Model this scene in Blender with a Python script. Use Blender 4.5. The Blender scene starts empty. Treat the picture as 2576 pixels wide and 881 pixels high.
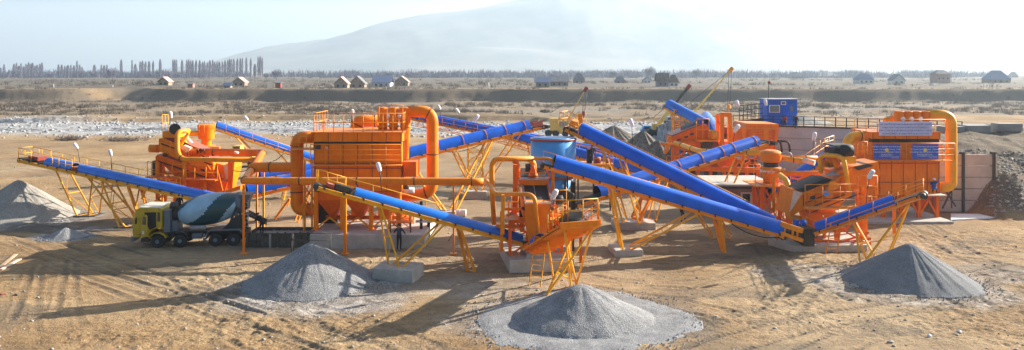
import bpy, math, random
import numpy as np
from mathutils import Vector as V3, Matrix
random.seed(7)
R = math.radians
PI = math.pi
SC = bpy.context.scene
COL = SC.collection

# ---------------------------------------------------------------- placing
F, HZ, CX, H = 1840.0, 181.5, 1288.0, 13.0      # lens and eye height recovered from the photograph

def G(x, y, z=0.0):
    "point on the level z seen at picture position x, y"
    Y = (H - z) * F / (y - HZ)
    return V3(((x - CX) / F * Y, Y, z))

def A(x, y, Y):
    "point at distance Y seen at picture position x, y"
    return V3(((x - CX) / F * Y, Y, H - (y - HZ) / F * Y))

def crop(ox, oy, s):
    return lambda x, y: ((x / s + ox) / 1.18983, (y / s + oy) / 1.18983)

k1 = crop(0, 380, 2.592); k2 = crop(380, 340, 2.592); k3 = crop(380, 540, 2.592)
k4 = crop(700, 300, 2.0015); k5 = crop(1000, 300, 2.0015); k6 = crop(900, 500, 2.0017)
c1 = crop(1400, 440, 1.916); c2 = crop(1600, 250, 2.382); c3 = crop(1700, 400, 2.203)
c4 = crop(1900, 200, 2.203); c5 = crop(2200, 400, 2.098); c6 = crop(2500, 300, 1.694)
kn = crop(1980, 330, 3.831); kr = crop(2250, 430, 2.753); kc = crop(1450, 430, 3.264)
b1 = crop(0, 150, 2.936); b2 = crop(700, 100, 2.936); b3 = crop(1500, 150, 2.936); b4 = crop(2265, 150, 2.936)

def AK(k, x, y, Y):
    return A(*k(x, y), Y)

# ---------------------------------------------------------------- mesh builder
class MB:
    def __init__(s):
        s.v = []; s.f = []; s.m = []; s.sm = []
        s.cm = 0; s.smooth = False
    def add(s, vs, fs, smooth=None):
        o = len(s.v)
        s.v.extend([tuple(p) for p in vs])
        for f in fs:
            s.f.append([i + o for i in f]); s.m.append(s.cm)
            s.sm.append(s.smooth if smooth is None else smooth)
        return s
    def box(s, x0, y0, z0, x1, y1, z1):
        vs = [(x, y, z) for z in (z0, z1) for y in (y0, y1) for x in (x0, x1)]
        return s.add(vs, [(0, 2, 3, 1), (4, 5, 7, 6), (0, 1, 5, 4), (2, 6, 7, 3), (0, 4, 6, 2), (1, 3, 7, 5)])
    def bar(s, p, q, w=0.1, h=None, up=(0, 0, 1)):
        p = V3(p); q = V3(q); h = w if h is None else h
        d = q - p
        if d.length < 1e-6: return s
        d.normalize(); up = V3(up)
        if abs(d.dot(up)) > 0.98: up = V3((0, 1, 0))
        a = d.cross(up).normalized(); b = a.cross(d).normalized()
        vs = []
        for c in (p, q):
            for sa, sb in ((-1, -1), (1, -1), (1, 1), (-1, 1)):
                vs.append(c + a * (sa * w / 2) + b * (sb * h / 2))
        return s.add(vs, [(0, 3, 2, 1), (4, 5, 6, 7), (0, 1, 5, 4), (1, 2, 6, 5), (2, 3, 7, 6), (3, 0, 4, 7)])
    def tube(s, pts, r, seg=8, caps=True):
        pts = [V3(p) for p in pts]
        rr = r if isinstance(r, (list, tuple)) else [r] * len(pts)
        n = len(pts)
        d0 = (pts[1] - pts[0]).normalized()
        ref = V3((0, 0, 1)) if abs(d0.z) < 0.9 else V3((0, 1, 0))
        a = d0.cross(ref).normalized()
        vs = []
        for i, p in enumerate(pts):
            if i == 0: d = d0
            elif i == n - 1: d = (pts[-1] - pts[-2]).normalized()
            else: d = ((pts[i] - pts[i - 1]).normalized() + (pts[i + 1] - pts[i]).normalized()).normalized()
            a = (a - d * a.dot(d)).normalized()
            b = d.cross(a)
            for k in range(seg):
                t = 2 * PI * k / seg
                vs.append(p + (a * math.cos(t) + b * math.sin(t)) * rr[i])
        fs = []
        for i in range(n - 1):
            for k in range(seg):
                k2_ = (k + 1) % seg
                fs.append((i * seg + k, i * seg + k2_, (i + 1) * seg + k2_, (i + 1) * seg + k))
        s.add(vs, fs, smooth=True)
        if caps:
            o = len(s.v) - len(vs)
            s.f.append([o + k for k in range(seg)][::-1]); s.m.append(s.cm); s.sm.append(False)
            s.f.append([o + (n - 1) * seg + k for k in range(seg)]); s.m.append(s.cm); s.sm.append(False)
        return s
    def lathe(s, o, axis, prof, seg=20, mats=None, noise=None):
        o = V3(o); ax = V3(axis).normalized()
        ref = V3((0, 0, 1)) if abs(ax.z) < 0.9 else V3((0, 1, 0))
        a = ax.cross(ref).normalized(); b = ax.cross(a)
        vs = []
        # sharp corners of the outline get their own ring so that shading breaks there
        np_ = []; brk = set(); lev = []
        for i, p in enumerate(prof):
            np_.append(p); lev.append(i)
            if 0 < i < len(prof) - 1:
                a0 = math.atan2(p[1] - prof[i - 1][1], p[0] - prof[i - 1][0]); a1 = math.atan2(prof[i + 1][1] - p[1], prof[i + 1][0] - p[0])
                if abs((a1 - a0 + PI) % (2 * PI) - PI) > R(28):
                    brk.add(len(np_) - 1); np_.append(p); lev.append(i)
        prof = np_
        for (t, r) in prof:
            for k in range(seg):
                th = 2 * PI * k / seg
                vs.append(o + ax * t + (a * math.cos(th) + b * math.sin(th)) * max(r, 1e-4))
        base = len(s.v)
        s.v.extend([tuple(p) for p in vs])
        for i in range(len(prof) - 1):
            if i in brk: continue
            for k in range(seg):
                k2_ = (k + 1) % seg
                s.f.append([base + i * seg + k, base + i * seg + k2_, base + (i + 1) * seg + k2_, base + (i + 1) * seg + k])
                s.m.append(mats(lev[i], k) if mats else s.cm); s.sm.append(True)
        s.f.append([base + k for k in range(seg)][::-1]); s.m.append(s.cm); s.sm.append(False)
        s.f.append([base + (len(prof) - 1) * seg + k for k in range(seg)]); s.m.append(s.cm); s.sm.append(False)
        return s
    def cyl(s, p, q, r, seg=14):
        p = V3(p); q = V3(q)
        return s.lathe(p, q - p, [(0, r), ((q - p).length, r)], seg)
    def prism(s, poly, ext):
        poly = [V3(p) for p in poly]; e = V3(ext); n = len(poly)
        vs = poly + [p + e for p in poly]
        fs = [list(range(n)), list(range(n, 2 * n))[::-1]]
        for i in range(n):
            j = (i + 1) % n
            fs.append((i, i + n, j + n, j))
        return s.add(vs, fs)
    def quad(s, a, b, c, d):
        return s.add([a, b, c, d], [(0, 1, 2, 3)])
    def hull8(s, lo, hi):
        "solid between two 4 point rings"
        return s.add(list(lo) + list(hi), [(0, 3, 2, 1), (4, 5, 6, 7), (0, 1, 5, 4), (1, 2, 6, 5), (2, 3, 7, 6), (3, 0, 4, 7)])
    def build(s, name, mat, parent=None, local=False, bevel=0.0):
        off = V3((0, 0, 0))
        if parent is not None and not local:
            p = parent
            while p is not None:
                off += p.location; p = p.parent
        me = bpy.data.meshes.new(name)
        me.from_pydata([(x - off.x, y - off.y, z - off.z) for x, y, z in s.v], [], s.f)
        mats = mat if isinstance(mat, (list, tuple)) else [mat]
        for m in mats: me.materials.append(m)
        me.polygons.foreach_set('material_index', s.m)
        me.polygons.foreach_set('use_smooth', s.sm)
        me.update()
        o = bpy.data.objects.new(name, me); COL.objects.link(o)
        if parent is not None: o.parent = parent
        if bevel:
            b = o.modifiers.new('bevel', 'BEVEL'); b.width = bevel; b.segments = 2; b.limit_method = 'ANGLE'
        return o

def tag(o, label=None, cat=None, group=None, kind=None):
    if label: o['label'] = label
    if cat: o['category'] = cat
    if group: o['group'] = group
    if kind: o['kind'] = kind
    return o

def thing(name, label, cat, loc=(0, 0, 0), rz=0.0, group=None):
    o = bpy.data.objects.new(name, None); COL.objects.link(o)
    o.empty_display_size = 0.3
    o.location = V3(loc); o.rotation_euler = (0, 0, rz)
    return tag(o, label, cat, group)

def copy_tree(o, parent=None):
    c = o.copy(); COL.objects.link(c); c.parent = parent
    for ch in [x for x in bpy.data.objects if x.parent is o]:
        copy_tree(ch, c)
    return c

def fillet(pts, rad, n=6):
    "round the corners of a polyline"
    pts = [V3(p) for p in pts]; out = [pts[0]]
    for i in range(1, len(pts) - 1):
        a, b, c = pts[i - 1], pts[i], pts[i + 1]
        u = (a - b); v = (c - b)
        r = min(rad, u.length * 0.48, v.length * 0.48)
        p0 = b + u.normalized() * r; p1 = b + v.normalized() * r
        for k in range(n + 1):
            t = k / n
            out.append(p0 * (1 - t) ** 2 + b * (2 * t * (1 - t)) + p1 * t * t)
    out.append(pts[-1])
    return out

def along(pts, s):
    pts = [V3(p) for p in pts]
    for i in range(len(pts) - 1):
        L = (pts[i + 1] - pts[i]).length
        if s <= L or i == len(pts) - 2:
            d = (pts[i + 1] - pts[i]).normalized()
            return pts[i] + d * s, d
        s -= L

def plen(pts):
    return sum((V3(pts[i + 1]) - V3(pts[i])).length for i in range(len(pts) - 1))

# ---------------------------------------------------------------- materials
def new_mat(name):
    m = bpy.data.materials.new(name); m.use_nodes = True
    nt = m.node_tree
    b = nt.nodes['Principled BSDF']
    return m, nt, b

def N(nt, t, **kw):
    n = nt.nodes.new(t)
    for k, v in kw.items():
        if hasattr(n, k): setattr(n, k, v)
        else: n.inputs[k].default_value = v
    return n

def noise(nt, vec, scale, detail=4, rough=0.6):
    n = nt.nodes.new('ShaderNodeTexNoise')
    n.inputs['Scale'].default_value = scale; n.inputs['Detail'].default_value = detail
    n.inputs['Roughness'].default_value = rough
    nt.links.new(vec, n.inputs['Vector'])
    return n.outputs['Fac']

def ramp(nt, fac, stops):
    r = nt.nodes.new('ShaderNodeValToRGB')
    e = r.color_ramp.elements
    while len(e) < len(stops): e.new(0.5)
    for i, (p, c) in enumerate(stops):
        e[i].position = p
        e[i].color = (*c, 1) if len(c) == 3 else c
    nt.links.new(fac, r.inputs['Fac'])
    return r.outputs['Color']

def mixc(nt, fac, a, b, mode='MIX'):
    m = nt.nodes.new('ShaderNodeMix'); m.data_type = 'RGBA'; m.blend_type = mode
    for sock, val in ((0, fac), (6, a), (7, b)):
        if isinstance(val, (int, float)): m.inputs[sock].default_value = val
        elif isinstance(val, (tuple, list)): m.inputs[sock].default_value = (*val, 1) if len(val) == 3 else val
        else: nt.links.new(val, m.inputs[sock])
    return m.outputs[2]

def bump(nt, b, h, strength=0.3, dist=0.05):
    n = nt.nodes.new('ShaderNodeBump'); n.inputs['Strength'].default_value = strength
    n.inputs['Distance'].default_value = dist
    nt.links.new(h, n.inputs['Height']); nt.links.new(n.outputs['Normal'], b.inputs['Normal'])

def pos(nt):
    return nt.nodes.new('ShaderNodeNewGeometry').outputs['Position']

def paint(name, col, rough=0.45, dirt=0.35, dcol=(0.09, 0.05, 0.025), scale=1.3, var=0.16, metal=0.0, spec=0.5, dust=0.38):
    "painted steel with uneven coat, dust and rust runs"
    m, nt, b = new_mat(name)
    p = pos(nt)
    n1 = noise(nt, p, scale, 5, 0.65)
    c_hi = tuple(min(1, c * (1 + var)) for c in col); c_lo = tuple(c * (1 - var) for c in col)
    base = ramp(nt, n1, [(0.3, c_lo), (0.7, c_hi)])
    mp = N(nt, 'ShaderNodeMapping'); mp.inputs['Scale'].default_value = (6, 6, 0.7)
    nt.links.new(p, mp.inputs['Vector'])
    n2 = noise(nt, mp.outputs['Vector'], 1.0, 6, 0.7)
    fac = ramp(nt, n2, [(0.52, (0, 0, 0)), (0.8, (dirt, dirt, dirt))])
    out = mixc(nt, fac, base, dcol)
    n3 = noise(nt, p, 9, 3, 0.6)
    fac2 = ramp(nt, n3, [(0.6, (0, 0, 0)), (0.85, (dirt, dirt, dirt))])
    out = mixc(nt, fac2, out, (0.32, 0.24, 0.15))
    # dust settled on the upward faces
    ge = nt.nodes.new('ShaderNodeNewGeometry'); sz = nt.nodes.new('ShaderNodeSeparateXYZ'); nt.links.new(ge.outputs['Normal'], sz.inputs[0])
    du = ramp(nt, sz.outputs[2], [(0.55, (0, 0, 0)), (0.98, (dust, dust, dust))])
    dn = mixc(nt, 1.0, du, ramp(nt, n3, [(0.25, (0.3, 0.3, 0.3)), (0.7, (1, 1, 1))]), 'MULTIPLY')
    out = mixc(nt, dn, out, (0.46, 0.38, 0.27))
    nt.links.new(out, b.inputs['Base Color'])
    b.inputs['Roughness'].default_value = rough
    b.inputs['Metallic'].default_value = metal
    b.inputs['Specular IOR Level'].default_value = spec
    bump(nt, b, n1, 0.12, 0.03)
    return m

def rough_mat(name, c0, c1, scale=2.0, rough=0.9, bs=0.4, bd=0.04, fine=18.0):
    m, nt, b = new_mat(name)
    p = pos(nt)
    n1 = noise(nt, p, scale, 6, 0.65)
    n2 = noise(nt, p, fine, 4, 0.7)
    a = ramp(nt, n1, [(0.3, c0), (0.7, c1)])
    a2 = ramp(nt, n2, [(0.25, (0.72, 0.72, 0.72)), (0.75, (1.2, 1.2, 1.2))])
    nt.links.new(mixc(nt, 1.0, a, a2, 'MULTIPLY'), b.inputs['Base Color'])
    b.inputs['Roughness'].default_value = rough
    bump(nt, b, n2, bs, bd)
    return m

M = {}
M['orange'] = paint('orange_paint', (0.95, 0.23, 0.0), 0.5, 0.32, spec=0.2)
M['rib'] = paint('orange_paint_sooty_edge', (0.40, 0.10, 0.006), 0.6, 0.5)
M['orange_b'] = paint('orange_paint_deep', (0.84, 0.15, 0.0), 0.52, 0.36, spec=0.2)
M['yellow'] = paint('yellow_orange_paint', (0.93, 0.40, 0.004), 0.42, 0.24, spec=0.3)
M['ochre'] = paint('ochre_paint', (0.92, 0.285, 0.0), 0.46, 0.28, spec=0.3)
M['crane'] = paint('crane_yellow', (0.75, 0.50, 0.10), 0.5, 0.3)
M['blue'] = paint('blue_sheet', (0.0, 0.115, 0.66), 0.36, 0.04, dcol=(0.2, 0.2, 0.22), scale=0.5, var=0.25, spec=0.38, dust=0.05)
M['blue_s'] = paint('blue_sheet_smooth', (0.0, 0.15, 0.68), 0.24, 0.06, dcol=(0.2, 0.2, 0.22), scale=0.5, var=0.22, spec=0.6, dust=0.10)
M['tank'] = paint('tank_light_blue', (0.055, 0.32, 0.72), 0.4, 0.25, dcol=(0.25, 0.2, 0.15), scale=0.8)
M['cabin'] = paint('cabin_blue', (0.01, 0.13, 0.62), 0.5, 0.15)
M['red'] = paint('dark_red_paint', (0.26, 0.035, 0.02), 0.5, 0.3)
M['black'] = rough_mat('black_rubber', (0.012, 0.012, 0.013), (0.03, 0.03, 0.032), 3, 0.75, 0.2)
M['dark'] = rough_mat('dark_steel', (0.025, 0.024, 0.022), (0.07, 0.06, 0.05), 2, 0.6, 0.2)
M['seam'] = rough_mat('sooty_flange', (0.035, 0.018, 0.008), (0.10, 0.045, 0.015), 3, 0.7, 0.2)
M['steel'] = rough_mat('grey_steel', (0.25, 0.25, 0.26), (0.42, 0.42, 0.43), 2, 0.45, 0.1)
M['concrete'] = rough_mat('concrete', (0.36, 0.34, 0.31), (0.55, 0.52, 0.47), 1.2, 0.9, 0.4)
M['concrete_p'] = rough_mat('pale_wall_concrete', (0.44, 0.50, 0.54), (0.62, 0.68, 0.73), 0.35, 0.9, 0.3)
M['concrete_d'] = rough_mat('weathered_concrete', (0.24, 0.235, 0.22), (0.42, 0.40, 0.37), 0.5, 0.9, 0.4)
M['white'] = rough_mat('white_cloth', (0.72, 0.73, 0.76), (0.86, 0.86, 0.86), 5, 0.7, 0.3)
M['chalk'] = rough_mat('pale_and_sunlit_tone', (0.75, 0.52, 0.38), (0.85, 0.68, 0.52), 3, 0.6, 0.1)  # pale tone, also stands for sunlight on the left screen's end plate
M['gravel'] = None
M['truckyel'] = paint('truck_yellow', (0.50, 0.36, 0.012), 0.45, 0.6)
M['truckdark'] = paint('truck_chassis', (0.022, 0.026, 0.03), 0.6, 0.3)
M['drum_l'] = paint('drum_pale_blue', (0.30, 0.50, 0.66), 0.35, 0.2)
M['drum_d'] = paint('drum_dark_green', (0.012, 0.065, 0.085), 0.35, 0.2)
M['grime'] = paint('grey_blue_grime', (0.12, 0.16, 0.2), 0.5, 0.4)
M['roofpale'] = paint('pale_roof', (0.6, 0.6, 0.52), 0.5, 0.3)
M['white_p'] = paint('white_paint', (0.7, 0.7, 0.7), 0.5, 0.3)
M['glass'] = new_mat('window_glass')[0]
_b = M['glass'].node_tree.nodes['Principled BSDF']
_b.inputs['Base Color'].default_value = (0.03, 0.04, 0.05, 1); _b.inputs['Roughness'].default_value = 0.06
M['glassl'] = new_mat('bright_window_glass')[0]
_b = M['glassl'].node_tree.nodes['Principled BSDF']
_b.inputs['Base Color'].default_value = (0.35, 0.4, 0.42, 1); _b.inputs['Roughness'].default_value = 0.1; _b.inputs['Metallic'].default_value = 0.6
M['panel'] = rough_mat('pink_concrete_panel', (0.50, 0.38, 0.33), (0.66, 0.53, 0.47), 0.8, 0.9, 0.2)
M['wood'] = rough_mat('formwork_boards', (0.03, 0.03, 0.028), (0.13, 0.115, 0.09), 3, 0.85, 0.4)
M['plank'] = rough_mat('fresh_planks', (0.5, 0.33, 0.2), (0.66, 0.48, 0.32), 3, 0.8, 0.3)
M['twig'] = rough_mat('bare_twigs', (0.10, 0.08, 0.07), (0.19, 0.145, 0.115), 0.6, 0.95, 0.0)
M['popl'] = rough_mat('hazy_poplar_twigs', (0.12, 0.12, 0.18), (0.19, 0.18, 0.25), 0.1, 0.95, 0.0)  # bluish haze of distance is put into the twig colour
M['scrub'] = rough_mat('dry_scrub', (0.13, 0.108, 0.088), (0.25, 0.205, 0.155), 0.08, 0.95, 0.0)
M['rock'] = rough_mat('pale_river_rock', (0.20, 0.20, 0.21), (0.50, 0.50, 0.50), 0.5, 0.9, 0.3)
M['roof_d'] = rough_mat('grey_slate_roof', (0.13, 0.13, 0.15), (0.2, 0.2, 0.22), 0.4, 0.8, 0.1)
M['roof_p'] = rough_mat('pinkish_roof', (0.46, 0.30, 0.24), (0.56, 0.4, 0.33), 0.4, 0.8, 0.1)
M['roof_b'] = rough_mat('blue_roof', (0.12, 0.16, 0.27), (0.16, 0.21, 0.33), 0.4, 0.6, 0.1)
M['wall_h'] = rough_mat('clay_wall', (0.22, 0.17, 0.13), (0.34, 0.28, 0.22), 0.4, 0.9, 0.1)
M['wall_w'] = rough_mat('whitewashed_wall', (0.55, 0.56, 0.56), (0.7, 0.7, 0.7), 0.4, 0.9, 0.1)
M['skin'] = rough_mat('skin', (0.36, 0.2, 0.13), (0.42, 0.25, 0.17), 5, 0.6, 0.1)
def cloth(name, c): return rough_mat(name, tuple(x * 0.8 for x in c), tuple(x * 1.25 for x in c), 9, 0.9, 0.3)
M['cl_navy'] = cloth('navy_jacket', (0.035, 0.05, 0.085)); M['cl_black'] = cloth('black_clothes', (0.018, 0.018, 0.022))
M['cl_red'] = cloth('red_jacket', (0.4, 0.03, 0.03)); M['cl_blue'] = cloth('blue_overalls', (0.02, 0.07, 0.33))
M['cl_grey'] = cloth('grey_trousers', (0.05, 0.055, 0.07))

def brick_mat():
    m, nt, b = new_mat('red_brick')
    p = pos(nt)
    sx = N(nt, 'ShaderNodeSeparateXYZ'); nt.links.new(p, sx.inputs[0])
    ad = N(nt, 'ShaderNodeMath', operation='ADD'); nt.links.new(sx.outputs[0], ad.inputs[0]); nt.links.new(sx.outputs[1], ad.inputs[1])
    cb = N(nt, 'ShaderNodeCombineXYZ'); nt.links.new(ad.outputs[0], cb.inputs[0]); nt.links.new(sx.outputs[2], cb.inputs[1])
    br = N(nt, 'ShaderNodeTexBrick'); nt.links.new(cb.outputs[0], br.inputs['Vector'])
    br.inputs['Color1'].default_value = (0.27, 0.10, 0.07, 1); br.inputs['Color2'].default_value = (0.38, 0.19, 0.14, 1)
    br.inputs['Mortar'].default_value = (0.38, 0.34, 0.3, 1); br.inputs['Scale'].default_value = 1.0
    br.inputs['Mortar Size'].default_value = 0.012; br.inputs['Brick Width'].default_value = 0.26; br.inputs['Row Height'].default_value = 0.085
    n = noise(nt, p, 1.2, 4)
    nt.links.new(mixc(nt, 0.5, br.outputs['Color'], ramp(nt, n, [(0.3, (0.45, 0.4, 0.38)), (0.7, (1.3, 1.2, 1.1))]), 'MULTIPLY'), b.inputs['Base Color'])
    b.inputs['Roughness'].default_value = 0.9
    return m
M['brick'] = brick_mat()

def gravel_mat(name, c0, c1, sc=14.0):
    m, nt, b = new_mat(name)
    p = pos(nt)
    vo = N(nt, 'ShaderNodeTexVoronoi'); vo.inputs['Scale'].default_value = sc
    nt.links.new(p, vo.inputs['Vector'])
    n1 = noise(nt, p, 0.9, 5, 0.6)
    n2 = noise(nt, p, 28, 3, 0.7)
    a = ramp(nt, n1, [(0.3, c0), (0.7, c1)])
    g = ramp(nt, vo.outputs['Color'], [(0.1, (0.6, 0.6, 0.6)), (0.9, (1.35, 1.35, 1.35))])
    c = mixc(nt, 1.0, a, g, 'MULTIPLY')
    c = mixc(nt, 1.0, c, ramp(nt, n2, [(0.3, (0.75, 0.75, 0.75)), (0.7, (1.2, 1.2, 1.2))]), 'MULTIPLY')
    nt.links.new(c, b.inputs['Base Color'])
    b.inputs['Roughness'].default_value = 0.95
    mx = N(nt, 'ShaderNodeMath', operation='MULTIPLY'); mx.inputs[1].default_value = 1.0
    nt.links.new(vo.outputs['Distance'], mx.inputs[0])
    bump(nt, b, mx.outputs[0], 0.7, 0.05)
    return m
M['gravel'] = gravel_mat('crushed_stone', (0.18, 0.187, 0.197), (0.31, 0.315, 0.325), 22)
M['fines'] = gravel_mat('stone_fines', (0.17, 0.18, 0.20), (0.24, 0.25, 0.26), 34)
M['sandpile'] = gravel_mat('screened_sand', (0.27, 0.26, 0.24), (0.38, 0.36, 0.32), 30)
M['dirtpile'] = gravel_mat('dug_earth', (0.12, 0.105, 0.085), (0.24, 0.21, 0.165), 4)

def banner_mat(name, c):
    m, nt, b = new_mat(name)
    p = pos(nt); n = noise(nt, p, 1.5, 3)
    nt.links.new(ramp(nt, n, [(0.3, tuple(x * 0.9 for x in c)), (0.7, tuple(min(1, x * 1.08) for x in c))]), b.inputs['Base Color'])
    b.inputs['Roughness'].default_value = 0.5
    return m
M['ban_w'] = banner_mat('pale_lilac_banner', (0.62, 0.66, 0.90))
M['ban_b'] = banner_mat('blue_banner', (0.02, 0.11, 0.58))
M['ink_w'] = banner_mat('white_lettering', (0.8, 0.82, 0.9))
M['ink_b'] = banner_mat('blue_lettering', (0.12, 0.2, 0.6))
M['ink_y'] = banner_mat('yellow_emblem', (0.75, 0.6, 0.08))
M['ink_k'] = banner_mat('dark_lettering', (0.12, 0.03, 0.01))

# ---------------------------------------------------------------- noise on arrays
def _h(ix, iy, seed):
    n = (ix.astype(np.int64) * 374761393 + iy.astype(np.int64) * 668265263 + seed * 1442695041) & 0xffffffff
    n = ((n ^ (n >> 13)) * 1274126177) & 0xffffffff
    n = n ^ (n >> 16)
    return (n & 0xffff) / 65535.0

def vnoise(x, y, seed=0):
    ix = np.floor(x); iy = np.floor(y); fx = x - ix; fy = y - iy
    fx = fx * fx * (3 - 2 * fx); fy = fy * fy * (3 - 2 * fy)
    a = _h(ix, iy, seed); b = _h(ix + 1, iy, seed); c = _h(ix, iy + 1, seed); d = _h(ix + 1, iy + 1, seed)
    return (a * (1 - fx) + b * fx) * (1 - fy) + (c * (1 - fx) + d * fx) * fy

def fbm(x, y, seed=0, oct=4, gain=0.5):
    s = 0; a = 1; t = 0
    for i in range(oct):
        s = s + a * vnoise(x * 2 ** i + 13.7 * i, y * 2 ** i + 7.1 * i, seed + i); t += a; a *= gain
    return s / t

def sstep(a, b, x):
    t = np.clip((x - a) / (b - a), 0, 1)
    return t * t * (3 - 2 * t)

def grid_mesh(name, X, Y, Z, mat, cols=None, smooth=True):
    nr, nc = X.shape
    me = bpy.data.meshes.new(name)
    me.vertices.add(nr * nc)
    me.vertices.foreach_set('co', np.stack([X, Y, Z], -1).astype(np.float32).ravel())
    i = np.arange((nr - 1) * (nc - 1)); r = i // (nc - 1); c = i % (nc - 1)
    a = r * nc + c
    q = np.stack([a, a + 1, a + nc + 1, a + nc], -1).astype(np.int32)
    me.loops.add(q.size); me.loops.foreach_set('vertex_index', q.ravel())
    me.polygons.add(len(q)); me.polygons.foreach_set('loop_start', np.arange(0, q.size, 4, dtype=np.int32))
    me.polygons.foreach_set('use_smooth', np.full(len(q), smooth))
    me.update(); me.validate()
    if cols is not None:
        at = me.color_attributes.new('zone', 'FLOAT_COLOR', 'POINT')
        cc = np.ones((nr * nc, 4), np.float32); cc[:, :cols.shape[-1]] = cols.reshape(nr * nc, -1)
        at.data.foreach_set('color', cc.ravel())
    me.materials.append(mat)
    o = bpy.data.objects.new(name, me); COL.objects.link(o)
    return o

def tri_cloud(name, P, D, W, mat, parent=None):
    "many slender triangles: base points P, direction*length D, half width vectors W"
    n = len(P)
    v = np.empty((n, 3, 3), np.float32)
    v[:, 0] = P - W; v[:, 1] = P + W; v[:, 2] = P + D
    me = bpy.data.meshes.new(name)
    me.vertices.add(n * 3); me.vertices.foreach_set('co', v.ravel())
    me.loops.add(n * 3); me.loops.foreach_set('vertex_index', np.arange(n * 3, dtype=np.int32))
    me.polygons.add(n); me.polygons.foreach_set('loop_start', np.arange(0, n * 3, 3, dtype=np.int32))
    me.update(); me.materials.append(mat)
    o = bpy.data.objects.new(name, me); COL.objects.link(o)
    if parent is not None: o.parent = parent
    return o
# ================================================================ LAND
rng = np.random.default_rng(11)

def yard_colour_mat():
    m, nt, b = new_mat('yard_ground')
    p = pos(nt)
    at = N(nt, 'ShaderNodeAttribute'); at.attribute_name = 'zone'
    sp = N(nt, 'ShaderNodeSeparateColor'); nt.links.new(at.outputs['Color'], sp.inputs[0])
    # red = gravel share, green = compacted / dry tone, blue = dark earth share, also carrying the bank flank's shade
    n1 = noise(nt, p, 0.16, 6, 0.62); n2 = noise(nt, p, 1.6, 6, 0.7); n3 = noise(nt, p, 9, 5, 0.7)
    mp = N(nt, 'ShaderNodeMapping'); mp.inputs['Rotation'].default_value = (0, 0, R(-28)); mp.inputs['Scale'].default_value = (0.25, 2.2, 1)
    nt.links.new(p, mp.inputs['Vector'])
    n4 = noise(nt, mp.outputs['Vector'], 1.0, 6, 0.65)
    sand = ramp(nt, n1, [(0.3, (0.265, 0.170, 0.085)), (0.5, (0.36, 0.245, 0.133)), (0.7, (0.46, 0.335, 0.195))])
    sand = mixc(nt, 0.75, sand, ramp(nt, n2, [(0.28, (0.62, 0.58, 0.52)), (0.5, (1.0, 1.0, 1.0)), (0.75, (1.2, 1.2, 1.18))]), 'MULTIPLY')
    sand = mixc(nt, 0.7, sand, ramp(nt, n4, [(0.3, (0.66, 0.62, 0.56)), (0.6, (1.1, 1.1, 1.1))]), 'MULTIPLY')
    sand = mixc(nt, 0.6, sand, ramp(nt, n3, [(0.3, (0.55, 0.53, 0.5)), (0.7, (1.3, 1.3, 1.3))]), 'MULTIPLY')
    dust = mixc(nt, sp.outputs[1], sand, (0.52, 0.44, 0.32))
    vo = N(nt, 'ShaderNodeTexVoronoi'); vo.inputs['Scale'].default_value = 1.1; nt.links.new(p, vo.inputs['Vector'])
    vo2 = N(nt, 'ShaderNodeTexVoronoi'); vo2.inputs['Scale'].default_value = 11; nt.links.new(p, vo2.inputs['Vector'])
    gr = ramp(nt, vo.outputs['Color'], [(0.15, (0.20, 0.20, 0.205)), (0.5, (0.34, 0.34, 0.345)), (0.9, (0.60, 0.60, 0.60))])
    gr2 = ramp(nt, vo2.outputs['Color'], [(0.15, (0.6, 0.6, 0.6)), (0.9, (1.3, 1.3, 1.3))])
    gr = mixc(nt, 1.0, gr, gr2, 'MULTIPLY')
    c = mixc(nt, sp.outputs[0], dust, gr)
    c = mixc(nt, sp.outputs[2], c, mixc(nt, 1.0, (0.15, 0.122, 0.092), ramp(nt, n3, [(0.2, (0.6, 0.6, 0.6)), (0.8, (1.4, 1.4, 1.4))]), 'MULTIPLY'))
    sy = N(nt, 'ShaderNodeSeparateXYZ'); nt.links.new(p, sy.inputs[0])
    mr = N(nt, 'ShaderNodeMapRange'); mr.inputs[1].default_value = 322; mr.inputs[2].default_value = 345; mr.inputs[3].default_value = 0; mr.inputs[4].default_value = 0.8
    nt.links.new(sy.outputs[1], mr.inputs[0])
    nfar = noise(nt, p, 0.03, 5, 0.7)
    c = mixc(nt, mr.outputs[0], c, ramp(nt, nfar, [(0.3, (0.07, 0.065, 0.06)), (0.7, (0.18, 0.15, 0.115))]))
    nt.links.new(c, b.inputs['Base Color']); b.inputs['Roughness'].default_value = 0.95
    b.inputs['Specular IOR Level'].default_value = 0.2
    ad = N(nt, 'ShaderNodeMath', operation='ADD'); nt.links.new(n3, ad.inputs[0]); nt.links.new(n2, ad.inputs[1])
    ad2 = N(nt, 'ShaderNodeMath', operation='ADD'); nt.links.new(ad.outputs[0], ad2.inputs[0]); nt.links.new(n4, ad2.inputs[1])
    bump(nt, b, ad2.outputs[0], 1.0, 0.13)
    return m
M['yard'] = yard_colour_mat()

def wall_line(X):            # front edge of the raised ramp
    return np.interp(X, [30.0, 35.2, 45.1, 50.0, 60], [98.2, 97.0, 92.3, 88.0, 84])

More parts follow.
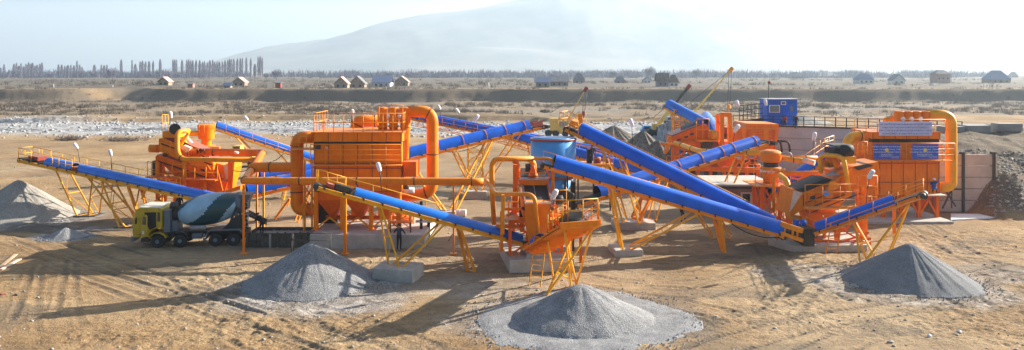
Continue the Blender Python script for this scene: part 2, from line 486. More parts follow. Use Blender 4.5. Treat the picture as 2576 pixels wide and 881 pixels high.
def land_height(X, Y, detail=True):
    z = 0.10 * (fbm(X * 0.13, Y * 0.13, 3, 4) - 0.5) * sstep(150, 50, Y)
    if detail:
        ch = 0.45 + 1.3 * sstep(0.45, 0.62, fbm(X * 0.11, Y * 0.16, 17, 3))
        z = z + 0.13 * ch * (fbm(X * 1.3, Y * 1.3, 5, 4, 0.6) - 0.5) * sstep(110, 60, Y)
        z = z + 0.055 * ch * (fbm(X * 4.0, Y * 4.0, 6, 2, 0.6) - 0.5) * sstep(70, 50, Y)
        z = z + 0.12 * (fbm(X * 0.35, Y * 0.35, 15, 3) - 0.5) * sstep(53, 44, Y)
    n = fbm(X * 0.018, Y * 0.02, 9, 5)
    # gravel bars and the low dark steps of the river bed
    z = z + sstep(140, 165, Y) * (-0.7 * sstep(150, 170, Y) + 0.6 * (n - 0.45) + 0.9 * (fbm(X * 0.09, Y * 0.12, 21, 4) - 0.5))
    for y0, h, ph in ((172, 0.6, 0.0), (200, 1.1, 2.0), (212, 0.4, 4.0)):
        yy = y0 + 5 * np.sin(X * 0.021 + ph) + 9 * (fbm(X * 0.03, X * 0.0 + ph, 4, 3) - 0.5)
        z = z + h * sstep(yy, yy + 1.2, Y) * (0.5 + fbm(X * 0.05, Y * 0.0 + ph, 8, 3)) - (h * sstep(yy + 6, yy + 26, Y)) * (0.75 if y0 != 200 else 0.3)
    z = z + sstep(205, 240, Y) * 0.7 * (fbm(X * 0.08, Y * 0.08, 31, 4) - 0.5)
    # far river bank
    edge = 312 + 10 * (fbm(X * 0.02, X * 0, 40, 4) - 0.5) + 16 * np.exp(-((X + 178) / 12) ** 2)
    rough = (fbm(X * 0.12, Y * 0.12, 44, 4) - 0.5)
    t = np.clip((Y - edge) / (4.5 + 12 * np.exp(-((X + 170) / 18) ** 2)), 0, 1)
    z = np.where(Y > 285, z * (1 - t) + t * 5.6 + rough * 2.2 * np.sin(PI * t), z)
    z = z + sstep(322, 340, Y) * (0.5 * (fbm(X * 0.02, Y * 0.02, 50, 3) - 0.5))
    z = z + 1.9 * np.exp(-(((X + 195) / 26) ** 2 + ((Y - 370) / 16) ** 2))
    # raised feed ramp and its earth flank
    wl = wall_line(X) + 0.75
    plate = np.where((X > 29.5) & (Y > wl), 1.0, 0.0) * sstep(170, 118, Y)
    xl = 39.5 + (Y - 68.5) * 0.525
    base = 64.3 + 0.9 * (fbm(X * 0.6, X * 0, 60, 3) - 0.5) + np.clip(X - 46, 0, 20) * 0.35
    prof = np.interp(Y - (base - 64.5), [64.5, 66, 68.3, 72, 76, 80, 84, 88, 120], [0, 1.3, 3.5, 5.0, 5.9, 6.3, 6.2, 5.6, 5.6])
    side = sstep(-1.8, 0.6, X - xl)
    behind = (Y > 68.35)
    front_sp = sstep(42.0, 45.2, X)
    mound = np.where(behind, prof * side, prof * front_sp) * sstep(150, 115, Y)
    mound = mound + np.where(mound > 0.3, 0.8 * (fbm(X * 0.45, Y * 0.45, 61, 5) - 0.5) * np.clip(mound / 2, 0, 1) * sstep(92, 84, Y), 0)
    z = np.maximum(z + 0 * z, np.where(mound > 0.02, mound, z))
    z = np.maximum(z, 5.6 * plate + (1 - plate) * z)
    return z

# tyre ruts as polylines on the picture of the ground
RUTS = [
 [(210, 640), (420, 720), (640, 800), (900, 880)], [(150, 655), (330, 730), (520, 800), (700, 878)],
 [(560, 735), (760, 800), (950, 845), (1100, 905)], [(640, 745), (820, 800), (1010, 860), (1120, 900)],
 [(0, 600), (150, 650), (300, 700), (480, 760), (600, 800)], [(60, 600), (240, 660), (420, 710), (560, 760)],
 [(125, 660), (120, 700), (105, 760), (90, 800)], [(155, 665), (150, 720), (140, 790), (145, 830)],
 [(2576, 690), (2300, 735), (2050, 770), (1800, 830), (1600, 890)], [(2576, 715), (2320, 765), (2080, 800), (1860, 860), (1760, 900)],
 [(2560, 740), (2350, 790), (2150, 850), (2050, 900)], [(2576, 660), (2430, 640), (2300, 560)],
 [(2576, 680), (2480, 665), (2380, 620), (2300, 570)], [(1930, 610), (1990, 700), (2100, 760)],
 [(0, 560), (200, 590), (420, 640)], [(0, 575), (180, 610), (350, 650)],
 [(900, 470), (1200, 440), (1340, 430)], [(850, 600), (1150, 640), (1500, 660)],
 [(260, 470), (150, 440), (0, 420)], [(300, 455), (180, 425), (0, 400)], [(480, 380), (300, 400), (100, 450)],
 [(860, 880), (760, 830), (600, 790)], [(1010, 820), (1110, 790), (1240, 770)],
 [(2576, 800), (2480, 780), (2420, 745), (2440, 700), (2576, 670)], [(1700, 770), (1850, 800), (1950, 790), (2010, 720)],
 [(380, 670), (470, 690), (520, 730), (470, 790), (330, 800)],
 [(1500, 680), (1640, 700), (1760, 690), (1880, 650)], [(1480, 700), (1620, 730), (1750, 740), (1900, 700)],
]
def ruts(X, Y):
    dz = np.zeros_like(X); dark = np.zeros_like(X)
    for i, line in enumerate(RUTS):
        pts = [G(*p) for p in line]
        s0 = 0
        for a, b in zip(pts[:-1], pts[1:]):
            for off in (-0.95, 0.95):
                d = b - a; L = math.hypot(d.x, d.y); ux, uy = d.x / L, d.y / L
                ax, ay = a.x - uy * off, a.y + ux * off
                m = (X > min(a.x, b.x) - 3) & (X < max(a.x, b.x) + 3) & (Y > min(a.y, b.y) - 3) & (Y < max(a.y, b.y) + 3)
                x = X[m] - ax; y = Y[m] - ay
                t = x * ux + y * uy; w = -x * uy + y * ux
                w = w + 0.18 * np.sin((t + s0) * 0.23 + i) + 0.04 * np.sin((t + s0) * 1.1)
                on = ((t > 0) & (t < L))
                fadev = 0.35 + 0.65 * vnoise((t + s0) * 0.3, t * 0 + i, 77)
                g = np.exp(-(w / 0.17) ** 2) * on * fadev
                sh = np.exp(-((np.abs(w) - 0.33) / 0.1) ** 2) * on * fadev
                tread = 0.5 + 0.5 * np.sign(np.sin((t + s0) * 2 * PI / 0.36))
                dz[m] += -0.055 * g + 0.03 * sh + 0.03 * g * tread
                dark[m] += 0.75 * g * (0.55 + 0.45 * tread)
            s0 += L
    return dz, dark

def build_ground():
    near = np.concatenate([np.linspace(-20, 27, 12), 28 * (60 / 28.0) ** np.linspace(0, 1, 620)])
    mid = 60.12 * (340 / 60.12) ** np.linspace(0.002, 1, 420)
    far = 345 * (7400 / 345.0) ** np.linspace(0, 1, 100)
    ys = np.concatenate([near, mid, far])
    nc = 1120
    u = np.linspace(-1, 1, nc)
    hw = 0.86 * np.maximum(ys, 20) + 10
    X = u[None, :] * hw[:, None]; Y = np.repeat(ys[:, None], nc, 1)
    Z = land_height(X, Y)
    dz, dark = ruts(X, Y)
    Z = Z + dz
    # zones
    yb = HZ + H * F / np.maximum(Y, 5)            # only to read zone borders off the plan
    edge1 = np.interp(X / np.maximum(Y, 1), [-0.7, -0.45, -0.2, 0.0, 0.2, 0.45, 0.7], [150, 150, 158, 150, 128, 122, 125])
    edge1 = edge1 + 14 * (fbm(X * 0.03, Y * 0.03, 70, 4) - 0.5)
    rv = sstep(-3, 6, Y - edge1) * sstep(8, -6, Y - 196 - 18 * (fbm(X * 0.02, Y * 0.02, 72, 4) - 0.5))
    rv2 = 0.55 * sstep(0.52, 0.66, fbm(X * 0.035, Y * 0.09, 75, 4)) * sstep(200, 230, Y) * sstep(315, 300, Y)
    near_g = 0.0 * X
    for gx, gy, rr, ry, s in ((45, 548, 7.5, 4.5, 1.0), (165, 596, 2.6, 1.8, 1.0), (80, 575, 8, 1.2, .9), (800, 735, 6.3, 4.6, .8), (1440, 805, 7.2, 3.6, .55), (2290, 720, 6.2, 4.5, .55), (2450, 690, 5, 2.5, .5), (1180, 720, 5, 2.5, .35), (2080, 690, 5, 2.5, .4)):
        c = G(gx, gy)
        q = np.sqrt(((X - c.x) / rr) ** 2 + ((Y - c.y) / ry) ** 2) + 0.35 * (fbm(X * 0.5, Y * 0.5, 80, 4) - 0.5)
        near_g = np.maximum(near_g, s * sstep(1.15, 0.75, q))
    grav = np.clip(np.maximum(np.maximum(rv, rv2), near_g * 0.85), 0, 1)
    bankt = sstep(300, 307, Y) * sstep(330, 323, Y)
    brush = sstep(198, 212, Y) * sstep(330, 310, Y)
    dry = np.clip(0.25 * sstep(0.5, 0.7, fbm(X * 0.06, Y * 0.06, 90, 4)) + 0.5 * brush * 0.3 + 0.15 * sstep(330, 345, Y), 0, 1)
    wl = wall_line(X)
    earth = sstep(0.3, 1.2, land_height(X, Y, False)) * (Y > 62) * (Y < 90) * (X > 36) * 0.95  # dark earth, deepened in colour to imitate the flank's shade
    low = sstep(0.56, 0.7, fbm(X * 0.22, Y * 0.35, 95, 5)) * sstep(140, 70, Y)
    yd = 0.30 * sstep(0.4, 0.65, fbm(X * 0.05, Y * 0.08, 97, 4)) * sstep(52, 62, Y) * sstep(150, 130, Y)
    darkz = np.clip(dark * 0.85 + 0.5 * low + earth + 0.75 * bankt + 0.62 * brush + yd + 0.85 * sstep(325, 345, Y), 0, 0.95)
    darkz = darkz * (1 - 0.8 * rv)
    colr = np.stack([grav, dry, darkz], -1)
    g = grid_mesh('ground', X, Y, Z, M['yard'], colr)
    tag(g, kind='structure')
build_ground()

def zland(x, y):
    return float(land_height(np.array([[float(x)]]), np.array([[float(y)]]))[0, 0])

# ---- river boulders and stones: nobody could count them
def rocks(name, n, sampler, smin, smax, mat, label):
    ico = [(0, 0, 1), (0.89, 0, 0.45), (0.28, 0.85, 0.45), (-0.72, 0.53, 0.45), (-0.72, -0.53, 0.45), (0.28, -0.85, 0.45),
           (0.72, 0.53, -0.45), (-0.28, 0.85, -0.45), (-0.89, 0, -0.45), (-0.28, -0.85, -0.45), (0.72, -0.53, -0.45), (0, 0, -1)]
    fc = [(0, 1, 2), (0, 2, 3), (0, 3, 4), (0, 4, 5), (0, 5, 1), (1, 6, 2), (2, 7, 3), (3, 8, 4), (4, 9, 5), (5, 10, 1),
          (2, 6, 7), (3, 7, 8), (4, 8, 9), (5, 9, 10), (1, 10, 6), (6, 11, 7), (7, 11, 8), (8, 11, 9), (9, 11, 10), (10, 11, 6)]
    ico = np.array(ico); fc = np.array(fc)
    P = sampler(n)
    S = smin * (smax / smin) ** (rng.random(n) ** 2.2)
    z = land_height(P[:, 0][None], P[:, 1][None])[0]
    v = ico[None] * (0.75 + 0.5 * rng.random((n, 12, 1))) * S[:, None, None] * np.array([1.2, 1, 0.75])
    v[:, :, 0] += P[:, 0][:, None]; v[:, :, 1] += P[:, 1][:, None]; v[:, :, 2] += (z + S * 0.25)[:, None]
    f = (fc[None] + (np.arange(n) * 12)[:, None, None]).reshape(-1, 3)
    me = bpy.data.meshes.new(name)
    me.vertices.add(n * 12); me.vertices.foreach_set('co', v.astype(np.float32).ravel())
    me.loops.add(f.size); me.loops.foreach_set('vertex_index', f.astype(np.int32).ravel())
    me.polygons.add(len(f)); me.polygons.foreach_set('loop_start', np.arange(0, f.size, 3, dtype=np.int32))
    me.update(); me.materials.append(mat)
    o = bpy.data.objects.new(name, me); COL.objects.link(o)
    return tag(o, label, 'stones', kind='stuff')

def samp_river(n):
    v = rng.random(n)
    y = np.where(rng.random(n) < 0.5, 190 + 7 * rng.standard_normal(n), 142 + 62 * v)
    y = np.clip(y, 128, 205)
    x = (rng.random(n) * 2 - 1) * (0.74 * y)
    k = fbm(x * 0.03, y * 0.03, 99, 3) > 0.40
    x = np.where(k, x, x * 0.9 - 20)
    return np.stack([x, y], -1)
rocks('river_stones', 8000, samp_river, 0.05, 0.42, M['rock'], 'pale boulders and rubble strewn along the dry river bed')
def samp_yard(n):
    y = 34 + 70 * rng.random(n) ** 1.5
    x = (rng.random(n) * 2 - 1) * 0.72 * y
    return np.stack([x, y], -1)
rocks('loose_stones', 1700, samp_yard, 0.02, 0.10, M['concrete_d'], 'small loose stones and clods scattered over the sandy yard')
def samp_mound(n):
    x = 43 + 12 * rng.random(n); y = 65 + 8 * rng.random(n) ** 1.2
    return np.stack([x, y], -1)
rocks('rubble', 2200, samp_mound, 0.03, 0.17, M['concrete_d'], 'grey rubble at the foot of the earth bank right of the panel wall')

# ---- scrub of the river bed and plain
def scrub(name, n, sampler, hmin, hmax, wide, mat, label, per=26, r=1.2):
    C = sampler(n)
    z = land_height(C[:, 0][None], C[:, 1][None])[0]
    hh = hmin + (hmax - hmin) * rng.random(n) ** 2
    P = np.repeat(np.stack([C[:, 0], C[:, 1], z - 0.1], -1), per, 0)
    Hh = np.repeat(hh, per)
    m = len(P)
    P[:, :2] += rng.standard_normal((m, 2)) * (r * Hh[:, None] * 0.45)
    D = rng.standard_normal((m, 3)) * 0.35; D[:, 2] = 0.6 + 0.5 * rng.random(m)
    D = D * Hh[:, None]
    a = rng.random(m) * 2 * PI
    W = np.stack([np.cos(a), np.sin(a) * 0.4, 0 * a], -1) * (wide * Hh[:, None])
    o = tri_cloud(name, P, D, W, mat)
    return tag(o, label, 'scrub', kind='stuff')

def samp_brush(n):
    y = 210 + 90 * rng.random(n)
    x = (rng.random(n) * 2 - 1) * 0.74 * y
    k = fbm(x * 0.03, y * 0.06, 120, 3)
    return np.stack([x, y], -1)[k > 0.42]
C_ = samp_brush(5200)
scrub('dry_scrub', len(C_), lambda n: C_, 0.5, 1.7, 0.06, M['scrub'], 'dry grey brown scrub covering the far side of the river bed', 22)
def samp_bank(n):
    y = 304 + 26 * rng.random(n); x = (rng.random(n) * 2 - 1) * 0.74 * y
    return np.stack([x, y], -1)
scrub('bank_scrub', 700, samp_bank, 0.5, 1.5, 0.06, M['twig'], 'dark scrub clinging to the shaded far river bank', 18)
def samp_plain(n):
    y = 350 * (900 / 350.0) ** rng.random(n); x = (rng.random(n) * 2 - 1) * 0.74 * y
    k = fbm(x * 0.012, y * 0.012, 130, 3)
    return np.stack([x, y], -1)[k > 0.46]
C2_ = samp_plain(2600)
scrub('plain_scrub', len(C2_), lambda n: C2_, 0.6, 2.6, 0.06, M['scrub'], 'leafless bushes on the plain around the far houses', 20)
def samp_belt(n):
    y = 930 + 260 * rng.random(n); x = (rng.random(n) * 2 - 1) * 0.78 * y
    k = fbm(x * 0.006, y * 0.003, 140, 3)
    return np.stack([x, y], -1)[k > 0.36]
C3_ = samp_belt(1500)
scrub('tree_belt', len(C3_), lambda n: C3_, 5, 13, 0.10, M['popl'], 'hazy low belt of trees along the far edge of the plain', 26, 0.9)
# single bushes that stand out in the river bed
bush0 = None
for i, (x, y, h, lab) in enumerate([
    ((0), 280, 3.0, 'grey rounded bush at the left edge of the river bed'),
    (208, 272, 2.4, 'second rounded bush from the left in the river bed scrub'),
    (157, 262, 2.2, 'small pale bush standing at the foot of the far bank'),
    (70, 262, 2.8, 'straw coloured bush against the dark far bank at the left'),
    (812, 278, 3.0, 'brown rounded bush in the scrub above the left blue conveyor'),
    (1372, 283, 2.2, 'dark upright bush left of the yellow truck crane'),
    (1130, 268, 2.4, 'pale bush in the scrub above the duct elbow'),
    (1510, 262, 2.0, 'thin bush at the foot of the far bank right of the truck crane')]):
    p = G(x, y, 0.3)
    b = thing('bush', lab, 'bush', (p.x, p.y, zland(p.x, p.y)), random.random() * 6, 'single bushes in the river bed')
    n = 420
    q = rng.standard_normal((n, 3)) * np.array([0.42, 0.42, 0.2]) * h * 0.8
    q[:, 2] = np.abs(q[:, 2]) * 0.8
    D = rng.standard_normal((n, 3)) * 0.4; D[:, 2] = np.abs(D[:, 2]) + 0.5
    W = rng.standard_normal((n, 3)) * 0.07 * h / 2
    tri_cloud('branches', q.astype(np.float32), D * h * 0.34, W, M['scrub'], b)
    mb = MB(); mb.tube([(0, 0, -0.2), (0.05, 0, h * 0.5)], [0.08, 0.03], 6); mb.build('stem', M['twig'], b, local=True)

# ---- low dark brush heap and shrub line on the yard edge
for (x, y, wx, lab) in ((312, 352, 4.2, 'dark dead brush heap on the sand at the upper left'), (175, 350, 2.2, 'small dark brush heap beside white stones at the yard edge')):
    p = G(x, y + 3)
    n = 700
    q = np.stack([rng.standard_normal(n) * wx * 0.5, rng.standard_normal(n) * 0.8, np.abs(rng.standard_normal(n)) * 0.25], -1)
    D = rng.standard_normal((n, 3)) * 0.5; D[:, 2] = np.abs(D[:, 2]) * 0.8
    W = rng.standard_normal((n, 3)) * 0.03
    o = tri_cloud('brush_heap', q.astype(np.float32), D, W, M['twig'])
    o.location = (p.x, p.y, zland(p.x, p.y)); tag(o, lab, 'brush')

# ================================================================ HILLS
def build_hills():
    m, nt, b = new_mat('hill_slopes')
    p = pos(nt)
    n1 = noise(nt, p, 0.002, 6, 0.6); n2 = noise(nt, p, 0.01, 5, 0.6)
    c = mixc(nt, 0.5, ramp(nt, n1, [(0.35, (0.06, 0.085, 0.09)), (0.62, (0.24, 0.22, 0.18))]), ramp(nt, n2, [(0.3, (0.5, 0.5, 0.5)), (0.7, (1.3, 1.3, 1.3))]), 'MULTIPLY')
    nt.links.new(c, b.inputs['Base Color']); b.inputs['Roughness'].default_value = 1
    nx, ny = 420, 150
    xs = np.linspace(-2700, 5200, nx); ys = np.linspace(3050, 7100, ny)
    X, Y = np.meshgrid(xs, ys)
    YR = 5000.0
    vx = [-200, 300, 560, 620, 700, 760, 830, 880, 960, 1060, 1130, 1212, 1300, 1400, 1520, 1700, 1900, 2200, 2600]
    vy = [190, 190, 176, 150, 117, 106, 101, 86, 60, 39, 33, 22, 2, -25, -38, -36, -30, -15, 30]
    ridge = np.interp((X / YR) * F + CX, vx, [(HZ - v) / F * YR + 13 for v in vy])
    # foothill in front
    fx = [-200, 850, 1000, 1100, 1200, 1300, 1500, 1700, 2000, 2500]
    fy = [190, 190, 165, 135, 118, 122, 128, 150, 176, 190]
    foot = np.interp((X / 3930) * F + CX, fx, [(HZ - v) / F * 3930 + 13 for v in fy])
    t = np.clip(1 - np.abs(Y - YR) / 1800, 0, 1)
    tt = t * t * (3 - 2 * t)
    rid = np.abs(fbm(X * 0.0012, Y * 0.0010, 201, 4) - 0.5) * 2
    Z1 = ridge * (tt - 0.22 * (1 - tt) * tt * 2 * rid)
    t2 = np.clip(1 - np.abs(Y - 3930) / 750, 0, 1); t2 = t2 * t2 * (3 - 2 * t2)
    Z2 = foot * (t2 - 0.2 * t2 * (1 - t2) * rid)
    Z = np.maximum(np.maximum(Z1, Z2), 2) + (fbm(X * 0.004, Y * 0.004, 210, 4) - 0.5) * 24 * tt
    o = grid_mesh('hills', X, Y, Z, m)
    tag(o, kind='structure')
build_hills()

# ================================================================ POPLARS
def make_poplar(kind):
    h = 22.0
    o = thing('poplar_tree', 'bare tall poplar in the hazy rows beyond the river at the left', 'tree', (0, 0, 0), 0, 'bare poplars beyond the river')
    mb = MB(); mb.tube([(0, 0, 0), (0.1, 0, h * 0.5), (0, 0, h * 0.96)], [0.38, 0.24, 0.05], 6)
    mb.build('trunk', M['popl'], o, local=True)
    n = 620 if kind == 0 else 420
    z = 2.5 + (h - 3) * rng.random(n)
    wmax = 2.0 if kind == 0 else 1.5
    w = wmax * np.minimum(1, np.clip((1.02 - z / h) * 3.2, 0, 1)) ** .7 * (0.55 + 0.45 * np.clip(z / h * 2, 0, 1)) + 0.15
    a = rng.random(n) * 2 * PI; rr = w * np.sqrt(rng.random(n)) * 0.8
    P = np.stack([rr * np.cos(a), rr * np.sin(a), z], -1)
    D = np.stack([np.cos(a) * 0.35, np.sin(a) * 0.35, 2.2 + 1.4 * rng.random(n)], -1)
    b = rng.random(n) * 2 * PI
    W = np.stack([np.cos(b), np.sin(b), 0 * b], -1) * 0.13
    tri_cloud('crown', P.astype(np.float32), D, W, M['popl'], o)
    return o
def make_round_tree():
    h = 11.0
    o = thing('tree', 'x', 'tree')
    mb = MB(); mb.tube([(0, 0, 0), (0.1, 0, h * 0.45)], [0.3, 0.18], 6); mb.build('trunk', M['popl'], o, local=True)
    n = 900
    q = rng.standard_normal((n, 3)); q /= np.linalg.norm(q, axis=1)[:, None]
    q *= (rng.random(n) ** 0.4)[:, None] * np.array([4.2, 4.2, 3.8]); q[:, 2] += h * 0.62
    D = rng.standard_normal((n, 3)) * 0.9; W = rng.standard_normal((n, 3)) * 0.12
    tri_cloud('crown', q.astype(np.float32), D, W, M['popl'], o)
    return o
pops = [make_poplar(0), make_poplar(1)]
rt = make_round_tree()
plist = [(5, 160), (35, 130)]
plist += [(128 + i * 20 + random.uniform(-4, 4), random.uniform(115, 150)) for i in range(13)]
plist += [(515 + i * 27, random.uniform(130, 150)) for i in range(6)]
plist += [(676, 102), (700, 135), (722, 150), (830, 135), (890, 135), (915, 140), (940, 135), (1065, 92), (1160, 95), (1190, 130),
          (1232, 105), (1252, 103), (1278, 106), (1310, 105), (1345, 100), (1408, 90), (1520, 88), (1535, 92), (1552, 90), (1600, 95),
          (1640, 96), (1658, 92), (1676, 94), (1694, 100), (1722, 95)]
plist += [(1755 + i * 22 + random.uniform(-4, 4), random.uniform(90, 118)) for i in range(11)]
plist += [(2000, 88), (2018, 86), (2035, 88), (2055, 86), (2085, 80), (2112, 82), (2130, 78), (2165, 76), (2203, 80), (2240, 130), (2268, 68), (2286, 66), (2305, 72)]
for i, (x, ytop) in enumerate(plist):
    src = pops[i % 2]
    o = src if i < 2 else copy_tree(src)
    vx, vt = b1(x, ytop)
    Yd = random.uniform(880, 1040)
    base = A(vx, 190, Yd); top = A(vx, vt, Yd)
    hh = top.z - 5.4
    o.location = (base.x, Yd, 5.4); s = hh / 22.0
    o.scale = (random.uniform(0.85, 1.2), random.uniform(0.85, 1.2), s); o.rotation_euler.z = random.random() * 6
for i, (k, x, ytop, lab) in enumerate([
    (b1, 990, 135, 'bare round crowned tree left of the tallest lone poplar'), (b1, 830, 175, 'low round tree under the thin poplars at the left'),
    (b1, 450, 185, 'round bare tree between the two left poplar rows'), (b1, 1340, 190, 'low broad tree under the middle poplars'),
    (b2, 375, 302, 'bare round tree standing alone right of the poplar rows'), (b2, 285, 340, 'small round tree just right of the poplar rows'),
    (b2, 1370, 325, 'hazy broad tree behind the blue roofed farmhouse'), (b2, 1900, 365, 'hazy tree in the field right of the last gable'),
    (b2, 1540, 325, 'hazy tree on the plain under the hill foot'), (b3, 990, 170, 'purple hazy tree beyond the pyramid roofed hut'),
    (b3, 1310, 125, 'tall hazy tree left of the dark barn'), (b3, 1720, 150, 'thin hazy tree right of the dark barn'), (b3, 460, 200, 'bare tree behind the grey sheds')]):
    o = rt if i == 0 else copy_tree(rt)
    vx, vt = k(x, ytop); Yd = 700 + 30 * (i % 4)
    tp = A(vx, vt, Yd); o.location = (tp.x, Yd, 5.4); s = (tp.z - 5.4) / 14.5 + 0.12
    o.scale = (s * 1.15, s * 1.15, s); o['label'] = lab

# ================================================================ HOUSES
def house(k, x0, x1, ytop, ybase, kind, wall, roof, label, name='farm_house', wf=0.45, depth=None):
    ax, at = k(x0, ytop); bx, bb = k(x1, ybase)
    bb = min(max(bb, 195.5), 221.3)
    Yd = (H - 5.5) * F / (bb - HZ)
    X0 = A(ax, bb, Yd).x; X1 = A(bx, bb, Yd).x; zt = A(ax, at, Yd).z
    z0 = zland((X0 + X1) / 2, Yd) - 0.3 if Yd < 4000 else 5.3
    w = X1 - X0; dp = depth or w * 0.8; hw = z0 + (zt - z0) * wf
    o = thing(name, label, 'house', ((X0 + X1) / 2, Yd, z0))
    mb = MB()
    mb.box(X0 + .2, Yd, z0, X1 - .2, Yd + dp, hw)
    if kind == 'gable':
        mb.prism([(X0 + .2, Yd, hw), (X1 - .2, Yd, hw), ((X0 + X1) / 2, Yd, zt - .15)], (0, dp, 0))
    mb.build('wall', wall, o)
    r = MB()
    if kind == 'gable':
        xm = (X0 + X1) / 2
        for xe in (X0 - .3, X1 + .3):
            r.prism([(xe, Yd - .5, hw - .15), (xm, Yd - .5, zt), (xm, Yd - .5, zt + .22), (xe, Yd - .5, hw + .1)], (0, dp + 1, 0))
    elif kind == 'side':
        ym = Yd + dp / 2
        for ye in (Yd - .5, Yd + dp + .5):
            r.prism([(X0 - .4, ye, hw - .15), (X0 - .4, ym, zt), (X0 - .4, ym, zt + .2), (X0 - .4, ye, hw + .1)], (w + .8, 0, 0))
    elif kind == 'hip':
        q = 0.28
        lo = [(X0 - .4, Yd - .5, hw), (X1 + .4, Yd - .5, hw), (X1 + .4, Yd + dp + .5, hw), (X0 - .4, Yd + dp + .5, hw)]
        hi = [(X0 + w * q, Yd + dp * .45, zt), (X1 - w * q, Yd + dp * .45, zt), (X1 - w * q, Yd + dp * .55, zt), (X0 + w * q, Yd + dp * .55, zt)]
        r.hull8(lo, hi)
    elif kind == 'flat':
        r.hull8([(X0 - .3, Yd - .4, hw), (X1 + .3, Yd - .4, hw), (X1 + .3, Yd + dp + .3, zt), (X0 - .3, Yd + dp + .3, zt)],
                [(X0 - .3, Yd - .4, hw + .2), (X1 + .3, Yd - .4, hw + .2), (X1 + .3, Yd + dp + .3, zt + .2), (X0 - .3, Yd + dp + .3, zt + .2)])
    r.build('roof', roof, o)
    if w > 4:
        nwin = 2 if w < 9 else 3
        for i in range(nwin):
            cx = X0 + w * (i + .7) / (nwin + .4)
            zc = z0 + (hw - z0) * .55
            f = MB(); f.box(cx - .5, Yd - .06, zc - .5, cx + .5, Yd + .02, zc + .5); fo = f.build('window', M['dark'], o)
            g_ = MB(); g_.box(cx - .4, Yd - .1, zc - .4, cx + .4, Yd - .065, zc + .4); g_.build('pane', M['glass'], fo)
    return o
WH, WW, RD, RP, RB = M['wall_h'], M['wall_w'], M['roof_d'], M['roof_p'], M['roof_b']
house(b1, 1385, 1482, 238, 326, 'gable', WH, RP, 'gabled farmhouse with pink sunlit roof below the poplars at left')
house(b1, 1645, 1697, 290, 336, 'flat', M['brick'], RD, 'tiny brick outbuilding right of the leftmost farmhouse', 'shed', .8)
house(b1, 1962, 2026, 290, 350, 'side', WH, RB, 'small hut with light blue roof before the second farmhouse', 'shed')
house(b1, 2040, 2150, 240, 315, 'gable', WH, RP, 'gabled farmhouse with pale roof behind the blue roofed hut')
house(b2, 360, 413, 428, 482, 'flat', M['red'], RD, 'small brown shed with one white end standing alone', 'shed', .85)
house(b2, 880, 1000, 385, 480, 'gable', WH, RP, 'open timber gable house, left one of the touching pair', wf=.4)
house(b2, 1012, 1150, 378, 476, 'gable', M['wall_h'], RD, 'grey gable house, right one of the touching pair', wf=.35)
house(b2, 1215, 1375, 372, 472, 'side', WW, RB, 'long farmhouse with wide blue roof', wf=.4, depth=10)
house(b2, 1410, 1532, 378, 466, 'gable', WH, RP, 'dark gable house right of the wide blue roof')
house(b3, 305, 427, 245, 337, 'side', WH, RB, 'grey blue roofed shed, left of two joined by a white door', wf=.55)
house(b3, 432, 592, 235, 322, 'side', WH, RD, 'long grey roofed shed right of the blue grey one', wf=.5)
house(b3, 636, 736, 205, 292, 'hip', WH, RD, 'steep dark pyramid roofed house beyond the sheds', wf=.3)
house(b3, 1002, 1096, 232, 292, 'hip', WH, RD, 'small pyramid roofed hut in the middle distance', wf=.3)
house(b3, 1250, 1320, 238, 290, 'gable', WW, RD, 'small pale gable house left of the dark barn')
house(b3, 1370, 1475, 205, 325, 'side', M['roof_d'], M['twig'], 'big dark barn with a flat ridge', wf=.45)
house(b3, 1478, 1560, 218, 322, 'hip', WW, M['twig'], 'dark roofed annex with white wall at the right of the barn', wf=.35)
house(b4, 300, 402, 193, 250, 'hip', WH, RD, 'grey blue hipped roof, first from the left on the right horizon', wf=.3)
house(b4, 404, 462, 205, 250, 'hip', WH, RD, 'small hipped roof beside the first one on the right horizon', wf=.3)
house(b4, 520, 740, 194, 245, 'hip', WH, RD, 'long low hipped house behind the blue cabin', wf=.3)
house(b4, 765, 842, 200, 245, 'hip', WH, RD, 'small hipped house left of the white walled farmhouse', wf=.3)
house(b4, 895, 1032, 205, 300, 'hip', WW, RB, 'white walled farmhouse with blue grey hipped roof', wf=.45)
house(b4, 1195, 1306, 215, 300, 'gable', WW, RD, 'pale house with pointed dark gable above the right dust filter', wf=.4)
house(b4, 1577, 1706, 175, 290, 'hip', M['brick'], RD, 'tall square two storey house on the right horizon', wf=.7)
house(b4, 2062, 2235, 178, 290, 'hip', WH, RB, 'large grey house group at the far right horizon', wf=.3)
house(b4, 2240, 2300, 190, 240, 'hip', WH, RD, 'small hipped house at the far right behind the large one', wf=.3)

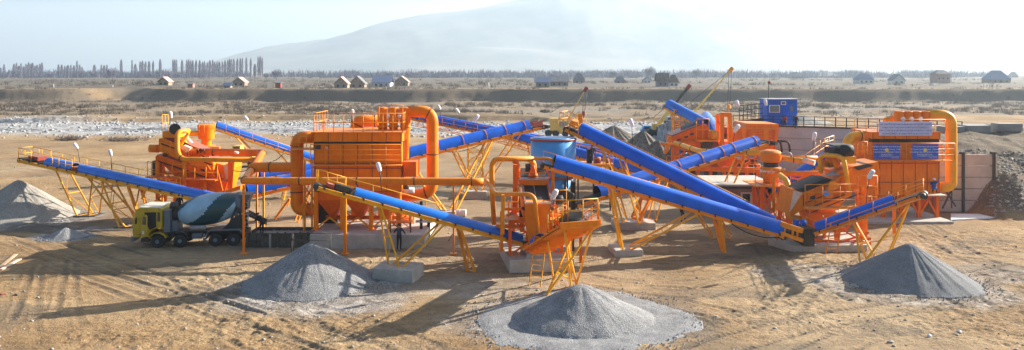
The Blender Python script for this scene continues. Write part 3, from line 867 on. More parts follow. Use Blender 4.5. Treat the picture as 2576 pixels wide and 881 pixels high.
# power poles and marker posts on the plain
def far_pole(k, x, yt, yb, label, name='power_pole', cross=True, mat='twig', r=.14):
    vx, vt = k(x, yt); _, vb = k(x, yb)
    Yd = (H - 5.5) * F / (max(vb, 198) - HZ)
    p = A(vx, vb, Yd); t = A(vx, vt, Yd)
    o = thing(name, label, 'pole', (p.x, Yd, 5.3))
    mb = MB(); mb.tube([(p.x, Yd, 5.2), (p.x, Yd, t.z)], [r, r * .7], 6); mb.build('pole', M[mat], o)
    if cross:
        mb = MB(); mb.bar((p.x - .8, Yd, t.z - .6), (p.x + .8, Yd, t.z - .6), .12); mb.build('crossarm', M[mat], o)
for a in [(b1, 1972, 205, 300, 'thin pole above the light blue roofed hut'), (b1, 2242, 190, 292, 'dark pole right of the second farmhouse'),
          (b2, 757, 340, 442, 'pole standing alone between brown shed and timber house'), (b2, 1388, 322, 410, 'leaning pole at the right end of the wide blue roof'),
          (b3, 558, 170, 235, 'pole behind the long grey roofed shed'), (b3, 1187, 165, 275, 'pole right of the pyramid roofed hut'),
          (b3, 1290, 170, 260, 'pole behind the small pale gable house'), (b3, 1765, 160, 245, 'pole in the open right of the barn'),
          (b3, 1818, 185, 250, 'second pole right of the barn'), (b4, 115, 155, 260, 'pole left of the hipped roofs, above the blue cabin'),
          (b4, 714, 160, 245, 'pole behind the long low hipped house'), (b4, 1285, 160, 240, 'pole behind the pointed dark gable'),
          (b4, 1712, 150, 280, 'pole right beside the two storey house'), (b4, 1910, 150, 270, 'pole between two storey house and far right house')]:
    far_pole(*a)
far_pole(b1, 472, 302, 332, 'short white marker post at the left, the nearer of two', 'marker_post', False, 'white', .2)
far_pole(b1, 992, 308, 332, 'short white marker post right of the low earth rise', 'marker_post', False, 'white', .2)
far_pole(b2, 2240, 432, 490, 'white twin post on the bank edge in the middle', 'marker_post', False, 'white', .2)
# ================================================================ CONVEYORS
def part(parent, name, mat, fn, **kw):
    mb = MB(); fn(mb); return mb.build(name, mat, parent, **kw)

def rail_run(parent, pts, h=1.0, step=1.4, r=0.028, mat='yellow', mids=1, name='railing'):
    mb = MB()
    pts = [V3(p) for p in pts]
    for a, b in zip(pts[:-1], pts[1:]):
        for k in range(mids + 1):
            z = h * (k + 1) / (mids + 1)
            mb.tube([a + V3((0, 0, z)), b + V3((0, 0, z))], r, 5)
        n = max(1, int(round((b - a).length / step)))
        for i in range(n + 1):
            p = a.lerp(b, i / n)
            mb.tube([p, p + V3((0, 0, h))], r, 5)
    return mb.build(name, M[mat], parent)

def ladder(parent, a, b, side, w=0.5, mat='yellow', step=0.3, name='ladder'):
    a = V3(a); b = V3(b); s = V3(side).normalized() * w / 2
    mb = MB()
    mb.bar(a - s, b - s, .06); mb.bar(a + s, b + s, .06)
    n = int((b - a).length / step)
    for i in range(1, n):
        p = a.lerp(b, i / n); mb.bar(p - s, p + s, .04)
    return mb.build(name, M[mat], parent)

def conveyor(label, T, Hd, w=1.0, covers=((0.06, 0.94),), r=None, side_h=0.2, walk=None, legs=(), mat='blue',
             fmat='yellow', straps=(), lattice=False, motor=True, rim=None, name='belt_conveyor', group=None, frame_h=0.30, belt_z=0.06):
    T = V3(T); Hd = V3(Hd)
    d = (Hd - T).normalized(); s = d.cross(V3((0, 0, 1))).normalized(); n = s.cross(d).normalized()
    L = (Hd - T).length
    o = thing(name, label, 'conveyor', (T.x, T.y, 0), 0, group)
    P = lambda t, a, b: T + d * (L * t) + s * a + n * b
    r = r or w / 2
    hw = w / 2
    # side channels of the frame
    for sg in (-1, 1):
        def fr(mb):
            mb.bar(P(0, sg * hw, -frame_h / 2), P(1, sg * hw, -frame_h / 2), .08, frame_h, n)
            mb.bar(P(0, sg * (hw + .05), -.02), P(1, sg * (hw + .05), -.02), .14, .03, n)
        part(o, 'side_beam', M[fmat], fr)
    def cr(mb):
        k = int(L / 1.2)
        for i in range(k + 1):
            t = i / k
            mb.bar(P(t, -hw, -frame_h), P(t, hw, -frame_h), .07)
            if i < k: mb.bar(P(t, -hw, -frame_h), P((i + 1) / k, hw, -frame_h), .05)
        if lattice:
            lo = -frame_h - .65
            for sg in (-1, 1):
                mb.bar(P(0.02, sg * hw, lo), P(.98, sg * hw, lo), .07)
                k2 = int(L / 1.1)
                for i in range(k2):
                    a0, a1 = .02 + .96 * i / k2, .02 + .96 * (i + 1) / k2
                    mb.bar(P(a0, sg * hw, lo if i % 2 else -frame_h), P(a1, sg * hw, -frame_h if i % 2 else lo), .05)
            for i in range(0, k2, 2):
                a0 = .02 + .96 * i / k2; mb.bar(P(a0, -hw, lo), P(a0, hw, lo), .05)
    part(o, 'cross_frame', M[fmat], cr)
    def bl(mb):
        mb.bar(P(0, 0, belt_z), P(1, 0, belt_z), w * .8, .03, n)
        mb.bar(P(0, 0, -frame_h + .04), P(1, 0, -frame_h + .04), w * .8, .02, n)
    part(o, 'belt', M['black'], bl)
    k_ = int(L / 1.25)
    for i_ in range(k_ + 1):
        t_i = (i_ + .3) / (k_ + .6)
        part(o, 'idler', M['dark'], lambda mb: mb.bar(P(t_i, -hw - .14, -.02), P(t_i, hw + .14, -.02), .10, .17))
    for t in (0, 1):
        def pu(mb): mb.cyl(P(t, -hw * .95, -.12), P(t, hw * .95, -.12), .24, 16)
        part(o, 'pulley', M['dark'], pu)
    # covers
    for (t0, t1) in covers:
        ns = 12
        def cv(mb):
            Lc = (t1 - t0) * L; k = max(2, int(Lc / 1.5)); rows = []
            rs = [r + random.uniform(-.004, .004) for _ in range(k + 1)]
            for i in range(k + 1):
                q0, q1 = rs[max(i - 1, 0)], rs[i]
                for dt, rr in ((0, q1),) if i == 0 else ((0, q0),) if i == k else ((-.12, q0), (-.04, q0), (.04, q1), (.12, q1)):
                    rows.append((t0 + (t1 - t0) * i / k + dt / L, rr))
            prof = lambda rr: [(-rr, 0.0)] + [(-rr * math.cos(PI * j / ns), side_h + rr * math.sin(PI * j / ns)) for j in range(ns + 1)] + [(rr, 0.0)]
            m_ = ns + 3
            vs = [P(t, a, b) for t, rr in rows for a, b in prof(rr)]
            fs = [(i * m_ + j, (i + 1) * m_ + j, (i + 1) * m_ + j + 1, i * m_ + j + 1) for i in range(len(rows) - 1) for j in range(m_ - 1)]
            mb.add(vs, fs, smooth=True)
            vs2 = [P(t, a * .96, b * .96) for t, rr in rows for a, b in prof(rr)]
            mb.cm = 1
            mb.add(vs2, [tuple(reversed(f)) for f in fs], smooth=True)
            mb.cm = 0
            for e, base in ((0, 0), (len(rows) - 1, (len(rows) - 1) * m_)):
                v4 = []; 
                for j in range(m_): v4 += [vs[base + j], vs2[base + j]]
                mb.add(v4, [(2 * j, 2 * j + 1, 2 * j + 3, 2 * j + 2) for j in range(m_ - 1)])
        part(o, 'cover', [M[mat], M['dark']], cv)
    for t in straps:
        def st(mb):
            pr = [(-r - .03, -.05)] + [(-(r + .03) * math.cos(PI * j / 12), side_h + (r + .03) * math.sin(PI * j / 12)) for j in range(13)] + [(r + .03, -.05)]
            for a, b in zip(pr[:-1], pr[1:]):
                mb.bar(P(t, a[0], a[1]), P(t, b[0], b[1]), .07, .035, n)
        part(o, 'strap', M['ochre'], st)
    if motor:
        part(o, 'drive_motor', M['dark'], lambda mb: (mb.cyl(P(1, hw + .1, -.05), P(1, hw + .75, -.05), .17, 12), mb.bar(P(.985, hw + .12, -.2), P(1.0, hw + .6, -.2), .3, .1)))
    if walk:
        sg, t0, t1 = walk[:3]; ww = walk[3] if len(walk) > 3 else .6
        def wk(mb):
            mb.bar(P(t0, sg * (hw + .15 + ww / 2), -.18), P(t1, sg * (hw + .15 + ww / 2), -.18), ww, .05, n)
            k = int(L * (t1 - t0) / 1.5)
            for i in range(k + 1):
                t = t0 + (t1 - t0) * i / k
                mb.bar(P(t, sg * hw, -.24), P(t, sg * (hw + ww + .15), -.22), .06)
        part(o, 'walkway', M[fmat], wk)
        rail_run(o, [P(t0, sg * (hw + ww + .15), -.15), P(t1, sg * (hw + ww + .15), -.15)], 1.0, 1.7, .027, fmat)
    # legs: (t, foot centre, spread at foot, colour)
    for lg in legs:
        t, foot, spr = lg[:3]; fm = lg[3] if len(lg) > 3 else fmat; wd = lg[4] if len(lg) > 4 else .11
        foot = V3(foot); top0 = P(t, -hw, -frame_h); top1 = P(t, hw, -frame_h)
        sh = V3((s.x, s.y, 0)).normalized()
        sv_ = V3((spr[0], spr[1], 0)) if isinstance(spr, tuple) else sh * spr
        if sv_.dot(sh) < 0: sv_ = -sv_
        f0 = foot - sv_ / 2; f1 = foot + sv_ / 2
        part(o, 'leg', M[fm], lambda mb: mb.bar(f0, top0, wd)); part(o, 'leg', M[fm], lambda mb: mb.bar(f1, top1, wd))
        Ll = (top0 - f0).length; k = max(2, int(Ll / 1.9))
        def br(mb):
            for i in range(1, k):
                q = i / k; mb.bar(f0.lerp(top0, q), f1.lerp(top1, q), wd * .65)
            for i in range(k):
                q, q2 = i / k, (i + 1) / k
                if i % 2: mb.bar(f0.lerp(top0, q), f1.lerp(top1, q2), wd * .5)
                else: mb.bar(f1.lerp(top1, q), f0.lerp(top0, q2), wd * .5)
            mb.bar(f0, f1, wd * .8)
        part(o, 'brace', M[fm], br)
    return o, P, L

def block(x0, x1, y0, y1, z1, label, mat='concrete', name='concrete_block', rz=0, z0=-.15, bevel=.04):
    cx, cy = (x0 + x1) / 2, (y0 + y1) / 2
    mb = MB(); mb.box(x0 - cx, y0 - cy, z0, x1 - cx, y1 - cy, z1)
    o = mb.build(name, M[mat], bevel=bevel); o.location = (cx, cy, 0); o.rotation_euler.z = rz
    return tag(o, label, 'block')

GRP = 'covered belt conveyors of the crushing plant'

# C1 far left, long
T1 = A(604, 517, 58.0); H1 = A(62, 399, 68.2)
f_a = G(222, 540, .05); f_b = G(322, 568, .05)
cv1, P1, L1 = conveyor('long blue covered conveyor at the far left, running down behind the mixer drum', T1, H1, 1.15,
    covers=((.02, .705), (.735, .87)), r=.52, side_h=.08, walk=(1, .30, .995, .55), mat='blue_s', motor=False, group=GRP,
    legs=((.80, f_a + V3((-.3, 0, 0)), 1.5), (.62, f_a + V3((.5, 0, 0)), 1.1), (.64, f_b + V3((.4, .3, 0)), 1.8), (.575, f_b + V3((0, .1, 0)), 1.8), (.45, G(372, 575), .9, 'ochre', .2)))
rail_run(cv1, [P1(.72, -.58, 0), P1(.82, -.58, 0)], 1.0, .9)
rail_run(cv1, [P1(.90, .75, 0), P1(.998, .75, 0), P1(.998, -.6, 0), P1(.93, -.6, 0)], 1.05, 1.1)
part(cv1, 'head_box', M['red'], lambda mb: mb.bar(P1(.905, 0, .35), P1(.955, 0, .35), .9, .35))
part(cv1, 'transfer_box', M['red'], lambda mb: mb.bar(P1(.70, -.2, .18), P1(.728, -.2, .18), .7, .35))
part(cv1, 'roller', M['black'], lambda mb: mb.cyl(P1(.93, -.5, .15), P1(.93, .5, .15), .2))


block(f_a.x - .9, f_a.x + 1.1, f_a.y - .9, f_a.y + .9, .07, 'low dark footing under the leftmost conveyor legs', 'dark', 'footing_pad')
block(f_b.x - .8, f_b.x + 1.0, f_b.y - .9, f_b.y + 1.2, .07, 'low dark footing left of the yellow truck cab', 'dark', 'footing_pad')

# C2 behind the left screen
H2 = A(531, 318, 88); T2 = A(812, 412, 94)
conveyor('blue covered conveyor with its head above the stony river bed at upper left', T2, H2, 1.15, covers=((.03, .965),), side_h=.22,
    walk=(-1, .2, .99, .5), motor=False, group=GRP,
    legs=((.78, G(618, 372, 0) * 1.0, 1.4), (.74, A(628, 372, 91), 1.2, 'ochre'), (.42, A(728, 416, 93), 1.2)))
# C3 short piece behind the baghouse, left
conveyor('short blue conveyor behind the long overhead duct, left of the dust filter', A(650, 447, 74), A(850, 418, 78), 1.1, covers=((.02, .95),), side_h=.15,
    motor=False, group=GRP, legs=((.35, A(705, 530, 74.5), 1.2), (.8, A(810, 520, 77), 1.2)))
# C4 long one behind the baghouse rising to the right
T4 = A(604, 494, 62); H4 = A(1363, 316, 77)
ft4 = G(1128, 536, .1)
b4l = A(1195, 484, 75.8)
cv4, P4, L4 = conveyor('long blue covered conveyor rising right behind the left dust filter to an open head', T4, H4, 1.25, covers=((.02, .945),), r=.6, side_h=.32,
    straps=(.60, .69, .775, .85, .925), mat='blue', fmat='ochre', group=GRP,
    legs=((.50, ft4 + V3((-.3, 0, 0)), 1.2, 'yellow', .13), (.79, ft4 + V3((.3, .3, 0)), 1.2, 'yellow', .13),
          (.66, b4l, 1.2, 'yellow', .13), (.90, b4l + V3((.3, .2, .0)), 1.2, 'yellow', .13), (.2, A(745, 560, 63.5), 1.0, 'ochre', .1)))
for sd_ in (-.5, .5): part(cv4, 'head_plate', M['red'], lambda mb: mb.bar(P4(.955, sd_, .35), P4(.995, sd_, .35), .08, .5))
ladder(cv4, A(716, 520, 62.5), A(733, 455, 64), (1, .2, 0), .55)
# C5, C6 behind the tank
T5 = A(1640, 414, 84); H5 = A(1030, 294, 97)
conveyor('farthest blue conveyor descending right behind the left filter stacks and the tank', T5, H5, 1.2, covers=((.02, .97),), side_h=.3, lattice=True,
    motor=False, group=GRP, fmat='ochre', walk=(-1, .1, .98, .5), legs=((.62, A(1196, 455, 93), 1.6), (.2, A(1530, 448, 86), 1.6)))
T6 = A(1650, 446, 73); H6 = A(1270, 340, 86)
conveyor('blue conveyor passing close behind the light blue tank toward the brick hut', T6, H6, 1.2, covers=((.02, .97),), side_h=.22, lattice=True,
    motor=False, group=GRP, fmat='ochre', walk=(1, .1, .95, .5), legs=((.35, A(1520, 470, 76), 1.4), (.8, A(1350, 430, 83), 1.4)))
# lattice tower carrying C5
def lattice_tower(label, x0, x1, ytop, ybase, Yd, dep, mat='yellow', n=5, name='lattice_tower', r=.06):
    a = A(x0, ytop, Yd); b = A(x1, ybase, Yd)
    o = thing(name, label, 'tower', ((a.x + b.x) / 2, Yd, 0))
    z0, z1 = max(b.z, 0), a.z
    cs = [(a.x, Yd), (b.x, Yd), (b.x, Yd + dep), (a.x, Yd + dep)]
    for c in cs: part(o, 'post', M[mat], lambda mb: mb.bar((*c, z0), (*c, z1), r * 2))
    def br(mb):
        for i in range(n + 1):
            z = z0 + (z1 - z0) * i / n
            for j in range(4):
                mb.bar((*cs[j], z), (*cs[(j + 1) % 4], z), r * 1.3)
                if i < n:
                    zz = z0 + (z1 - z0) * (i + 1) / n
                    mb.bar((*cs[j], z if i % 2 else zz), (*cs[(j + 1) % 4], zz if i % 2 else z), r)
    part(o, 'bracing', M[mat], br)
    return o
lattice_tower('square yellow lattice tower under the farthest conveyor, left of the tank', 1177, 1214, 364, 470, 84, 1.8)
lattice_tower('slim yellow lattice tower under the upper feed conveyor, in front of the cranes', 1696, 1720, 276, 350, 101, 1.3, 'yellow', 5)
block(*(lambda c: (c.x - 1.2, c.x + 1.2, c.y - .6, c.y + 1.6))(A(1196, 490, 75.5)), .75, 'grey concrete block under the crossing legs left of the tank')
block(*(lambda c: (c.x - .7, c.x + .7, c.y - .5, c.y + .7))(G(1128, 540)), .35, 'small pale block at the yellow legs below the overhead duct')

# C7 upper long one on the right
T7 = A(1942, 574, 54.5); H7 = A(1430, 322, 61.0)
cv7, P7, L7 = conveyor('upper of the two long blue conveyors, with a caged head at its top left', T7, H7, 1.25, covers=((.005, .945),), r=.58, side_h=.36,
    walk=(1, .10, .99, .6), motor=True, group=GRP, fmat='ochre', frame_h=.26,
    legs=((.80, A(1572, 556, 60.3), 1.3, 'yellow', .11), (.71, A(1612, 560, 60.3), 1.3, 'yellow', .11), (.30, A(1838, 596, 56.5), 1.3, 'yellow', .11), (.42, A(1795, 600, 57.3), .9, 'yellow', .1)))
rail_run(cv7, [P7(.93, -.75, 0), P7(1.03, -.75, 0), P7(1.03, 1.2, 0), P7(.93, 1.2, 0)], 1.15, .8, .035)
part(cv7, 'head_box', M['ochre'], lambda mb: (mb.bar(P7(.955, 0, .55), P7(.995, 0, .55), 1.0, .5), mb.bar(P7(.93, .9, -.2), P7(1.03, .9, -.2), .6, .06), mb.bar(P7(.955, 0, .8), P7(.975, 0, 1.5), .35)))
# C8 lower long one
T8 = A(1964, 588, 52.3); H8 = A(1368, 414, 51.2)
ft8 = G(1574, 628, .42)
cv8, P8, L8 = conveyor('lower of the two long blue conveyors, from central screen down to right screen', T8, H8, 1.2, covers=((.005, .965),), r=.56, side_h=.34,
    walk=(1, .45, .99, .6), motor=False, group=GRP, fmat='ochre', frame_h=.24,
    legs=((.72, ft8 + V3((-.25, .2, 0)), 1.0, 'yellow', .12), (.36, ft8 + V3((.35, .4, 0)), 1.0, 'yellow', .12), (.27, A(1820, 632, 51.9), .5, 'ochre', .2)))
c = G(1574, 638)
block(c.x - 1.0, c.x + 1.0, c.y - .9, c.y + 1.2, .45, 'pale concrete block in the sun under the legs of the lower long conveyor', rz=.12)
block(*(lambda q: (q.x - 1.7, q.x + 1.7, q.y - 1.0, q.y + 1.2))(G(1593, 572)), .55, 'wide grey concrete block shaded under the upper long conveyor')
# C9 rising right behind
T9 = A(1442, 512, 58.5); H9 = A(1925, 356, 69)
cv9, P9, L9 = conveyor('blue strapped conveyor rising right from the tank to the cone crusher', T9, H9, 1.15, covers=((.11, .945),), r=.56, side_h=.28,
    straps=(.50, .62, .735, .80, .925), fmat='ochre', group=GRP, legs=((.38, A(1600, 550, 60.6), 1.0, 'orange', .22), (.43, A(1640, 552, 60.6), 1.0, 'yellow', .1), (.86, A(1818, 500, 66.5), 1.1, 'yellow', .11)))
# central foreground conveyor
TD = A(1322, 610, 49.6); HD = A(800, 466, 45.0)
ftD = G(1003, 672, .72)
cvD, PD, LD = conveyor('bright blue foreground conveyor with its open head above the middle gravel pile', TD, HD, .98, covers=((.03, .845),), r=.46, side_h=.05, mat='blue_s',
    walk=(1, .35, .995, .5), motor=False, group=GRP, frame_h=.26,
    legs=((.715, ftD + V3((-.35, .3, 0)), (.85, -.75), 'yellow', .10), (.42, ftD + V3((-.1, .45, 0)), (.75, -.85), 'yellow', .10), (.335, G(1186, 683), (.5, -.35), 'ochre', .15)))
rail_run(cvD, [PD(.87, .55, 0), PD(.995, .55, 0)], .9, .7)
part(cvD, 'head_box', M['dark'], lambda mb: (mb.bar(PD(.87, 0, .25), PD(.93, 0, .25), .7, .3), mb.cyl(PD(.845, -.4, .1), PD(.86, .4, .1), .26)))
part(cvD, 'roller', M['red'], lambda mb: mb.bar(PD(.935, 0, .2), PD(.965, 0, .2), .8, .2))
c = G(1000, 700)
o = block(c.x - 1.35, c.x + 1.35, c.y - .75, c.y + 1.3, .74, 'large two step concrete block right of the middle gravel pile', rz=-.22)
# right stock conveyor
T10 = A(2050, 582, 52.0); H10 = A(2322, 486, 48.6)
ft10a = G(2185, 670); ft10b = G(2222, 648)
cv10, P10, L10 = conveyor('blue conveyor at the right, rising over the right hand gravel pile', T10, H10, 1.0, covers=((.03, .76),), r=.46, side_h=.12,
    walk=(1, .12, .995, .55), motor=True, group=GRP, fmat='ochre', frame_h=.26)
rail_run(cv10, [P10(.06, -.62, -.1), P10(.995, -.62, -.1), P10(.995, 1.1, -.1)], 1.0, 1.15, .027, 'ochre')
part(cv10, 'walkway', M['ochre'], lambda mb: mb.bar(P10(.05, -.6, -.2), P10(1.01, -.6, -.2), .3, .05))
q = [G(2163, 676), G(2214, 668), G(2236, 645), G(2180, 652)]
tp = [P10(.36, -.45, -.3), P10(.86, -.45, -.3), P10(.86, .45, -.3), P10(.36, .45, -.3)]
a_, b_, c_, d_ = q
for p0, p1 in ((a_, tp[1]), (b_, tp[0]), (c_, tp[2]), (d_, tp[3]), (b_ + V3((.6, .6, 0)), tp[2]), (a_ + V3((.1, .1, 0)), tp[0])):
    part(cv10, 'leg', M['yellow'], lambda mb: mb.bar(p0, p1, .11))
part(cv10, 'brace', M['yellow'], lambda mb: (mb.bar(a_ + V3((0, 0, .1)), b_ + V3((0, 0, .1)), .09), mb.bar(a_.lerp(tp[1], .45), c_.lerp(tp[2], .45), .08), mb.bar(d_, a_, .08), mb.bar(a_.lerp(tp[1], .12), b_.lerp(tp[0], .12), .08), mb.bar(a_.lerp(tp[0], .5), b_.lerp(tp[0], .5), .08)))
ladder(cv10, A(2091, 640, 50.6), A(2104, 560, 50.8), (1, 0, 0), .75, 'ochre', .36)
# narrow riser behind right screen
conveyor('narrow blue conveyor rising behind the ducts to the top of the right screen', A(1938, 490, 64), A(2112, 372, 67), .8, covers=((.02, .93),), side_h=.18,
    motor=False, group=GRP, fmat='ochre', lattice=True, walk=(-1, .1, .95, .5), legs=((.3, A(1985, 545, 64.5), .8), (.8, A(2075, 540, 66.5), .8)))
# upper feed conveyors
conveyor('upper feed conveyor, its round blue head in front of the distant cranes', A(1772, 318, 97), A(1680, 268, 104), 1.35, covers=((.0, .97),), r=.75, side_h=.35,
    motor=False, group=GRP, mat='blue_s', legs=((.8, A(1705, 345, 103), 1.0),))
conveyor('steep foreshortened blue conveyor right beside the upper feed conveyor', A(1809, 345, 92), A(1775, 300, 103), 1.35, covers=((.0, .985),), r=.8, side_h=.3,
    motor=False, group=GRP, mat='blue_s', legs=((.7, A(1786, 345, 100), 1.0),))

# central short discharge conveyor toward the front
TE = V3(A(1350, 618, 47.0)); HE = A(1452, 556, 40.9)
cvE, PE, LE = conveyor('wide orange discharge conveyor of the central screen with railed platform at its head', TE, HE, 1.15, covers=((.02, .12),), r=.5, side_h=.1,
    walk=(-1, .02, .99, .6), motor=False, group=GRP, fmat='orange', frame_h=.34)
rail_run(cvE, [PE(.55, .62, 0), PE(1.02, .62, 0), PE(1.02, -1.2, 0)], 1.15, .9, .035, 'yellow')
part(cvE, 'walkway', M['ochre'], lambda mb: mb.bar(PE(.1, .95, -.3), PE(1.02, .95, -.3), .7, .05))
rail_run(cvE, [PE(.02, -1.25, -.1), PE(1.02, -1.25, -.1)], 1.05, 1.0, .03, 'ochre')
part(cvE, 'head_box', M['dark'], lambda mb: mb.bar(PE(.78, 0, .3), PE(1.0, 0, .3), .9, .45))
part(cvE, 'platform', M['orange'], lambda mb: (mb.bar(PE(.62, 0, -.42), PE(1.05, 0, -.42), 2.4, .1), mb.bar(PE(.62, -1.25, -.2), PE(1.05, -1.25, -.2), .08, .35), mb.bar(PE(1.05, -1.2, -.25), PE(1.05, 1.2, -.25), .1, .3)))
part(cvE, 'stair', M['orange'], lambda mb: [mb.bar(PE(t / 16, .62, -.45), PE(t / 16, 1.15, -.45), .22, .04) for t in range(2, 14)])
fE = [G(1374, 745), G(1437, 724), G(1450, 716), G(1392, 700)]
tE = [PE(.55, -.8, -.45), PE(.98, -.9, -.45), PE(.98, .8, -.45), PE(.55, .7, -.45)]
for i, j in ((0, 0), (0, 1), (1, 0), (2, 2), (2, 1), (3, 3), (1, 2)):
    part(cvE, 'leg', M['yellow'], lambda mb: mb.bar(fE[i], tE[j], .10))
part(cvE, 'brace', M['yellow'], lambda mb: (mb.bar(fE[0].lerp(tE[0], .45), fE[2].lerp(tE[2], .45), .09), mb.bar(fE[0].lerp(tE[0], .05), fE[2].lerp(tE[2], .42), .07), mb.bar(fE[0].lerp(tE[0], .42), fE[2].lerp(tE[2], .05), .07), mb.bar(fE[3].lerp(tE[3], .45), fE[2].lerp(tE[2], .45), .07)))
ladder(cvE, G(1345, 722), A(1357, 628, 45.5), (1, -.3, 0), .72, 'yellow', .33)

# ================================================================ DUCTS
def duct(o, name, pts, r, mat='orange', bend=.6, every=2.4, seg=16, flr=.035, n=7):
    pp = fillet(pts, bend, n) if len(pts) > 2 else [V3(p) for p in pts]
    part(o, name, M[mat], lambda mb: mb.tube(pp, r, seg))
    L = plen(pp); s = every * .5
    while s < L - .2:
        p, d = along(pp, s)
        part(o, 'flange', M['seam'], lambda mb: mb.cyl(p - d * .035, p + d * .035, r + flr, seg))
        s += every
    return pp

def frame_tower(o, x0, x1, y0, y1, z0, z1, mat='orange', w=.16, levels=1, brace=True, pn='post'):
    cs = [(x0, y0), (x1, y0), (x1, y1), (x0, y1)]
    for c in cs: part(o, pn, M[mat], lambda mb: mb.bar((*c, z0), (*c, z1), w))
    def br(mb):
        for i in range(levels + 1):
            z = z0 + (z1 - z0) * i / levels + (w * .5 if i == 0 else 0)
            for j in range(4):
                if i > 0: mb.bar((*cs[j], z), (*cs[(j + 1) % 4], z), w * .8)
                if brace and i < levels:
                    zz = z0 + (z1 - z0) * (i + 1) / levels
                    mb.bar((*cs[j], z), (*cs[(j + 1) % 4], zz), w * .5); mb.bar((*cs[j], zz), (*cs[(j + 1) % 4], z), w * .5)
    part(o, 'bracing', M[mat], br)

def ext(mb, k, poly, Y0, dY):
    mb.prism([AK(k, x, y, Y0) for x, y in poly], (0, dY, 0)); return mb

# long overhead duct with its return toward the left screen
Yd = 52.3
od = thing('overhead_duct', 'long orange overhead duct crossing in front of the left dust filter on thin posts', 'duct', (A(900, 456, Yd).x, Yd, 0))
duct(od, 'pipe', [A(1222, 457, Yd + 1.6), A(1205, 457, Yd), A(613, 455, Yd), A(635, 425, 57.5), A(636, 423, 58.4)], .27, 'orange', .5, 4.1)
duct(od, 'pipe', [A(630, 425, 57.0), A(641, 421, 57.2), A(735, 421, 57.0), A(750, 421, 57.0)], .40, 'orange', .4, 3.2)
for x, yb, w in ((613, 628, .14), (868, 640, .20), (1141, 641, .12)):
    b = G(x, yb); part(od, 'post', M['orange'], lambda mb: mb.bar((A(x, 456, Yd).x, Yd, 0), A(x, 466, Yd), w))
    part(od, 'foot', M['ochre'], lambda mb: mb.box(A(x, 456, Yd).x - .25, Yd - .25, 0, A(x, 456, Yd).x + .25, Yd + .25, .05))
for x in (646, 663):
    part(od, 'post', M['ochre'], lambda mb: mb.bar((A(x, 430, 58).x, 58, 0), A(x, 432, 58), .13))

# ---------------------------------------------------------------- LEFT DUST FILTER
bl = thing('dust_filter', 'big orange dust filter house at the left with three stacks above its railed roof', 'dust filter', (A(900, 590, 57).x, 57, 0))
Y0 = 55.6; Y1 = 59.6
xl, xr = A(*k4(482, 0), Y0).x, A(*k4(1003, 0), Y0).x
zt = AK(k4, 0, 195, Y0).z; zm = AK(k4, 0, 258, Y0).z; zb = AK(k4, 0, 548, Y0).z; zw = AK(k4, 0, 378, Y0).z; zc = AK(k4, 0, 408, Y0).z; zp = 1.0; ztip = AK(k4, 0, 700, Y0 + 1.6).z
part(bl, 'body', M['orange'], lambda mb: (mb.box(xl, Y0, zb, xr, Y1, zm)))
part(bl, 'roof_box', M['orange'], lambda mb: (mb.box(xl - .08, Y0 - .12, zm + .12, xr + .08, Y1 + .1, zt), mb.box(xl - .2, Y0 - .25, zt, xr + .2, Y1 + .2, zt + .07)))
part(bl, 'pulse_pipe', M['dark'], lambda mb: (mb.box(xl, Y0 - .04, zm, xr, Y0 + .5, zm + .12), [mb.cyl((xl + .1 + (xr - xl - .2) * i / 58, Y0 - .1, zm - .02), (xl + .1 + (xr - xl - .2) * i / 58, Y0 - .1, zm + .13), .035, 6) for i in range(59)]))
def ribs(mb):
    for i in range(7):
        x = xl + (xr - xl) * i / 6
        mb.box(x - .03, Y0 - .05, zb, x + .03, Y0 - .001, zm - .02)
        mb.box(x - .03, Y0 - .17, zm + .14, x + .03, Y0 - .121, zt - .01)
    for z in (zw, zc, zb + .02): mb.box(xl, Y0 - .07, z - .035, xr, Y0 - .051, z + .035)
    for i in range(5):
        y = Y0 + (Y1 - Y0) * i / 4; mb.box(xr + .001, y - .03, zb, xr + .05, y + .03, zm)
part(bl, 'rib', M['rib'], ribs)
part(bl, 'walkway', M['ochre'], lambda mb: mb.box(xl - .1, Y0 - .75, zw - .12, xr + .1, Y0 - .08, zw - .06))
rail_run(bl, [(xl - .1, Y0 - .75, zw - .06), (xr + .1, Y0 - .75, zw - .06)], 1.55, 1.05, .03, 'ochre', 3)
rail_run(bl, [(xl, Y0 - .1, zt + .07), (AK(k4, 1012, 0, Y0).x, Y0 - .1, zt + .07), (xr, Y1, zt + .07)], 1.4, .72, .035, 'ochre', 1)
rail_run(bl, [(xl, Y1, zt + .07), (xl, Y0 - .1, zt + .07)], 1.4, .9, .03, 'ochre', 1)
# inspection details on the front
part(bl, 'control_box', M['dark'], lambda mb: mb.box(xl + .15, Y0 - .25, zm - .5, xl + .5, Y0 - .06, zm - .12))
part(bl, 'name_plate', M['chalk'], lambda mb: mb.box(xl + .85, Y0 - .03, zm - .42, xl + 1.05, Y0 - .002, zm - .28))
# hoppers
for xa, xb in ((490, 652), (655, 818), (818, 990)):
    X0_, X1_ = AK(k4, xa, 0, Y0).x + .08, AK(k4, xb, 0, Y0).x - .08; xm = (X0_ + X1_) / 2; ym = (Y0 + Y1) / 2
    zk = AK(k4, 0, 600, Y0).z
    def hp(mb):
        mb.box(X0_, Y0 + .05, zk, X1_, Y1 - .05, zb - .003)
        mb.hull8([(xm - .14, Y0 + 1.2, ztip), (xm + .14, Y0 + 1.2, ztip), (xm + .14, Y1 - 1.2, ztip), (xm - .14, Y1 - 1.2, ztip)],
                 [(X0_, Y0 + .05, zk), (X1_, Y0 + .05, zk), (X1_, Y1 - .05, zk), (X0_, Y1 - .05, zk)])
    part(bl, 'hopper', M['orange_b'], hp)
part(bl, 'screw_pipe', M['orange_b'], lambda mb: mb.cyl((xl + .4, Y0 + 2, ztip - .12), (xr + .5, Y0 + 2, ztip - .12), .17, 12))
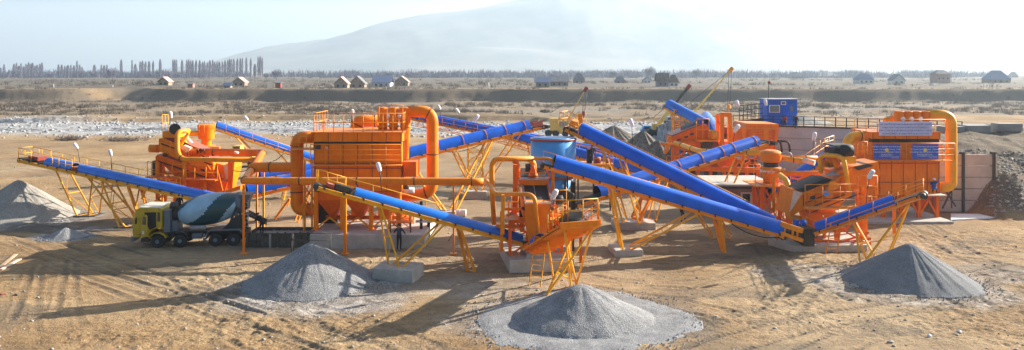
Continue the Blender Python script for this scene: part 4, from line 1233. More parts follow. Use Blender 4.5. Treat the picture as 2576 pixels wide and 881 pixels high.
for x in (490, 655, 822, 990):
    X_ = AK(k4, x, 0, Y0).x
    for y in (Y0 + .1, Y1 - .15):
        part(bl, 'leg', M['orange'], lambda mb: (mb.bar((X_, y, zp), (X_, y, zb), .30 if x != 655 else .42), mb.box(X_ - .3, y - .3, zp, X_ + .3, y + .3, zp + .04)))
def hb(mb):
    for xa, xb in ((490, 655), (655, 822), (822, 990)):
        a, b = AK(k4, xa, 0, Y0).x, AK(k4, xb, 0, Y0).x; m_ = (a + b) / 2; zz = AK(k4, 0, 705, Y0).z
        for y in (Y0 + .12, Y1 - .2):
            mb.bar((a, y, zp + .1), (m_, y, zz), .11); mb.bar((b, y, zp + .1), (m_, y, zz), .11)
part(bl, 'bracing', M['ochre'], hb)
# vertical duct and elbows at the left
r_ = .5
xv = AK(k4, 378, 0, 57).x
duct(bl, 'pipe', [AK(k4, 486, 222, 57), AK(k4, 378, 222, 57), AK(k4, 378, 655, 57), AK(k4, 470, 655, 57)], .49, 'orange', 1.15, 3.6, 20)
part(bl, 'fan_casing', M['orange_b'], lambda mb: (mb.cyl(AK(k4, 470, 655, 56.5), AK(k4, 470, 655, 57.5), .44, 18)))
# ladder cage by the vertical duct
def cage(mb):
    xa, xb = AK(k4, 345, 0, 56.2).x, AK(k4, 415, 0, 56.2).x
    for x in (xa, xb): mb.bar((x, 56.2, AK(k4, 0, 788, 56.2).z if x == xb else AK(k4, 0, 520, 56.2).z), (x, 56.2, AK(k4, 0, 275, 56.2).z), .05)
    for i in range(11):
        z = AK(k4, 0, 275 + i * 24, 56.2).z; mb.bar((xa, 56.2, z), (xb, 56.2, z), .035)
part(bl, 'ladder', M['ochre'], cage)
# stacks
for i, x in enumerate((890, 957, 1027)):
    y_ = 58.0; cx_ = AK(k4, x, 0, y_).x; ztop = AK(k4, 0, 42, y_).z
    last = (i == 2)
    prof = [(0, .02 if not last else .2), (.01, .34 if not last else .22)]
    zb_ = AK(k4, 0, 370, y_).z if last else zt
    def st(mb):
        if last:
            mb.lathe((cx_, y_, zb_), (0, 0, 1), [(0, .15), (2.2, .36), (ztop - zb_ - 1.3, .40), (ztop - zb_ - 1.2, .46), (ztop - zb_ - .06, .46), (ztop - zb_, .42)], 22)
        else:
            mb.lathe((cx_, y_, zb_), (0, 0, 1), [(0, .33), (ztop - zb_ - 1.3, .33), (ztop - zb_ - 1.2, .40), (ztop - zb_ - .06, .40), (ztop - zb_, .37)], 22)
    s_ = part(bl, 'stack', M['orange'], st)
    part(s_, 'collar', M['ochre'], lambda mb: mb.lathe((cx_, y_, ztop - 1.62), (0, 0, 1), [(0, .40), (.1, .44), (.2, .40)], 20))
for x in (922, 990):
    part(bl, 'valve', M['white'], lambda mb: mb.cyl(AK(k4, x - 8, 96, 57.2), AK(k4, x + 12, 96, 57.2), .12, 10))
duct(bl, 'pipe', [AK(k4, 1045, 68, 58), AK(k4, 1190, 68, 58), AK(k4, 1190, 560, 58), AK(k4, 1000, 575, 58)], .46, 'orange', 1.0, 3.3, 20)
duct(bl, 'pipe', [AK(k4, 735, 200, 60.3), AK(k4, 735, 125, 60.3), AK(k4, 868, 125, 60.3)], .50, 'orange', 1.0, 1.6, 18)
part(bl, 'side_box', M['orange_b'], lambda mb: (mb.box(xr + .1, Y0 + .3, AK(k4, 0, 463, Y0).z, xr + 1.1, Y0 + 2.2, AK(k4, 0, 372, Y0).z)))
part(bl, 'valve', M['white'], lambda mb: mb.cyl(AK(k4, 1005, 540, 56.5), AK(k4, 1080, 540, 56.5), .22, 10))
part(bl, 'fan_motor', M['dark'], lambda mb: mb.cyl(AK(k4, 1020, 523, 56.5), AK(k4, 1050, 523, 56.5), .22, 10))
frame_tower(bl, AK(k4, 930, 0, 56).x, AK(k4, 1055, 0, 56).x, 56.0, 58.0, 1.0, AK(k4, 0, 672, 56).z, 'ochre', .12, 1, True, 'post')
part(bl, 'screw_outlet', M['orange_b'], lambda mb: (mb.cyl(AK(k4, 988, 745, 55.8), AK(k4, 988, 672, 55.8), .2, 12)))
# slab and machines under it
a = G(778, 626); b = G(1068, 626)
o = MB(); o.box(a.x, 53.9, -.1, b.x, 61.5, 1.0); o = o.build('foundation_slab', M['concrete'], bevel=.03); tag(o, 'long concrete foundation slab under the left dust filter', 'slab')
cp = thing('compressor', 'dark compressor unit between the hoppers and legs of the left dust filter', 'compressor', (AK(k4, 560, 700, 58.5).x, 58.5, 1.0))
q = AK(k4, 560, 0, 58.5).x
part(cp, 'engine_block', M['dark'], lambda mb: mb.box(q - .9, 58, 1.0, q + .9, 59.2, 2.2))
part(cp, 'air_tank', M['dark'], lambda mb: mb.cyl((q - .8, 58.2, 2.45), (q + .9, 58.2, 2.45), .36, 14))
part(cp, 'flywheel', M['black'], lambda mb: mb.cyl((q + .5, 57.85, 1.7), (q + .5, 57.98, 1.7), .45, 18))

# ---------------------------------------------------------------- RIGHT DUST FILTER
br_ = thing('dust_filter', 'big orange dust filter house at the right, hung with one pale and two blue banners', 'dust filter', (A(2280, 545, 65).x, 65, 0))
Y0 = 64.4; Y1 = 68.0
xl, xr = AK(c6, 165, 0, Y0).x, AK(c6, 526, 0, Y0).x; xs = AK(c6, 187, 0, Y0).x
zt = AK(c6, 0, 165, Y0).z; zm = AK(c6, 0, 213, Y0).z; zw = AK(c6, 0, 298, Y0).z; zb = AK(c6, 0, 486, Y0).z
part(br_, 'body', M['orange'], lambda mb: (mb.box(xl, Y0, zb, xr, Y1, zw - .12), mb.box(xs, Y0 + .002, zw - .12, xr - .05, Y1, zm)))
part(br_, 'roof_box', M['orange'], lambda mb: (mb.box(xs - .05, Y0 - .12, zm + .3, xr + .05, Y1, zt), mb.box(xs - .15, Y0 - .2, zt, xr + .15, Y1 + .1, zt + .07)))
part(br_, 'pulse_pipe', M['dark'], lambda mb: (mb.box(xs, Y0 - .05, zm, xr, Y0 + .5, zm + .3), [mb.cyl((xs + .1 + (xr - xs - .2) * i / 44, Y0 - .12, zm), (xs + .1 + (xr - xs - .2) * i / 44, Y0 - .12, zm + .3), .04, 6) for i in range(45)]))
def ribs2(mb):
    for i in range(7):
        x = xl + (xr - xl) * i / 6
        mb.box(x - .03, Y0 - .05, zb, x + .03, Y0 - .001, zw - .14)
        x = xs + (xr - xs) * i / 6
        mb.box(x - .025, Y0 - .17, zm + .32, x + .025, Y0 - .121, zt - .01)
    for z in (zw - .15, AK(c6, 0, 320, Y0).z, AK(c6, 0, 416, Y0).z, zb + .02): mb.box(xl, Y0 - .07, z - .035, xr, Y0 - .051, z + .035)
part(br_, 'rib', M['rib'], ribs2)
part(br_, 'walkway', M['ochre'], lambda mb: mb.box(xl - .2, Y0 - .8, zw - .1, xr + .8, Y0 - .08, zw - .04))
rail_run(br_, [(xl - .2, Y0 - .8, zw - .04), (xr + .9, Y0 - .8, zw - .04), (xr + .9, Y1, zw - .04)], 1.5, 1.0, .03, 'ochre', 2)
rail_run(br_, [(xl - 1.2, Y0 - .1, zt + .07), (xr + .5, Y0 - .1, zt + .07)], 1.1, 1.0, .03, 'ochre', 1)
rail_run(br_, [(AK(c6, 110, 0, Y0).x, Y0 + .3, zw - .04), (xl - .2, Y0 + .3, zw - .04)], 1.3, .6, .03, 'ochre', 2)
part(br_, 'ladder', M['ochre'], lambda mb: [mb.bar((AK(c6, 148, 0, 63.9).x, 63.9, zb + .3 * i), (AK(c6, 165, 0, 63.9).x, 63.9, zb + .3 * i), .04) for i in range(20)] + [mb.bar((AK(c6, x, 0, 63.9).x, 63.9, zb), (AK(c6, x, 0, 63.9).x, 63.9, zt), .06) for x in (148, 165)])
for i, x in enumerate((324, 367, 410, 456)):
    cx_ = AK(c6, x, 0, 65.5).x; z0_ = AK(c6, 0, 104, 65.5).z; z1_ = AK(c6, 0, 55 + (0 if i else 0), 65.5).z
    s_ = part(br_, 'stack', M['orange'], lambda mb: mb.lathe((cx_, 65.5, z0_ - .7), (0, 0, 1), [(0, .3), (.6, .3), (.7, .41), (z1_ - z0_ + .66, .41), (z1_ - z0_ + .7, .38)], 22))
for x in (344, 388, 433):
    part(br_, 'valve', M['white'], lambda mb: mb.lathe(AK(c6, x, 96, 64.6), (0, -1, 0), [(-.1, .16), (0, .2), (.12, .16)], 12))
duct(br_, 'pipe', [AK(c6, 470, 75, 65.5), AK(c6, 588, 75, 65.5), AK(c6, 588, 440, 65.5), AK(c6, 520, 440, 65.5)], .47, 'yellow', 1.3, 30, 22)
duct(br_, 'pipe', [AK(c6, 192, 180, 65.8), AK(c6, 62, 180, 65.8), AK(c6, 62, 300, 64.5)], .44, 'yellow', 1.4, 2.4, 20)
duct(br_, 'pipe', [AK(c6, 255, 112, 67.3), AK(c6, 310, 90, 67.3), AK(c6, 330, 120, 67)], .4, 'ochre', .8, 30, 14)
for x in (0.04, .36, .68, 1.0):
    X_ = xl + 1.2 + (xr - xl - 1.3) * x
    for y in (Y0 + .15, Y1 - .2):
        part(br_, 'leg', M['orange_b'], lambda mb: mb.bar((X_, y, .2), (X_, y, zb), .28))
def hb2(mb):
    for i in range(3):
        a = xl + 1.2 + (xr - xl - 1.3) * (.04 + .32 * i); b = a + (xr - xl - 1.3) * .32; m_ = (a + b) / 2
        for y in (Y0 + .1, Y1 - .2): mb.bar((a, y, .3), (m_, y, zb - .3), .14); mb.bar((b, y, .3), (m_, y, zb - .3), .14)
part(br_, 'bracing', M['orange_b'], hb2)
def hop2(mb):
    for i in range(3):
        a = xl + 1.2 + (xr - xl - 1.3) * (.04 + .32 * i) + .2; b = a + (xr - xl - 1.3) * .32 - .4; m_ = (a + b) / 2
        mb.hull8([(m_ - .3, Y0 + 1, .9), (m_ + .3, Y0 + 1, .9), (m_ + .3, Y1 - 1, .9), (m_ - .3, Y1 - 1, .9)], [(a, Y0 + .4, zb), (b, Y0 + .4, zb), (b, Y1 - .4, zb), (a, Y1 - .4, zb)])
part(br_, 'hopper', M['orange_b'], hop2)
part(br_, 'platform', M['chalk'], lambda mb: mb.box(AK(c6, 408, 0, 64).x, 63.3, AK(c6, 0, 487, 63.3).z, AK(c6, 543, 0, 64).x, 64.3, AK(c6, 0, 482, 63.3).z))
a = G(2180, 556); b = A(2520, 548, 65)
o = MB(); o.box(AK(c6, 80, 0, 64).x, 62.6, -.1, AK(c6, 530, 0, 64).x + .4, 69.5, .2); o = o.build('foundation_slab', M['concrete'], bevel=.03); tag(o, 'thin concrete slab under the right dust filter', 'slab')
o = MB(); o.prism([G(2392, 556, .0), G(2526, 549, .0), G(2480, 541, .0), G(2392, 541, .0)], (0, 0, .12)); o = o.build('foundation_slab', M['white']); tag(o, 'bright bare slab extension right of the right dust filter', 'slab')

# banners with their lettering (each hangs on the filter: a thing of its own)
def text_part(parent, name, body, x, y, z, size, mat, align='CENTER', squash=1.0, depth=.004):
    cu = bpy.data.curves.new(name, 'FONT'); cu.body = body; cu.size = size; cu.align_x = align; cu.extrude = depth
    t = bpy.data.objects.new('tmp', cu); COL.objects.link(t)
    dg = bpy.context.evaluated_depsgraph_get(); dg.update()
    me = bpy.data.meshes.new_from_object(t.evaluated_get(dg))
    bpy.data.objects.remove(t, do_unlink=True)
    me.transform(Matrix.Translation((x, y, z)) @ Matrix.Rotation(R(90), 4, 'X') @ Matrix.Diagonal((squash, 1, 1, 1)))
    off = parent.location
    me.transform(Matrix.Translation((-off.x, -off.y, -off.z)))
    me.materials.clear(); me.materials.append(mat); me.name = name
    o = bpy.data.objects.new(name, me); COL.objects.link(o); o.parent = parent
    return o
def banner(x0, x1, y0, y1, Yb, mat, label):
    a = AK(c6, x0, y0, Yb); b = AK(c6, x1, y1, Yb)
    o = thing('banner', label, 'banner', ((a.x + b.x) / 2, Yb, b.z))
    part(o, 'cloth', mat, lambda mb: mb.box(a.x, Yb, b.z, b.x, Yb + .02, a.z))
    return o, a, b
o, a, b = banner(222, 491, 109, 180, Y0 - .35, M['ban_w'], 'pale lilac banner with blue script at the top of the right dust filter')
W_ = b.x - a.x; Hh_ = a.z - b.z
for i, s_ in enumerate(('Қазақстан Республикасының тәуелсіздігіне арналған', 'жаңа зауыттың ашылуына қош келдіңіздер', 'Приветствуем участников открытия нового завода', 'посвящённого независимости республики')):
    text_part(o, 'lettering', s_, (a.x + b.x) / 2, Y0 - .36, a.z - Hh_ * (.25 + .22 * i), Hh_ * .2, M['ink_b'], squash=.80)
def sunburst(mb, c, r):
    n = 16
    vs = [c] + [(c[0] + r * (1 if i % 2 else .62) * math.cos(PI * i / n), c[1], c[2] + r * (1 if i % 2 else .62) * math.sin(PI * i / n)) for i in range(2 * n)]
    mb.add(vs, [(0, i + 1, (i + 1) % (2 * n) + 1) for i in range(2 * n)])
for (x0, x1, y0, y1, lab, lines) in (
    (195, 329, 224, 298, 'blue banner with white text and yellow emblem, left one of the pair under the walkway', ('« Жерге и тамыры жол мен қазба', 'жаны, терендігі и тоғысу, темір', 'технологиясын өңіріндегі өркен', 'КАЗАХСТАН »')),
    (390, 523, 224, 298, 'blue banner with white text and yellow emblem, right one of the pair under the walkway', ('« Перспективы для развития', 'и строительства дорог, фабрики', 'производства материалов первого', 'РУКОВОДИТЕЛЬ »'))):
    o, a, b = banner(x0, x1, y0, y1, Y0 - .95, M['ban_b'], lab)
    W_ = b.x - a.x; Hh_ = a.z - b.z; xc = (a.x + b.x) / 2
    part(o, 'emblem', M['ink_y'], lambda mb: sunburst(mb, (xc, Y0 - .958, a.z - Hh_ * .40), Hh_ * .17))
    for i, s_ in enumerate(lines):
        text_part(o, 'lettering', s_, xc, Y0 - .965, a.z - Hh_ * (.2 + .185 * i), Hh_ * .135, M['ink_w'], squash=.92)
    text_part(o, 'lettering', 'из послания народу республики и участникам', b.x - .1, Y0 - .965, a.z - Hh_ * .84, Hh_ * .06, M['ink_w'], 'RIGHT')
    text_part(o, 'lettering', 'глава государства', b.x - .1, Y0 - .965, a.z - Hh_ * .93, Hh_ * .06, M['ink_w'], 'RIGHT')
# ================================================================ LEFT SCREEN
sl = thing('vibrating_screen', 'orange inclined screen house at the left behind the mixer truck, with looped pipes', 'screen', (A(450, 520, 66).x, 66, 0))
Ys = 65.0
part(sl, 'screen_box', M['orange'], lambda mb: ext(mb, k2, [(246, 195), (275, 190), (480, 292), (670, 382), (668, 470), (246, 292)], Ys, 2.6))
part(sl, 'deck', M['red'], lambda mb: ext(mb, k2, [(285, 186), (380, 186), (620, 310), (665, 375), (480, 288)], Ys + .3, 2.0))
part(sl, 'frame_band', M['seam'], lambda mb: (ext(mb, k2, [(262, 228), (372, 268), (372, 276), (262, 238)], Ys - .05, .04), ext(mb, k2, [(240, 365), (640, 500), (640, 512), (240, 375)], Ys - .16, .04), ext(mb, k2, [(600, 372), (668, 400), (668, 410), (600, 382)], Ys - .05, .04)))
part(sl, 'trough', M['orange_b'], lambda mb: ext(mb, k2, [(222, 335), (238, 318), (660, 462), (655, 520), (222, 374)], Ys - .1, 2.8))
part(sl, 'chute', M['orange_b'], lambda mb: ext(mb, k2, [(262, 376), (655, 515), (770, 530), (745, 628), (520, 600), (400, 520)], Ys + .1, 2.2))
part(sl, 'hopper', M['orange_b'], lambda mb: ext(mb, k2, [(380, 520), (665, 520), (650, 625), (390, 625)], Ys + .2, 2.2))
part(sl, 'drive_box', M['ochre'], lambda mb: ext(mb, k2, [(275, 138), (395, 138), (400, 188), (275, 188)], Ys + .2, 1.8))
part(sl, 'motor', M['black'], lambda mb: mb.cyl(AK(k2, 372, 120, Ys + .1), AK(k2, 372, 120, Ys + 1.6), .48, 22))
part(sl, 'feed_tray', M['chalk'], lambda mb: ext(mb, k2, [(408, 262), (440, 246), (492, 268), (480, 296), (460, 306)], Ys - .2, 2.2))
part(sl, 'side_drum', M['orange'], lambda mb: mb.cyl(AK(k2, 180, 272, Ys + .8), AK(k2, 248, 272, Ys + .8), .36, 18))
for i, (x, y0, y1, w) in enumerate(((238, 375, 495, .28), (268, 350, 495, .22), (285, 380, 488, .2), (448, 368, 620, .3), (672, 390, 600, .3), (690, 380, 610, .34), (605, 505, 620, .25), (668, 530, 620, .2), (646, 530, 620, .16))):
    part(sl, 'post', M['ochre'] if i in (3, 5) else M['orange'], lambda mb: mb.bar(AK(k2, x, y1, Ys - .2 + (i % 3)), AK(k2, x, y0, Ys - .2 + (i % 3)), w))
part(sl, 'base_frame', M['orange_b'], lambda mb: (mb.bar(AK(k2, 160, 490, Ys - .6), AK(k2, 700, 515, Ys - .6), .9, .12), mb.bar(AK(k2, 235, 520, Ys), AK(k2, 700, 535, Ys), .25), mb.bar(AK(k2, 235, 462, Ys), AK(k2, 380, 468, Ys), .18), mb.bar(AK(k2, 620, 540, Ys), AK(k2, 690, 620, Ys), .14)))
rail_run(sl, [AK(k2, 350, 505, Ys - 1), AK(k2, 700, 516, Ys - 1)], 1.25, .9, .035, 'ochre', 1)
rail_run(sl, [AK(k2, 158, 488, Ys - 1), AK(k2, 225, 494, Ys - 1)], 1.3, .5, .03, 'ochre', 1)
part(sl, 'gear_box', M['dark'], lambda mb: (ext(mb, k2, [(196, 368), (222, 368), (222, 490), (196, 490)], Ys, .8), mb.box(AK(k2, 280, 305, Ys).x, Ys - .08, AK(k2, 280, 333, Ys).z, AK(k2, 310, 0, Ys).x, Ys - .01, AK(k2, 280, 310, Ys).z)))
for (x, y) in ((588, 440), (300, 322), (545, 300)):
    part(sl, 'access_hatch', M['seam'], lambda mb: ext(mb, k2, [(x - 16, y - 12), (x + 16, y - 2), (x + 16, y + 12), (x - 16, y + 2)], Ys - .16, .05))
# tall end chute, sunlight painted on as a pale plate
part(sl, 'end_chute', M['orange'], lambda mb: ext(mb, k2, [(692, 385), (750, 400), (826, 380), (830, 420), (770, 620), (740, 620), (770, 530), (700, 430)], Ys + .6, 2.0))
part(sl, 'end_plate', M['chalk'], lambda mb: ext(mb, k2, [(748, 405), (795, 378), (795, 480), (768, 520)], Ys + .5, .08))
part(sl, 'post', M['orange_b'], lambda mb: mb.bar(AK(k2, 800, 600, Ys + .4), AK(k2, 800, 375, Ys + .4), .28))
part(sl, 'post', M['orange'], lambda mb: mb.bar(AK(k2, 812, 590, Ys + .4), AK(k2, 828, 375, Ys + .4), .22))
part(sl, 'gutter', M['orange'], lambda mb: ext(mb, k2, [(755, 600), (880, 560), (880, 590), (770, 622)], Ys - .4, 1.5))
# feed chute light slide + ladder behind
part(sl, 'slide', M['white'], lambda mb: mb.tube([AK(k2, 440, 170, Ys + 1.6), AK(k2, 520, 270, Ys + 1.2)], .26, 10))
part(sl, 'stay', M['yellow'], lambda mb: (mb.bar(AK(k2, 415, 245, Ys), AK(k2, 478, 150, Ys), .22), mb.bar(AK(k2, 432, 190, Ys + .4), AK(k2, 478, 265, Ys + .4), .2)))
rail_run(sl, [AK(k2, 272, 138, Ys + .4), AK(k2, 320, 138, Ys + 1.4)], 1.5, .6, .03, 'yellow')
# looped pipes with painted number
duct(sl, 'pipe', [AK(k2, 480, 136, Ys + .6), AK(k2, 390, 136, Ys - .5), AK(k2, 390, 358, Ys - .9), AK(k2, 990, 358, Ys - 2.5)], .22, 'ochre', 1.1, 7, 16)
up = duct(sl, 'pipe', [AK(k2, 470, 298, Ys + .2), AK(k2, 1020, 305, Ys - .6), AK(k2, 1052, 305, Ys - 1.0), AK(k2, 935, 490, Ys - 7.5)], .33, 'orange_b', .8, 5.0, 18)
t_ = AK(k2, 560, 292, Ys - .65)
text_part(sl, 'painted_number', '191', t_.x, Ys - .28, t_.z - .22, .62, M['ink_k'], depth=.12)
# cyclone hopper standing behind
part(sl, 'cyclone_hopper', M['orange'], lambda mb: mb.lathe(AK(k2, 616, 265, 70), (0, 0, 1), [(0, .8), (.2, .8), (.25, .45), (.8, .45), (.85, .72), (2.2, .82), (2.3, .5)], 22))
part(sl, 'pipe', M['yellow'], lambda mb: mb.tube([AK(k2, 480, 155, 69), AK(k2, 600, 152, 70)], .26, 12))

# yellow loader standing far behind
ld = thing('wheel_loader', 'small yellow excavator standing behind the left screen under the upper left conveyor', 'excavator', (A(610, 370, 100).x, 100, 0))
x0 = A(594, 372, 100).x
part(ld, 'body', M['crane'], lambda mb: (mb.box(x0 - .4, 100, .9, x0 + 2.2, 102, 2.0), mb.box(x0 - .8, 100.1, .5, x0 + 2.6, 101.8, .9)))
part(ld, 'cab', M['crane'], lambda mb: mb.box(x0 - .6, 100.2, 1.2, x0 + .5, 101.6, 2.9))
part(ld, 'cab_window', M['glass'], lambda mb: (mb.box(x0 - .45, 100.15, 1.9, x0 + .35, 100.19, 2.7), mb.box(x0 - .64, 100.4, 1.9, x0 - .605, 101.4, 2.7)))
for dx in (-.3, 2.1):
    part(ld, 'track', M['black'], lambda mb: mb.cyl((x0 + dx, 99.8, .5), (x0 + dx, 102.1, .5), .5, 16))

# ================================================================ CENTRAL SCREEN
sm = thing('vibrating_screen', 'central orange screen tower facing the viewer with dark sloping deck and pipe loops', 'screen', (A(1350, 640, 50).x, 50, 0))
Yc = 48.0
def AC(x, y, Y): return AK(kc, x, y, Y)
# sloping deck toward the viewer: low front at Yc, high back at Yc+5
fl, frt = AC(395, 585, Yc), AC(655, 585, Yc)
bl_, brt = AC(375, 408, Yc + 3.6), AC(610, 408, Yc + 3.6)
def slab4(mb, a, b, c, d, th):
    n = (b - a).cross(d - a).normalized()
    if n.z < 0: n = -n
    mb.hull8([a - n * th, b - n * th, c - n * th, d - n * th], [a, b, c, d])
part(sm, 'deck', M['black'], lambda mb: slab4(mb, fl, frt, brt, bl_, .12))
part(sm, 'deck_lip', M['red'], lambda mb: (mb.bar(fl, bl_, .12, .35), mb.bar(frt, brt, .12, .35)))
part(sm, 'deck_bar', M['steel'], lambda mb: mb.bar(fl.lerp(frt, .45) + V3((0, 0, .04)), bl_.lerp(brt, .45) + V3((0, 0, .04)), .04, .03))
part(sm, 'front_chute', M['orange'], lambda mb: (ext(mb, kc, [(395, 583), (655, 583), (640, 760), (560, 990), (440, 990), (400, 800)], Yc - .6, 1.7)))
part(sm, 'chute_lip', M['chalk'], lambda mb: mb.bar(AC(392, 580, Yc - .55), AC(655, 580, Yc - .55), .12))
part(sm, 'side_wall', M['orange'], lambda mb: slab4(mb, AC(330, 400, Yc + 3.2), AC(395, 600, Yc), AC(400, 720, Yc + .3), AC(335, 520, Yc + 3.4), .15))
part(sm, 'side_wall', M['orange'], lambda mb: slab4(mb, AC(640, 400, Yc + 3.6), AC(665, 600, Yc), AC(665, 780, Yc + .3), AC(650, 520, Yc + 3.6), .15))
part(sm, 'feed_box', M['orange'], lambda mb: (ext(mb, kc, [(330, 350), (630, 350), (625, 408), (340, 408)], Yc + 3.4, 1.2)))
part(sm, 'feed_lip', M['steel'], lambda mb: slab4(mb, AC(330, 350, Yc + 3.3), AC(630, 350, Yc + 3.3), AC(615, 325, Yc + 4.5), AC(345, 325, Yc + 4.5), .05))
part(sm, 'upper_deck', M['dark'], lambda mb: slab4(mb, AC(345, 322, Yc + 4.4), AC(600, 322, Yc + 4.4), AC(585, 240, Yc + 6), AC(345, 240, Yc + 6), .1))
part(sm, 'hood', M['orange_b'], lambda mb: (mb.lathe(AC(475, 318, Yc + 4.4), (0, 0, 1), [(0, .36), (.1, .34), (.6, .14), (.8, .14)], 16)))
part(sm, 'pipe', M['yellow'], lambda mb: mb.tube(fillet([AC(482, 255, Yc + 4.6), AC(482, 190, Yc + 4.6), AC(430, 150, Yc + 4.2)], .4), .2, 14))
part(sm, 'motor', M['dark'], lambda mb: (mb.cyl(AC(400, 235, Yc + 4.6), AC(450, 235, Yc + 4.6), .3, 12), mb.box(AC(520, 0, Yc + 5).x, Yc + 5, AC(0, 262, Yc + 5).z, AC(590, 0, Yc + 5).x, Yc + 5.6, AC(0, 235, Yc + 5).z), mb.cyl(AC(690, 555, Yc + .6), AC(770, 545, Yc + .6), .28, 12)))
xA, xB = AC(180, 0, 49).x, AC(640, 0, 49).x
for i, (x, y0, y1, Y, w, mt) in enumerate(((298, 205, 700, 51, .28, 'orange_b'), (318, 215, 640, 52, .2, 'orange'), (285, 480, 860, 51.3, .2, 'orange_b'), (365, 560, 860, 50.5, .3, 'orange_b'), (650, 600, 930, 48.6, .25, 'orange'), (690, 590, 780, 49.5, .2, 'orange'), (180, 500, 881, 47.6, .22, 'ochre'), (168, 660, 1050, 48.6, .22, 'orange'), (420, 850, 1060, 49.5, .22, 'orange_b'))):
    part(sm, 'post', M[mt], lambda mb: mb.bar(AC(x, y1, Y), AC(x, y0, Y), w))
# skirt frame down to the foundation
q0, q1 = A(1283, 0, 48.6).x, A(1412, 0, 48.6).x
frame_tower(sm, q0, q1, 48.4, 52.0, .8, 3.1, 'orange_b', .22, 1, True)
part(sm, 'middle_frame', M['orange'], lambda mb: (mb.bar(AC(200, 640, 48.4), AC(390, 640, 48.4), .16), mb.bar(AC(300, 745, 48.6), AC(450, 745, 48.6), .28), mb.bar(AC(640, 700, 48.6), AC(800, 720, 48.6), .25), mb.bar(AC(360, 620, 48.5), AC(520, 900, 48.5), .16), mb.bar(AC(640, 790, 48.5), AC(500, 900, 48.5), .14), mb.bar(AC(110, 800, 49), AC(340, 812, 49), .5, .2)))
part(sm, 'walkway', M['ochre'], lambda mb: mb.box(AC(195, 0, 48.3).x, 47.9, AC(0, 738, 48.3).z, AC(330, 0, 48.3).x, 49.4, AC(0, 728, 48.3).z))
rail_run(sm, [AC(200, 655, 48.2), AC(330, 655, 48.2)], 1.15, .4, .03, 'yellow', 1)
rail_run(sm, [AC(690, 740, 47.6), AC(800, 740, 47.6), AC(800, 700, 49.6)], 1.9, .5, .03, 'yellow', 2)
part(sm, 'belt_tray', M['steel'], lambda mb: slab4(mb, AC(215, 690, 49), AC(262, 668, 49.6), AC(322, 720, 49.6), AC(300, 738, 49), .08))
part(sm, 'bin', M['dark'], lambda mb: (mb.box(AC(340, 0, 49.4).x, 49.4, AC(0, 720, 49.4).z, AC(395, 0, 49.4).x, 50.6, AC(0, 540, 49.4).z),))
# pipe loops
duct(sm, 'pipe', [AC(95, 790, 51.5), AC(72, 400, 51.5), AC(72, 150, 51.5), AC(480, 150, 51.8)], .18, 'ochre', .6, 40, 18)
duct(sm, 'pipe', [AC(430, 148, 51.8), AC(670, 148, 51.6), AC(670, 480, 51.0)], .12, 'ochre', .45, 40, 14)
duct(sm, 'pipe', [AC(20, 360, 52.2), AC(65, 420, 51.0), AC(110, 495, 48.4), AC(490, 495, 47.2), AC(522, 870, 47.0)], .14, 'ochre', .6, 40, 16)
part(sm, 'pipe_cap', M['chalk'], lambda mb: mb.cyl(AC(15, 372, 53.3), AC(25, 372, 52.7), .3, 16))
part(sm, 'pipe', M['orange_b'], lambda mb: mb.tube(fillet([AC(292, 165, 51.6), AC(322, 205, 51.6), AC(318, 340, 51.4)], .3), .2, 12))
# concrete foundation in two steps
a = G(1290, 690); b = G(1432, 672)
o = MB(); o.prism([(a.x - .2, 47.2, 0), (b.x + .25, 47.6, 0), (b.x + .2, 52.6, 0), (a.x - 1.0, 52.6, 0)], (0, 0, .85)); o.box(a.x + .9, 47.9, .7, b.x + .1, 52.2, 1.05)
o = o.build('foundation_slab', M['concrete'], bevel=.03); tag(o, 'stepped concrete foundation under the central screen tower', 'slab')

# crusher unit with stair beside the tower, dark column
cu = thing('jaw_crusher', 'dark crusher column with hoses and grey tray right of the central screen, under the tank', 'crusher', (A(1440, 560, 52).x, 52, 0))
part(cu, 'column', M['black'], lambda mb: (ext(mb, kc, [(848, 375), (888, 375), (888, 690), (848, 690)], 53, .8),))
part(cu, 'tray', M['steel'], lambda mb: mb.box(AC(805, 0, 48.5).x, 48.5, AC(0, 712, 48.5).z, AC(965, 0, 48.5).x, 50, AC(0, 690, 48.5).z))
part(cu, 'body', M['dark'], lambda mb: (mb.box(AC(812, 0, 48.8).x, 48.8, AC(0, 790, 48.8).z, AC(975, 0, 48.8).x, 51, AC(0, 725, 48.8).z), mb.cyl(AC(750, 480, 51), AC(850, 520, 51.5), .3, 12)))
part(cu, 'leg', M['dark'], lambda mb: mb.bar(AC(860, 690, 53.3), (AC(860, 0, 53.3).x, 53.3, 0), .25))
part(cu, 'leg', M['orange_b'], lambda mb: mb.bar(AC(940, 780, 50), (AC(940, 0, 50).x, 50, 0), .2))
part(cu, 'hose', M['black'], lambda mb: mb.tube(fillet([AC(810, 440, 52.8), AC(815, 290, 52.8), AC(860, 285, 52.8)], .3), .06, 6))
part(cu, 'frame', M['orange'], lambda mb: (mb.bar(AC(640, 760, 49), AC(800, 640, 50), .18), mb.bar(AC(700, 510, 50), AC(800, 620, 50), .14), mb.bar(AC(640, 830, 48.8), AC(800, 830, 48.8), .2)))

